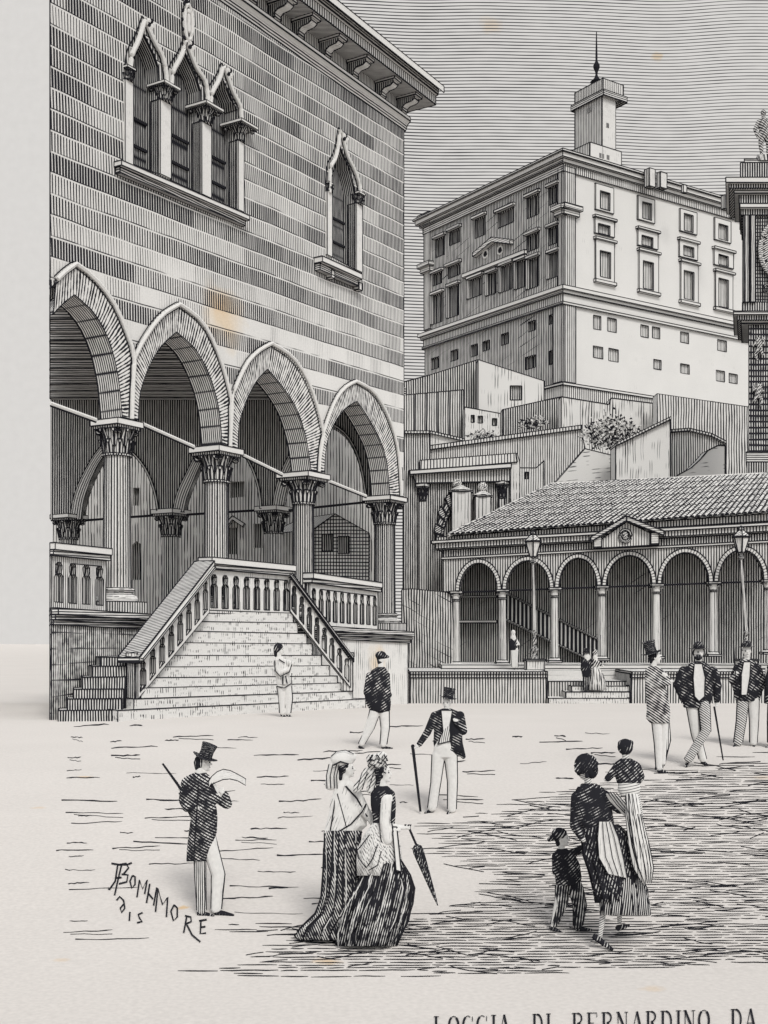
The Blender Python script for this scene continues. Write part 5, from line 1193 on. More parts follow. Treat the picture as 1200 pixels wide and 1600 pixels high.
def leg(f, mb, ex, hip, knee, ankle, r=(8, 6.5, 5), out=True, w=1.15):
    f.cap(mb, hip, knee, r[0], r[1]); f.cap(mb, knee, ankle, r[1] * .98, r[2])
    if out:
        for s_ in (-1, 1):
            seam(f, ex, [(hip[0] + s_ * r[0] * .98, hip[1], hip[2] if len(hip) > 2 else 0), (knee[0] + s_ * r[1] * .98, knee[1], knee[2] if len(knee) > 2 else 0), ((knee[0] + ankle[0]) / 2 + s_ * (r[1] + r[2]) * .49, (knee[1] + ankle[1]) / 2, 0), (ankle[0] + s_ * r[2] * 1.0, ankle[1], ankle[2] if len(ankle) > 2 else 0)], w if f.d < 40 else .6)
def shoe(f, heel, toe, r, par=None):
    mb = MB(); f.cap(mb, heel, ((heel[0] + toe[0]) / 2, (heel[1] + toe[1]) / 2 + .0), r, r * .85); f.cap(mb, ((heel[0] + toe[0]) / 2, (heel[1] + toe[1]) / 2), toe, r * .85, r * .5)
    return f.done(mb, 'shoe', [cloth(f.d, .9, 20)])
def tophat(f, top, bot, rt, rb, brim, tilt=0.0, dark=.86):
    t, b = f.q(top), f.q(bot); k = f.k; ax = (t - b); h = ax.length; ax.normalize(); mb = MB()
    a = ax.cross(Vector((0, 1, 0))).normalized(); c = ax.cross(a)
    def ring(o, r, up=0.0): return [o + (a * math.cos(q * .3307) + c * math.sin(q * .3307)) * r * k + ax * up * k * (math.cos(q * .3307) ** 2) for q in range(19)]
    mb.rings([ring(b - ax * .0, rb), ring(b + ax * h * .5, rb * .94), ring(t, rt), ring(t + ax * k * .4, rt * .96)], 0)
    mb.rings([ring(b + ax * k * .8, rb), ring(b - ax * 0, brim * .8), ring(b, brim, brim * .16), ring(b - ax * k * .9, brim, brim * .16), ring(b - ax * k * .9, rb * .8)], 0)
    mb.rings([ring(b + ax * k * .9, rb * 1.03), ring(b + ax * k * 3.2, rb * 1.02)], 1, False)
    return mb.build('hat', [hatch(3.2, f.d, .93, 80, wob=.05, blot=.3), ink()], f.th)
def roundhat(f, x, y, r, h, brim, name='hat', m=None):
    mb = MB(); c = f.q((x, y)); k = f.k
    mb.lathe(c, [(brim * k, 0), (brim * k * 1.02, .8 * k), (r * k * 1.02, .6 * k), (r * k, h * k * .45), (r * k * .8, h * k * .82), (r * k * .4, h * k * .98), (.05 * k, h * k)], 16, 0, 1.0, .95)
    return mb.build(name, [m or hatch(3.2, f.d, .9, 30, wob=.1, blot=.5)], f.th)

# the man reading a sheet
f = Fig('man in black top hat and long dark tailcoat reading a sheet of paper', 322, 1430)
d = f.d; sk = BODY(); ex = MB(); f.head(sk, ex, 318, 1192, 10.5, 14, 1, .15); f.cap(sk, (314, 1200), (312, 1216), 7.5, 8.5); f.cap(sk, (312, 1216), (314, 1262), 15, 13)
f.cap(sk, (300, 1222), (290, 1258), 6, 5); f.cap(sk, (290, 1258), (310, 1262, -12), 5, 4); f.cap(sk, (328, 1222), (352, 1256), 6, 5); f.cap(sk, (352, 1256), (348, 1238, -6), 4.5, 3.4)
f.hand(sk, (348, 1240, -6), (-2, -8), 13, .5); f.hand(sk, (283, 1236, -4), (-2, -7), 12, .8); f.cap(sk, (310, 1270), (313, 1340), 9, 8); f.cap(sk, (326, 1270), (341, 1362), 9, 8)
f.done(sk, 'body', [paper(), ink()], ex)
mb = MB(); f.loft(mb, [(313, 1206, 7), (310, 1213, 19, 12), (307, 1224, 25, 15), (309, 1245, 26, 16), (315, 1265, 24, 15), (319, 1278, 21, 14), (317, 1300, 22, 15), (312, 1325, 20, 14), (306, 1346, 15, 11)])
f.cap(mb, (291, 1222), (287, 1250, 2), 8, 8); f.cap(mb, (287, 1250), (292, 1262, -8), 8, 7); f.cap(mb, (287, 1252), (285, 1238, -6), 6, 4.6); f.cap(mb, (324, 1222), (338, 1246), 9, 8); f.cap(mb, (338, 1246), (354, 1256), 8, 8); f.cap(mb, (355, 1256), (352, 1243, -5), 8, 6)
ex = MB(); seam(f, ex, [(310, 1222, -17), (308, 1262, -17), (306, 1290, -16), (303, 1344, -13)], .9)
f.done(mb, 'tailcoat', [cloth(d, .66, -58, 3.5, (40, .22, 1.3)), ink()], ex)
mb = MB(); ex = MB(); leg(f, mb, ex, (312, 1318), (313, 1370), (315, 1422), (9.5, 8.5, 7)); f.done(mb, 'trouser_leg', [hatch(3.6, d, .50, 0), ink()], ex)
mb = MB(); ex = MB(); leg(f, mb, ex, (322, 1300, 3), (341, 1366, 4), (338, 1420, 2), (13, 10.5, 8)); f.done(mb, 'trouser_leg', [paper(), ink()], ex)
shoe(f, (312, 1427), (333, 1431, -6), 4.6); shoe(f, (338, 1425), (364, 1430, -4), 4.6)
mb = MB(); f.loft(mb, [(315, 1203, 8.5), (313, 1208, 10)]); f.done(mb, 'collar', [paper()])
mb = MB(); f.ell(mb, (314, 1190), 10.5, 12, 11.5); f.cap(mb, (311, 1192), (311, 1199), 8.5, 7); f.done(mb, 'hair', [cloth(d, .85, 0)])
tophat(f, (328, 1163), (320, 1184), 12.5, 11, 20)
o = MB(); pts = [(326, 1221), (331, 1213), (339, 1206), (349, 1202), (360, 1204), (372, 1210), (384, 1217)]; pw = []
for i, p in enumerate(pts): pw.append(f.q((p[0], p[1], -8)))
th2 = []
for i in range(len(pts) - 1):
    a, b = pw[i], pw[i + 1]; dz = Vector((0, -.02, -.11)) * (1 - .5 * abs(i - 2.5) / 3); th2.append((a, b, b + dz, a + dz))
    o.poly([a, b, b + dz * .9, a + dz * .9]); o.poly([a + Vector((0, .006, 0)), b + Vector((0, .006, 0)), b + dz * .9 + Vector((0, .006, 0)), a + dz * .9 + Vector((0, .006, 0))])
lo_ = [t_[3] for t_ in th2] + [th2[-1][2]]; o.tube(pw + lo_[::-1] + [pw[0]], E(d, .75), 4, 1)
oo = o.build('paper_sheet', [hatch(4, d, .10, 80, brk=.6), ink()], loc=pw[3]); tag(oo, 'curved white sheet of paper held up by the man in the tailcoat', 'paper')
mb = MB(); mb.tube([f.q((254, 1193, -10)), f.q((285, 1236, -6)), f.q((300, 1260, -4))], [1.5 * f.k, 2.4 * f.k, 2.2 * f.k], 8, 0); oo = mb.build('cane', [ink()], loc=f.q((285, 1236, -6))); tag(oo, 'black stick tucked under the arm of the reading man in the tailcoat', 'cane')

# the two ladies
f = Fig('lady in white bonnet and pale shawl with long dark trailing skirt', 520, 1468); d = f.d
sk = BODY(); ex = MB(); f.head(sk, ex, 543, 1201, 10, 14, 1, -.15); f.cap(sk, (541, 1208), (540, 1226), 6, 7); f.cap(sk, (540, 1226), (540, 1290), 15, 12); f.cap(sk, (552, 1240, -8), (566, 1268, -12), 6, 5); f.cap(sk, (566, 1268, -12), (580, 1285, -10), 5, 3.5); f.hand(sk, (580, 1285, -10), (6, 3), 11, .7); f.cap(sk, (537, 1290), (534, 1440), 9, 6)
f.done(sk, 'body', [paper(), ink()], ex)
mb = MB(); f.loft(mb, [(540, 1219, 8), (540, 1228, 17, 12), (541, 1250, 25, 16), (542, 1268, 28, 18), (540, 1290, 32, 20), (532, 1302, 27, 20)], folds=5, amp=.06); f.cap(mb, (556, 1240, -6), (570, 1266, -12), 9, 8); f.cap(mb, (570, 1266, -12), (582, 1284, -10), 8, 6)
ex = MB(); seam(f, ex, [(524, 1236, -6), (522, 1262, -14), (516, 1298, -16)], .9); seam(f, ex, [(540, 1228, -14), (558, 1248, -17), (574, 1276, -18)], 1.2); seam(f, ex, [(528, 1300, -20), (548, 1288, -21), (566, 1268, -20), (572, 1256, -19)], 1.0); seam(f, ex, [(527, 1240, -12), (538, 1280, -19), (541, 1292, -20)], .7)
f.done(mb, 'shawl', [hatch(6, d, .16, 20, brk=.55, wob=.3), ink()], ex)
mb = MB(); f.loft(mb, [(535, 1298, 29, 22), (534, 1325, 28, 22), (533, 1360, 28, 24), (533, 1400, 31, 26), (529, 1428, 36, 30), (516, 1450, 46, 34), (511, 1462, 49, 36), (514, 1469, 46, 34)], n=72, folds=11, amp=.13, seed=3)
f.folds(mb, 4, 2.0, 1, 1); f.folds(mb, 7, .8, 2, 5); mb.build('skirt', [cloth(d, .58, -24, 3.0), ink(), paper()], f.th, smooth=True, frontuv=True)
mb = MB(); f.ell(mb, (535, 1186), 19, 14, 14); f.ell(mb, (547, 1183), 10, 9); f.cap(mb, (521, 1192), (516, 1226), 6, 9); f.cap(mb, (527, 1196), (524, 1228), 5, 6)
ex = MB(); [seam(f, ex, [(x, 1194, -10), (x - 4, 1212, -11), (x - 3, 1232, -10)], .7) for x in (514, 520, 526, 530)]; seam(f, ex, [(517, 1182, -8), (526, 1174, -10), (540, 1172, -11), (553, 1178, -9)], .6); seam(f, ex, [(520, 1196, -12), (532, 1190, -15), (545, 1194, -14)], 1.1)
f.done(mb, 'bonnet', [paper(), ink()], ex)
mb = MB(); f.ell(mb, (538, 1197), 11, 12, 12); f.cap(mb, (533, 1202), (532, 1216), 6, 4); f.done(mb, 'hair', [cloth(d, .85, 60)])

f = Fig('lady in feathered hat with dark bodice, white sleeve and wide pleated skirt', 585, 1478); d = f.d
sk = BODY(); ex = MB(); f.head(sk, ex, 600, 1208, 10, 15, 1, -.25); f.cap(sk, (598, 1216), (597, 1234), 6, 7); f.cap(sk, (597, 1234), (600, 1290), 13, 10); f.cap(sk, (608, 1246, -8), (604, 1290, -16), 6, 5); f.cap(sk, (604, 1290, -16), (631, 1293, -18), 5, 3.6); f.hand(sk, (631, 1293, -18), (7, 0), 13, .8); f.cap(sk, (596, 1290), (585, 1450), 9, 6)
f.done(sk, 'body', [paper(), ink()], ex)
mb = MB(); f.loft(mb, [(597, 1228, 9), (598, 1238, 19, 13), (599, 1258, 20, 15), (600, 1275, 18, 14), (600, 1290, 17, 14)]); f.done(mb, 'bodice', [cloth(d, .76, 55, 3.4)])
mb = MB(); f.cap(mb, (604, 1250, -10), (601, 1285, -17), 9.5, 8); f.cap(mb, (601, 1285, -17), (606, 1312, -18), 8, 8); f.cap(mb, (604, 1296, -16), (622, 1296, -18), 7, 5)
ex = MB(); seam(f, ex, [(594, 1256, -16), (592, 1285, -22), (596, 1316, -24)], .7); seam(f, ex, [(613, 1252, -14), (611, 1280, -22), (615, 1300, -22)], .8)
f.done(mb, 'sleeve', [hatch(6, d, .12, 0, brk=.6), ink()], ex)
mb = MB(); f.loft(mb, [(599, 1286, 17, 15), (595, 1305, 26, 20), (592, 1325, 33, 24), (592, 1345, 34, 27), (594, 1368, 34, 28)], n=60, folds=8, amp=.10, seed=5)
ex = MB(); [seam(f, ex, a, .8) for a in ([(566, 1300, -22), (556, 1318, -25), (560, 1340, -27), (572, 1356, -28)], [(578, 1304, -25), (564, 1322, -28), (557, 1330, -27)], [(590, 1320, -27), (582, 1342, -29), (574, 1354, -29)], [(596, 1330, -27), (590, 1352, -30), (576, 1360, -30)])]
mb.f += ex.f; mb.build('overskirt', [hatch(4.6, d, .30, -30, brk=.35), ink()], f.th, smooth=True)
mb = MB(); f.loft(mb, [(606, 1332, 13, 18), (606, 1350, 24, 24), (603, 1368, 36, 29), (601, 1388, 43, 33), (592, 1412, 49, 37), (583, 1438, 50, 40), (575, 1460, 46, 40), (572, 1478, 42, 38)], n=84, folds=14, amp=.12, seed=8)
f.folds(mb, 4, 2.3, 1, 2); f.folds(mb, 6, .9, 2, 6); mb.build('skirt', [cloth(d, .60, 14, 3.0), ink(), paper()], f.th, smooth=True, frontuv=True)
mb = MB(); mb.poly([f.q(p) for p in ((613, 1292, -22), (620, 1292, -21), (627, 1362, -29), (619, 1360, -31))]); mb.build('ribbon', [paper()], f.th, edge=E(d, .9))
mb = MB(); f.ell(mb, (589, 1190), 16, 13, 14); f.ell(mb, (597, 1184), 9, 10); f.ell(mb, (580, 1186), 8, 8); f.cap(mb, (574, 1206), (558, 1232), 7, 7); f.cap(mb, (583, 1208), (578, 1234), 7, 6)
ex = MB(); rnd = random.Random(4)
for k_ in range(16):
    x = rnd.uniform(576, 604); y = rnd.uniform(1177, 1200); seam(f, ex, [(x, y, -14), (x + rnd.uniform(-5, 5), y + rnd.uniform(2, 7), -15), (x + rnd.uniform(-7, 7), y + rnd.uniform(6, 10), -13)], .9)
for x in (558, 566, 576, 584): seam(f, ex, [(x + 8, 1206, -9), (x, 1234, -9)], .6)
f.done(mb, 'hat', [hatch(5, d, .30, 40, brk=.3), ink()], ex)
mb = MB(); f.ell(mb, (594, 1205), 11, 14, 12); f.cap(mb, (592, 1212), (592, 1228), 7, 5); f.done(mb, 'hair', [cloth(d, .82, 80)])
mb = MB(); ax = [f.q((638, 1291, -18)), f.q((653, 1326, -19))]; mb.tube(ax, 1.8 * f.k, 8, 0); mb.tube([f.q((632, 1290, -18)), f.q((642, 1290, -18)), f.q((640, 1296, -18))], 2.2 * f.k, 8, 0)
a, b = f.q((650, 1320, -19)), f.q((684, 1415, -21)); n_ = 7; t = (b - a).normalized(); p_ = t.cross(Vector((0, 1, 0))).normalized(); c_ = t.cross(p_); R = []
for i, (s_, r) in enumerate(((0, 3), (.04, 6.5), (.12, 7.2), (.4, 5.4), (.8, 2.6), (.94, 1.2), (1, .6))):
    R.append([a.lerp(b, s_) + (p_ * math.cos(q * math.pi / 8) + c_ * math.sin(q * math.pi / 8)) * r * f.k * (1 + .18 * math.cos(q * math.pi / 8 * 8)) for q in range(16)])
mb.rings(R, 1); oo = mb.build('parasol', [ink(), cloth(d, .74, 20, 3.2)], loc=ax[0]); tag(oo, 'closed dark parasol pointing down from the hand of the right-hand lady', 'parasol')

# woman carrying a child, and a boy
f = Fig('dark-haired woman in dark shawl and bunched skirt carrying a child on her arm', 945, 1484); d = f.d
sk = BODY(); ex = MB(); f.head(sk, ex, 914, 1200, 14, 19, -.2, 1); f.cap(sk, (918, 1212), (920, 1234), 8.5, 9); f.cap(sk, (920, 1236), (930, 1290), 19, 16); f.cap(sk, (903, 1246), (899, 1296), 8, 6.5); f.cap(sk, (899, 1296), (912, 1312, -10), 6, 4.5); f.hand(sk, (912, 1312, -10), (6, -5), 14, .7)
f.cap(sk, (946, 1244, -2), (972, 1266, -6), 7, 6); f.cap(sk, (972, 1266, -6), (985, 1252, -10), 5.5, 4); f.hand(sk, (985, 1252, -10), (4, -6), 13, .7); f.cap(sk, (938, 1300), (945, 1400), 13, 10); f.cap(sk, (945, 1400), (938, 1462), 9.5, 5); f.cap(sk, (962, 1300), (968, 1400, 4), 13, 9); f.cap(sk, (968, 1400, 4), (968, 1440, 10), 8, 5)
f.done(sk, 'body', [hatch(3.6, d, .30, 60), ink()], ex)
mb = MB(); f.ell(mb, (914, 1195), 17, 18, 16); f.ell(mb, (924, 1203), 11, 14, 13); ex = MB()
rnd = random.Random(2)
for _ in range(16):
    a_ = rnd.uniform(0, 6.28); f.ell(mb, (916 + 15 * math.cos(a_), 1197 + 16 * math.sin(a_) , rnd.uniform(-14, 2)), rnd.uniform(3, 5.5), rnd.uniform(3, 5))
f.done(mb, 'hair', [cloth(d, .82, 35, 3.2, (-60, .3, 1.5))])
mb = MB(); f.loft(mb, [(920, 1224, 11), (922, 1231, 21, 15), (923, 1248, 28, 18), (926, 1268, 31, 20), (932, 1288, 28, 20), (936, 1298, 25, 18)]); f.cap(mb, (902, 1246), (899, 1290), 10, 9); f.cap(mb, (899, 1290), (909, 1308, -8), 8.5, 6); f.cap(mb, (944, 1244, -4), (968, 1264, -8), 10, 8)
f.done(mb, 'shawl', [cloth(d, .76, 62, 3.4, (-20, .2, 2))])
mb = MB(); f.loft(mb, [(938, 1288, 27, 19), (946, 1306, 38, 24), (954, 1336, 42, 26), (962, 1368, 40, 27), (964, 1396, 35, 27), (962, 1410, 30, 24)], n=64, folds=9, amp=.11, seed=11); f.folds(mb, 4, 1.5, 1, 3); mb.build('overskirt', [cloth(d, .72, 12, 3.5, (-40, .25, 1.8)), ink()], f.th, smooth=True, frontuv=True)
mb = MB(); f.loft(mb, [(966, 1350, 28, 20), (974, 1390, 36, 26), (976, 1415, 38, 28), (977, 1430, 37, 28)], n=60, folds=10, amp=.12, seed=12); f.folds(mb, 4, 1.3, 1, 4); mb.build('skirt', [hatch(3.8, d, .62, 6), ink()], f.th, smooth=True, frontuv=True)
mb = MB(); pts = [((936, 1284, -24), (956, 1284, -24)), ((934, 1310, -29), (966, 1308, -28)), ((936, 1340, -31), (974, 1340, -30)), ((950, 1365, -32), (980, 1372, -31))]
for (a, b), (c, e) in zip(pts, pts[1:]):
    for j in range(4):
        L_ = lambda p, q_, t: tuple(p[i] + (q_[i] - p[i]) * t + (2.2 if i == 2 and int(t * 4) % 2 else 0) for i in range(3))
        mb.poly([f.q(L_(a, b, j / 4)), f.q(L_(a, b, (j + 1) / 4)), f.q(L_(c, e, (j + 1) / 4)), f.q(L_(c, e, j / 4))], 0)
for t in (0, .28, .55, .8, 1): mb.tube([f.q(tuple((p[0][i] + (p[1][i] - p[0][i]) * t) - (1 if i == 2 else 0) for i in range(3))) for p in pts], .6 * f.k, 4, 1)
mb.build('apron', [hatch(6, d, .16, 4, brk=.6), ink()], f.th)
mb = MB(); f.loft(mb, [(952, 1240, 6, 5, -14), (966, 1252, 14, 8, -12), (985, 1275, 10, 8, -12)]); ex = MB(); [seam(f, ex, [(948 + i * 5, 1236 + i * 1, -20), (964 + i * 5, 1258, -22), (984 + i * 2, 1278, -20)], .7) for i in range(4)]; f.done(mb, 'sling', [paper(), ink()], ex)
shoe(f, (930, 1464), (956, 1483, -6), 5.5); shoe(f, (966, 1450, 8), (982, 1446, 6), 5)
f = Fig('small child in dark checked jacket carried on the woman\'s arm, seen from behind', 985, 1330, d=f.d - 7 * f.k); d = f.d
sk = BODY(); ex = MB(); f.head(sk, ex, 977, 1170, 10.5, 13, .2, 1); f.cap(sk, (977, 1180), (978, 1190), 5, 6); f.cap(sk, (978, 1194), (984, 1228), 14, 12); f.cap(sk, (965, 1200), (950, 1217), 5, 4); f.hand(sk, (950, 1217), (-7, 2), 9, .7); f.cap(sk, (995, 1200), (1002, 1218), 5, 4.5); f.cap(sk, (984, 1230), (992, 1268), 7, 5); f.cap(sk, (992, 1268), (990, 1300), 5, 3.5); f.cap(sk, (990, 1230, 4), (1000, 1268, 4), 7, 5); f.cap(sk, (1000, 1268, 4), (1000, 1300, 4), 5, 3.5)
f.done(sk, 'body', [hatch(3.6, d, .3, 60), ink()], ex)
mb = MB(); f.ell(mb, (977, 1167), 12.5, 13); f.ell(mb, (971, 1162), 6, 6); f.ell(mb, (985, 1161), 5, 5); f.done(mb, 'hair', [cloth(d, .85, 20)])
mb = MB(); f.loft(mb, [(978, 1185, 8), (979, 1191, 18, 11), (981, 1206, 22, 13), (983, 1224, 19, 12)]); f.cap(mb, (965, 1198), (950, 1216), 7, 5.5); f.cap(mb, (995, 1198), (1001, 1214), 7, 6.5); f.done(mb, 'jacket', [cloth(d, .70, 52, 3.4, (-40, .25, 2.2))])
mb = MB(); f.loft(mb, [(983, 1223, 17, 12), (983, 1234, 18, 13), (984, 1244, 14, 11)]); f.done(mb, 'sash', [hatch(5, d, .25, 80)])
mb = MB(); f.loft(mb, [(987, 1240, 10, 9, -6), (990, 1272, 12, 8, -16), (999, 1322, 15, 7, -26), (1006, 1356, 14, 6, -27), (1011, 1380, 6, 4, -26)], n=48, folds=6, amp=.16, seed=4); f.folds(mb, 4, 0.9, 1, 5); mb.build('gown', [hatch(6, d, .26, -5, brk=.3), ink()], f.th, smooth=True, frontuv=True)
f = Fig('boy in dark cap, jacket and knee trousers reaching up to the woman', 890, 1455); d = f.d
sk = BODY(); ex = MB(); f.head(sk, ex, 879, 1310, 9.5, 13, 1, -.3); f.cap(sk, (876, 1318), (878, 1332), 5, 6); f.cap(sk, (882, 1338), (886, 1375), 14, 12); f.cap(sk, (896, 1334), (912, 1325, -4), 5, 4); f.hand(sk, (912, 1325, -4), (7, -4), 10, .6); f.cap(sk, (870, 1338), (868, 1366), 5, 4.5); f.hand(sk, (868, 1366), (2, 7), 10, .5); f.cap(sk, (878, 1380), (864, 1446), 7, 4); f.cap(sk, (898, 1380), (903, 1448), 7, 4); f.done(sk, 'body', [paper(), ink()], ex)
mb = MB(); f.loft(mb, [(878, 1326, 7), (881, 1332, 16, 11), (884, 1350, 22, 14), (888, 1370, 21, 14), (888, 1384, 19, 13)]); f.cap(mb, (892, 1334), (910, 1326, -4), 7, 5.5); f.cap(mb, (870, 1338), (869, 1362), 8, 6.5); f.done(mb, 'jacket', [cloth(d, .80, 50, 3.4, (-35, .25, 2))])
mb = MB(); ex = MB(); leg(f, mb, ex, (879, 1384), (877, 1414), (866, 1444), (11, 9.5, 5.5)); leg(f, mb, ex, (898, 1384), (906, 1414), (903, 1446), (12, 10.5, 7)); f.done(mb, 'trousers', [cloth(d, .62, 6, 3.4), ink()], ex)
shoe(f, (862, 1450), (877, 1457, -3), 4); shoe(f, (902, 1451), (924, 1453, -3), 4)
mb = MB(); f.ell(mb, (874, 1303), 12.5, 10); f.cap(mb, (868, 1306), (858, 1312), 5, 3.5); f.cap(mb, (872, 1310), (873, 1318), 6, 5); f.done(mb, 'cap', [cloth(d, .84, 35)])

# man with the thick stick
f = Fig('man in top hat, open jacket and white trousers leaning on a thick stick', 692, 1270); d = f.d
sk = BODY(); ex = MB(); f.head(sk, ex, 698, 1099, 6.5, 9, -.35, -1); f.cap(sk, (698, 1103), (698, 1114), 4.4, 5.2); f.cap(sk, (698, 1118), (697, 1160), 14, 11); f.cap(sk, (678, 1118), (668, 1145), 4.5, 4); f.cap(sk, (668, 1145), (652, 1166, -6), 3.8, 3); f.hand(sk, (652, 1166, -6), (-6, 3), 9, .9); f.cap(sk, (719, 1118), (724, 1142), 4.5, 4); f.cap(sk, (724, 1142), (713, 1126, -14), 3.6, 3); f.hand(sk, (713, 1127, -15), (-4, -4), 8, .8); f.cap(sk, (690, 1160), (678, 1260), 7, 5); f.cap(sk, (704, 1160), (706, 1262), 7, 5)
f.done(sk, 'body', [paper(), ink()], ex)
mb = MB(); f.loft(mb, [(698, 1107, 7), (698, 1112, 19, 9), (699, 1122, 24, 12), (700, 1140, 22, 13), (700, 1160, 23, 13), (702, 1172, 23, 13), (706, 1182, 14, 8, 5)]); f.cap(mb, (679, 1118), (668, 1144), 6.5, 6); f.cap(mb, (668, 1144), (655, 1163, -5), 6, 4.5); f.cap(mb, (719, 1118), (724, 1142, -2), 7, 6.5); f.cap(mb, (724, 1142, -2), (714, 1130, -13), 5.5, 4.5); f.cap(mb, (716, 1160, 4), (724, 1182, 5), 7, 4); f.done(mb, 'jacket', [cloth(d, .82, -62, 3.2)])
mb = MB(); mb.poly([f.q(p) for p in ((689, 1110, -12.6), (707, 1110, -12.6), (703, 1132, -15), (692, 1142, -15))]); mb.poly([f.q(p) for p in ((692, 1142, -15), (703, 1132, -15), (704, 1158, -15.5), (684, 1163, -15))], 1); mb.build('shirt_front', [paper(), hatch(3.4, d, .35, 10)], f.th, edge=E(d, .8))
mb = MB(); f.loft(mb, [(696, 1156, 13, 9, -5), (695, 1168, 17, 11, -4), (694, 1184, 18, 10, -2)]); ex = MB(); leg(f, mb, ex, (685, 1180, -2), (681, 1222, -2), (675, 1262), (10, 7.6, 6.6)); leg(f, mb, ex, (704, 1180), (707, 1222), (706, 1264), (10, 7.6, 6.6)); f.done(mb, 'trousers', [paper(), ink()], ex)
shoe(f, (676, 1266), (664, 1270, -6), 3.2); shoe(f, (704, 1268), (699, 1272, -8), 3.6)
tophat(f, (703, 1075), (700, 1091), 9.5, 8.4, 13.5)
mb = MB(); mb.tube([f.q((645, 1167, -7)), f.q((657, 1268, -7))], [2.5 * f.k, 1.8 * f.k], 8, 0); mb.ell(f.q((645, 1166, -7)), 3 * f.k, 3 * f.k, 3 * f.k, 8, 0); oo = mb.build('walking_stick', [ink()], loc=f.q((657, 1268, -7))); tag(oo, 'thick black walking stick planted in front of the man in white trousers', 'stick')

# walker seen from behind, in front of the plinth
f = Fig('man in dark cap and rounded jacket striding away in white trousers before the loggia', 588, 1170); d = f.d
sk = BODY(); ex = MB(); f.head(sk, ex, 595, 1031, 6, 8, .3, 1); f.cap(sk, (595, 1036), (595, 1046), 4.2, 4.6); f.cap(sk, (592, 1052), (592, 1100), 12, 10); f.cap(sk, (577, 1056), (573, 1082), 4, 3.6); f.cap(sk, (573, 1082), (580, 1098, -6), 3.4, 2.6); f.hand(sk, (580, 1098, -6), (2, 5), 7, .7); f.cap(sk, (607, 1056), (610, 1082), 4, 3.4); f.hand(sk, (609, 1090), (1, 6), 7, .5); f.cap(sk, (588, 1100), (566, 1160), 6, 4); f.cap(sk, (600, 1100), (600, 1160), 6, 4); f.done(sk, 'body', [paper(), ink()], ex)
mb = MB(); f.loft(mb, [(595, 1042, 6), (593, 1047, 12, 8), (591, 1060, 18, 11), (589, 1080, 20, 13), (591, 1098, 20, 14), (594, 1110, 16, 12), (595, 1114, 9, 7)]); f.cap(mb, (577, 1056), (573, 1082), 5.5, 5.5); f.cap(mb, (605, 1056), (608, 1086), 5.5, 4.5); f.done(mb, 'jacket', [cloth(d, .74, 55, 3.2, (-35, .2, 2))])
mb = MB(); ex = MB(); leg(f, mb, ex, (587, 1108), (578, 1138), (565, 1162), (8.5, 6.2, 4.6)); leg(f, mb, ex, (600, 1108), (602, 1138), (599, 1163), (8, 6.2, 5)); f.done(mb, 'trousers', [paper(), ink()], ex)
shoe(f, (562, 1167), (573, 1174, -3), 2.6); shoe(f, (598, 1168), (613, 1169, -3), 2.6)
mb = MB(); f.ell(mb, (595, 1024), 9, 7); f.cap(mb, (600, 1026), (606, 1026), 3.5, 2.5); f.cap(mb, (594, 1028), (594, 1034), 6, 5); f.done(mb, 'cap', [cloth(d, .86, 30, 3)])

# man with folded arms by the steps
f = Fig('man in pale shirt with folded arms leaning by the foot of the white steps', 444, 1120); d = f.d
sk = BODY(); ex = MB(); f.head(sk, ex, 437, 1015, 6, 8, 1, -.4); f.cap(sk, (436, 1020), (436, 1030), 3.6, 4.2); f.cap(sk, (438, 1034), (442, 1068), 9, 8); f.cap(sk, (430, 1034), (436, 1052, -6), 3.6, 3.4); f.cap(sk, (436, 1052, -6), (452, 1046, -9), 3.2, 2.6); f.hand(sk, (451, 1046, -9), (5, -2), 7, .7); f.cap(sk, (446, 1034), (456, 1036, -4), 3.6, 3.2); f.cap(sk, (456, 1036, -4), (452, 1050, -8), 3, 2.4); f.hand(sk, (452, 1049, -9), (-5, 2), 6.5, .7); f.cap(sk, (438, 1070), (441, 1112), 5, 3.6); f.cap(sk, (448, 1070), (450, 1112), 5, 3.6); f.done(sk, 'body', [paper(), ink()], ex)
mb = MB(); f.loft(mb, [(436, 1026, 5), (437, 1031, 9, 7), (440, 1045, 11.5, 9), (442, 1058, 11, 8), (444, 1070, 12, 8)]); f.cap(mb, (431, 1035), (436, 1052, -6), 5, 4.6); f.cap(mb, (436, 1052, -6), (450, 1047, -9), 4.6, 3.4); f.cap(mb, (447, 1034), (457, 1037, -4), 4.6, 4); ex = MB(); [seam(f, ex, a, .75) for a in ([(429, 1032, -5), (430, 1048, -11), (438, 1057, -12), (452, 1050, -13), (456, 1038, -9)], [(432, 1072, -6), (444, 1075, -9), (455, 1068, -6), (456, 1052, -6)], [(441, 1056, -12), (442, 1070, -10)], [(446, 1056, -12), (449, 1068, -9)], [(436, 1030, -9), (445, 1036, -10)])]
f.done(mb, 'jacket', [hatch(5, d, .2, 0, brk=.5), ink()], ex)
mb = MB(); ex = MB(); leg(f, mb, ex, (439, 1072), (441, 1092), (441, 1114), (6.4, 5, 4)); leg(f, mb, ex, (449, 1072), (452, 1092), (450, 1114), (6.4, 5, 4)); f.done(mb, 'trousers', [paper(), ink()], ex)
shoe(f, (440, 1117), (446, 1120, -3), 2.5); shoe(f, (449, 1117), (456, 1121, -3), 2.5)
mb = MB(); f.ell(mb, (435, 1012), 7.6, 8); f.cap(mb, (431, 1014), (431, 1024), 4, 3); f.done(mb, 'hair', [cloth(d, .88, 30, 3)])

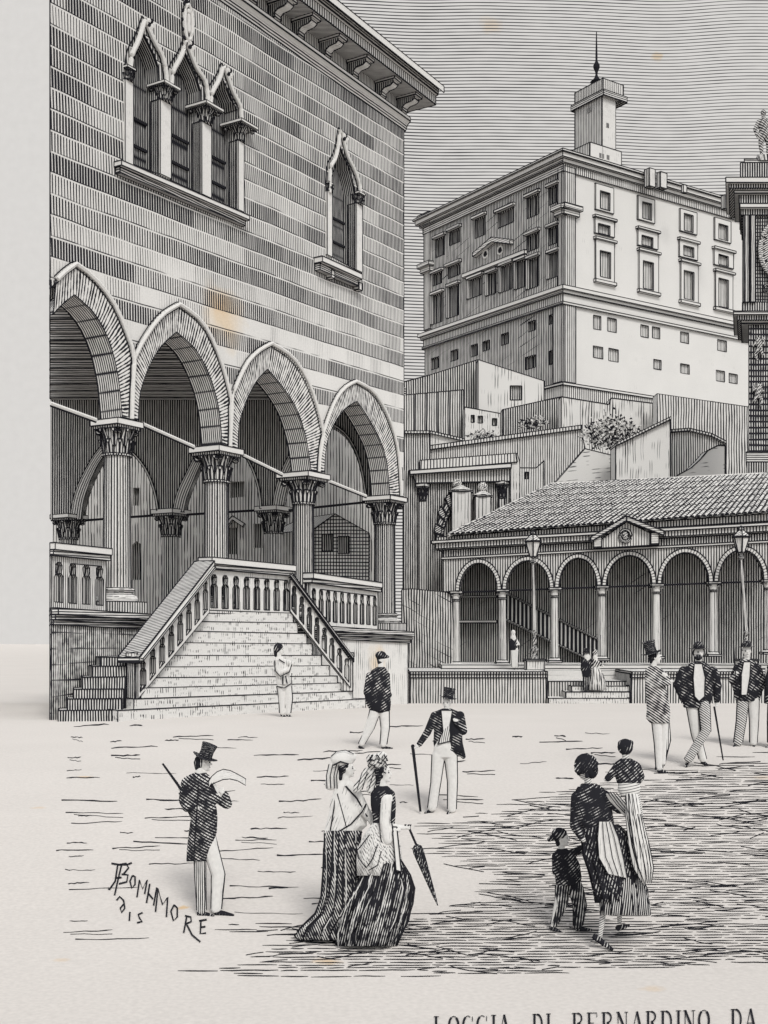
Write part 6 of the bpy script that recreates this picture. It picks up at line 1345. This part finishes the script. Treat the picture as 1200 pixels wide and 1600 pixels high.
# three men talking on the right, and a fourth cut by the picture's edge
f = Fig('man in tall top hat and long striped overcoat, leftmost of the talking men', 1030, 1207); d = f.d
sk = BODY(); ex = MB(); f.head(sk, ex, 1025, 1028, 7, 9.5, 1, -.35); f.cap(sk, (1022, 1034), (1021, 1044), 4.5, 5); f.cap(sk, (1023, 1050), (1028, 1100), 12, 11); f.cap(sk, (1016, 1052, -4), (1028, 1070, -10), 4.5, 4); f.cap(sk, (1028, 1070, -10), (1046, 1066, -14), 3.6, 3); f.hand(sk, (1046, 1066, -14), (6, -2), 9, .7); f.cap(sk, (1030, 1050), (1040, 1056, -8), 4.5, 4); f.cap(sk, (1026, 1120), (1029, 1200), 6, 4); f.cap(sk, (1038, 1120), (1036, 1192), 6, 4); f.done(sk, 'body', [paper(), ink()], ex)
mb = MB(); f.loft(mb, [(1021, 1040, 6), (1020, 1046, 12, 8), (1023, 1062, 15, 11), (1026, 1084, 17, 12), (1029, 1110, 18.5, 13), (1028, 1122, 19, 13), (1031, 1130, 15, 10)]); f.cap(mb, (1015, 1052, -4), (1027, 1070, -10), 6.5, 6); f.cap(mb, (1027, 1070, -10), (1044, 1067, -14), 5.5, 4.5); f.cap(mb, (1031, 1050), (1042, 1060, -8), 6, 5); f.done(mb, 'overcoat', [cloth(d, .42, -55, 3.0)])
mb = MB(); ex = MB(); leg(f, mb, ex, (1026, 1124), (1029, 1162), (1030, 1200), (8, 6.6, 5)); f.done(mb, 'trouser_leg', [paper(), ink()], ex)
mb = MB(); ex = MB(); leg(f, mb, ex, (1038, 1124, 4), (1042, 1156, 4), (1033, 1196, 5), (7, 5.6, 4.6)); f.done(mb, 'trouser_leg', [hatch(3.6, d, .4, 0), ink()], ex)
shoe(f, (1030, 1204), (1048, 1210, -4), 3.6); shoe(f, (1027, 1199, 4), (1024, 1202, 2), 3.2)
mb = MB(); f.ell(mb, (1022, 1025), 7.5, 8); f.cap(mb, (1018, 1026), (1018, 1034), 4.6, 3.6); f.done(mb, 'hair', [cloth(d, .82, 0, 3)])
tophat(f, (1013, 1002), (1018, 1021), 10, 9, 16)
f = Fig('bearded man in round hat and open dark jacket, legs crossed, middle of the talking men', 1088, 1198); d = f.d
sk = BODY(); ex = MB(); f.head(sk, ex, 1092, 1020, 7.5, 10, .3, -1); f.cap(sk, (1092, 1027), (1091, 1036), 4.6, 5); f.cap(sk, (1091, 1044), (1090, 1092), 14, 12); f.cap(sk, (1068, 1048), (1058, 1070), 4.5, 4); f.cap(sk, (1058, 1070), (1068, 1096), 4, 3); f.hand(sk, (1068, 1094), (4, 5), 8, .8); f.cap(sk, (1114, 1048), (1122, 1072), 4.6, 4); f.cap(sk, (1122, 1072), (1120, 1098), 4, 3); f.hand(sk, (1120, 1097), (-1, 7), 9, .8); f.cap(sk, (1082, 1100), (1086, 1144), 6, 5); f.cap(sk, (1086, 1144), (1098, 1184), 5, 4); f.cap(sk, (1100, 1100, -6), (1103, 1142, -8), 6, 5); f.cap(sk, (1103, 1142, -8), (1076, 1184, -6), 5, 4); f.done(sk, 'body', [paper(), ink()], ex)
mb = MB(); f.loft(mb, [(1092, 1033, 7), (1091, 1038, 16, 9), (1090, 1048, 25, 13), (1089, 1070, 25, 14), (1089, 1092, 24, 14), (1088, 1106, 20, 12)]); f.cap(mb, (1068, 1048), (1059, 1070), 7.5, 7); f.cap(mb, (1059, 1070), (1068, 1092), 7, 6); f.cap(mb, (1114, 1048), (1121, 1072), 7.5, 7); f.cap(mb, (1121, 1072), (1120, 1094), 6.5, 5); f.done(mb, 'jacket', [cloth(d, .76, -58, 3.3, (35, .2, 2.5))])
mb = MB(); mb.poly([f.q(p) for p in ((1085, 1037, -13.4), (1097, 1037, -13.4), (1102, 1060, -16), (1101, 1088, -16), (1092, 1096, -15.5), (1085, 1088, -16), (1083, 1060, -16))]); mb.build('shirt_front', [paper()], f.th, edge=E(d, .8))
mb = MB(); ex = MB(); leg(f, mb, ex, (1081, 1102), (1087, 1146), (1098, 1186), (9, 7, 5.6)); f.done(mb, 'trouser_leg', [paper(), ink()], ex)
mb = MB(); ex = MB(); leg(f, mb, ex, (1100, 1102, -6), (1103, 1142, -12), (1076, 1186, -8), (9, 7.4, 6.5)); f.done(mb, 'trouser_leg', [hatch(3.6, d, .42, -55), ink()], ex)
shoe(f, (1098, 1191), (1106, 1196, -5), 3.6); shoe(f, (1075, 1190, -8), (1072, 1198, -10), 3.6)
mb = MB(); f.ell(mb, (1091, 1027, -5), 6, 5); f.ell(mb, (1086, 1020, 2), 4, 7); f.ell(mb, (1098, 1020, 2), 4, 7); f.done(mb, 'beard', [cloth(d, .8, 0, 3)])
roundhat(f, 1091, 1014, 8, 12, 15)
mb = MB(); mb.tube([f.q((1116, 1104, -8)), f.q((1130, 1188, -8))], [1.6 * f.k, 1.1 * f.k], 7, 0); oo = mb.build('cane', [ink()], loc=f.q((1130, 1188, -8))); tag(oo, 'thin dark cane in the hand of the man with crossed legs', 'cane')
f = Fig('clean-shaven man in round hat, dark jacket and one shaded trouser leg, near the right edge', 1165, 1166); d = f.d
sk = BODY(); ex = MB(); f.head(sk, ex, 1167, 1018, 6.5, 9.5, .15, -1); f.cap(sk, (1167, 1024), (1167, 1034), 4, 4.6); f.cap(sk, (1168, 1040), (1168, 1086), 12, 10); f.cap(sk, (1152, 1044), (1144, 1064), 4, 3.6); f.cap(sk, (1144, 1064), (1152, 1052, -8), 3.5, 2.8); f.hand(sk, (1151, 1054, -8), (-2, -6), 8, .9); f.cap(sk, (1184, 1044), (1192, 1068), 4.2, 3.6); f.cap(sk, (1192, 1068), (1184, 1086), 3.4, 2.8); f.hand(sk, (1184, 1085), (-3, 5), 8, .8); f.cap(sk, (1160, 1092), (1153, 1158), 6, 4.4); f.cap(sk, (1176, 1092), (1178, 1158), 6, 4.4); f.done(sk, 'body', [paper(), ink()], ex)
mb = MB(); f.loft(mb, [(1167, 1030, 6), (1167, 1035, 14, 8), (1168, 1044, 21, 11), (1168, 1066, 22, 12), (1169, 1084, 21, 12), (1170, 1096, 17, 10)]); f.cap(mb, (1152, 1044), (1145, 1064), 6.4, 6); f.cap(mb, (1145, 1064), (1151, 1055, -7), 5.5, 4.4); f.cap(mb, (1147, 1064), (1152, 1092), 5, 3.5); f.cap(mb, (1184, 1044), (1191, 1068), 6.5, 6); f.cap(mb, (1191, 1068), (1186, 1082), 5.5, 4.5); f.done(mb, 'jacket', [cloth(d, .68, -58, 3.3, (35, .2, 2.5))])
mb = MB(); mb.poly([f.q(p) for p in ((1162, 1034, -11.6), (1173, 1034, -11.6), (1172, 1056, -13.5), (1167, 1086, -13.5), (1158, 1086, -13.2), (1158, 1056, -13))]); mb.build('shirt_front', [paper()], f.th, edge=E(d, .8))
mb = MB(); ex = MB(); leg(f, mb, ex, (1161, 1092), (1158, 1126), (1153, 1160), (9, 7.6, 6.6)); f.done(mb, 'trouser_leg', [hatch(3.6, d, .42, -55), ink()], ex)
mb = MB(); ex = MB(); leg(f, mb, ex, (1177, 1092), (1178, 1126), (1177, 1160), (9, 7, 5.6)); f.done(mb, 'trouser_leg', [paper(), ink()], ex)
shoe(f, (1151, 1163), (1146, 1167, -6), 3); shoe(f, (1178, 1163), (1178, 1168, -8), 3)
roundhat(f, 1167, 1011, 7.6, 10, 12)
mb = MB(); mb.tube([f.q((1146, 1001, -10)), f.q((1150, 1066, -9))], 1.1 * f.k, 7, 0); oo = mb.build('cane', [ink()], loc=f.q((1150, 1056, -9))); tag(oo, 'thin stick held upright over the shoulder of the man near the right edge', 'cane')
f = Fig('man in dark jacket cut off by the right edge of the picture', 1212, 1168); d = f.d
sk = BODY(); ex = MB(); f.head(sk, ex, 1214, 1020, 7, 9.5, -1, -.3); f.cap(sk, (1214, 1026), (1214, 1038), 4, 4.6); f.cap(sk, (1214, 1044), (1214, 1090), 12, 10); f.cap(sk, (1208, 1092), (1206, 1160), 6, 4.4); f.cap(sk, (1220, 1092), (1222, 1160), 6, 4.4); f.cap(sk, (1200, 1046), (1199, 1086), 4.5, 3.4); f.hand(sk, (1199, 1086), (0, 7), 8, .6); f.done(sk, 'body', [paper(), ink()], ex)
mb = MB(); f.loft(mb, [(1214, 1032, 6), (1214, 1038, 14, 8), (1213, 1060, 18, 11), (1213, 1100, 18, 11)]); f.cap(mb, (1202, 1046), (1201, 1082), 6, 5); f.done(mb, 'jacket', [cloth(d, .78, 50, 3.3)])
mb = MB(); ex = MB(); leg(f, mb, ex, (1208, 1096), (1206, 1128), (1205, 1160), (8, 7, 5.6)); leg(f, mb, ex, (1220, 1096), (1222, 1128), (1222, 1160), (8, 7, 5.6)); f.done(mb, 'trousers', [cloth(d, .7, 0, 3.3), ink()], ex); shoe(f, (1203, 1164), (1197, 1168, -5), 3); shoe(f, (1222, 1164), (1216, 1168, -5), 3); roundhat(f, 1214, 1013, 8, 11, 12)

# couple on the terrace steps and a man by the lamp
yc = 1081
f = Fig('tiny man in dark coat and hat standing beside a lady on the terrace steps', 917, yc, d=51.75); d = f.d
sk = BODY(); ex = MB(); f.head(sk, ex, 917, 1022, 3.4, 4.4, .5, -1); f.cap(sk, (917, 1026), (917, 1054), 5, 5); f.cap(sk, (914, 1054), (914, 1077), 3, 2.2); f.cap(sk, (920, 1054), (920, 1077), 3, 2.2); f.cap(sk, (911, 1032), (912, 1046), 2.2, 1.8); f.cap(sk, (922, 1032), (927, 1040, -3), 2.2, 1.8); f.hand(sk, (926, 1040, -3), (4, 0), 5, .6); f.done(sk, 'body', [paper(), ink()], ex)
mb = MB(); f.loft(mb, [(916, 1027, 4), (916, 1031, 8, 5), (916, 1044, 8.5, 6), (917, 1058, 7, 5)]); f.cap(mb, (911, 1032), (910, 1046), 3.4, 3); f.cap(mb, (922, 1032), (926, 1039, -3), 3.2, 2.6); f.done(mb, 'coat', [cloth(d, .85, 30, 2.8)])
mb = MB(); f.cap(mb, (914, 1056), (914, 1077), 4.2, 3.2); f.cap(mb, (920, 1056), (920, 1077), 4, 3.2); f.done(mb, 'trousers', [cloth(d, .74, 0, 2.8)]); shoe(f, (913, 1079), (918, 1081, -2), 1.8)
tophat(f, (916, 1013), (916, 1020), 4.4, 4, 6)
f = Fig('tiny lady in wide white skirt and bonnet on the terrace steps beside a man', 933, yc, d=51.65); d = f.d
sk = BODY(); ex = MB(); f.head(sk, ex, 931, 1023, 3.2, 4.2, .6, -1); f.cap(sk, (930, 1027), (931, 1044), 4, 3.4); f.cap(sk, (931, 1050), (934, 1072), 4, 3); f.cap(sk, (934, 1034), (941, 1040, -2), 1.8, 1.5); f.hand(sk, (941, 1040, -2), (4, 0), 4.5, .6); f.done(sk, 'body', [paper(), ink()], ex)
mb = MB(); f.loft(mb, [(930, 1028, 3), (930, 1032, 5.5, 4), (931, 1040, 5, 4), (931, 1044, 4, 3)]); f.cap(mb, (934, 1034), (940, 1040, -2), 2.6, 2); f.done(mb, 'bodice', [cloth(d, .5, 30, 3)])
mb = MB(); f.loft(mb, [(931, 1042, 4.4), (933, 1052, 8), (934, 1066, 11), (934, 1078, 12.5)], n=48, folds=9, amp=.12); f.folds(mb, 5, 0.6, 1, 6); mb.build('skirt', [hatch(4.4, d, .28, 0, brk=.3), ink()], f.th, smooth=True, frontuv=True, edge=0)
mb = MB(); f.ell(mb, (930, 1019), 4.6, 4.4); f.done(mb, 'bonnet', [hatch(3, d, .5, 40)])
f = Fig('tiny man in dark jacket and pale trousers by the left lamp', 803, 1046.4, d=54.6); d = f.d
sk = BODY(); ex = MB(); f.head(sk, ex, 802, 992, 3.2, 4.2, .6, -1); f.cap(sk, (802, 996), (803, 1014), 4.4, 4); f.cap(sk, (799, 1000), (799, 1010), 2, 1.7); f.cap(sk, (807, 1000), (811, 1007, -2), 2, 1.7); f.hand(sk, (810, 1007, -3), (-3, 1), 4.5, .7); f.cap(sk, (801, 1014), (801, 1042), 2.6, 2); f.cap(sk, (806, 1014), (806, 1042), 2.6, 2); f.done(sk, 'body', [paper(), ink()], ex)
mb = MB(); f.loft(mb, [(802, 996, 3), (802, 999, 6.4, 4), (802, 1008, 6.6, 5), (802, 1016, 5.6, 4)]); f.cap(mb, (799, 1000), (799, 1010), 2.8, 2.4); f.done(mb, 'jacket', [cloth(d, .86, 30, 2.8)])
mb = MB(); ex = MB(); leg(f, mb, ex, (801.5, 1015), (801.5, 1028), (802, 1042), (3.6, 3, 2.6)); leg(f, mb, ex, (806.5, 1015), (806.5, 1028), (807, 1042), (3.6, 3, 2.6)); f.done(mb, 'trousers', [paper(), ink()], ex); shoe(f, (802, 1044), (805, 1046, -2), 1.6); shoe(f, (807, 1044), (810, 1046, -2), 1.6)
mb = MB(); f.ell(mb, (802, 988), 3.6, 4.2); f.done(mb, 'cap', [paper()])

# statue on the tower cornice
f = Fig('dark stone statue of a standing figure on top of the clock tower cornice', 1193, 243, d=66.4, name='statue', cat='statue'); d = f.d
mb = MB(); ex = MB(); f.head(mb, ex, 1193, 177, 4.4, 6, -.6, -1)
for a, b, ra, rb in (((1193, 182), (1193, 188), 3, 4), ((1193, 192), (1194, 206), 9, 7.5), ((1194, 206), (1195, 212), 7.5, 8), ((1186, 190), (1180, 202), 4, 3.4), ((1180, 202), (1184, 213, -3), 3.2, 2.6), ((1201, 190), (1207, 200), 4, 3.4), ((1207, 200), (1203, 212, -3), 3.2, 2.6), ((1190, 210), (1189, 226), 5, 4), ((1189, 226), (1190, 239), 3.8, 2.8), ((1199, 210), (1201, 226), 5, 4), ((1201, 226), (1200, 239), 3.8, 2.8), ((1190, 241), (1187, 243, -4), 2.6, 2), ((1200, 241), (1198, 243, -4), 2.6, 2)): f.cap(mb, a, b, ra, rb)
f.hand(mb, (1184, 213, -3), (2, 5), 6, .6); f.hand(mb, (1203, 212, -3), (-2, 5), 6, .6)
f.done(mb, 'figure', [hatch(3.6, d, .52, -50, cross=(30, .15, 2)), ink()], ex)
mb = MB(); f.loft(mb, [(1196, 241, 12, 8), (1196, 250, 16, 10)]); mb.build('pedestal', [hatch(4, d, .5, 0)], f.th)

# ------------------------------------------------------------------ street lamps on the terrace
def lamp(x, yt, lean, label, first=True):
    d = 54.3; k = d / FX; zb = zT + .1; g = Vector((At(x + lean, d).x, d, zb)); th = thing('street_lamp', g, label, 'street lamp', 'street lamps on the terrace')
    yb = HY - (zb - EH) / k; X = g.x; zz = lambda y: EH + (HY - y) * k; top = yt + 40
    mb = MB(); mb.box((X, d, zb + 7.5 * k), 14 * k, 14 * k, 7.5 * k, 0); mb.box((X, d, zb + 15.5 * k), 15.5 * k, 15.5 * k, 1 * k, 1); mb.build('pedestal', [hatch(5, d, .22, 0, brk=.4), paper()], th, edge=E(d, .8))
    mb = MB(); mb.lathe((X, d, zb), [(6 * k, 16 * k), (6.5 * k, 19 * k), (4 * k, 22 * k), (3 * k, 25 * k), (5.2 * k, 30 * k), (5 * k, 34 * k), (2.6 * k, 38 * k), (3.8 * k, 44 * k), (3.4 * k, 49 * k), (2.2 * k, 53 * k), (4.4 * k, 57 * k), (4 * k, 60 * k), (2.4 * k, 62 * k)], 12, 0)
    for a in range(4): mb.ell((X + math.cos(a * 1.57) * 5 * k, d + math.sin(a * 1.57) * 5 * k, zb + 31 * k), 2 * k, 2 * k, 3 * k, 6, 0, 4)
    mb.build('ornate_base', [hatch(3, d, .66, 20, wob=.2)], th)
    mb = MB(); mb.tube([(X, d, zb + 61 * k), (X - lean * k, d, zz(top + 4))], [2.6 * k, 1.9 * k], 10, 0); mb.build('post', [hatch(2.4, d, .30, 0, wob=.02)], th)
    X2 = X - lean * k; s_ = .5 * k
    ex = MB(); ex.tube([(X + 2.7 * k, d - .02, zb + 61 * k), (X2 + 2 * k, d - .02, zz(top + 4))], s_, 4, 0); ex.tube([(X - 2.7 * k, d - .02, zb + 61 * k), (X2 - 2 * k, d - .02, zz(top + 4))], s_, 4, 0); ex.build('post_moulding', [ink()], th)
    mb = MB(); mb.lathe((X2, d, zz(top + 4)), [(2.2 * k, 0), (4.6 * k, 3 * k), (4.2 * k, 6 * k), (2 * k, 8 * k), (4.4 * k, 11 * k), (3.4 * k, 13 * k)], 10, 0); mb.build('bracket', [hatch(2.6, d, .75, 90)], th)
    z0 = zz(top - 8); h = 23 * k; n = 6; mb = MB(); R = []
    for z, r in ((0, 5.5), (h, 13)): R.append([Vector((X2 + math.cos(q * math.pi / 3 + .4) * r * k, d + math.sin(q * math.pi / 3 + .4) * r * k, z0 + z)) for q in range(6)])
    mb.rings(R, 0); lt = mb.build('lantern', [hatch(5, d, .14, 0, brk=.5)], th, edge=E(d, 1.0), ang=20)
    mb = MB(); R = []
    for z, r in ((0, 14.5), (1.5, 14.5), (9, 7), (11, 4), (12, 5), (15, 3.4), (18, 1)): R.append([Vector((X2 + math.cos(q * math.pi / 3 + .4) * r * k, d + math.sin(q * math.pi / 3 + .4) * r * k, z0 + h + z * k)) for q in range(6)])
    mb.rings(R, 0); mb.build('lantern_roof', [hatch(4, d, .3, 60)], lt, edge=E(d, .8), ang=20)
lamp(833, 838, 2, 'iron street lamp with white lantern, left one, beside the tiny man on the terrace')
lamp(1158, 831, 8, 'iron street lamp with white lantern, right one, rising behind the talking men')
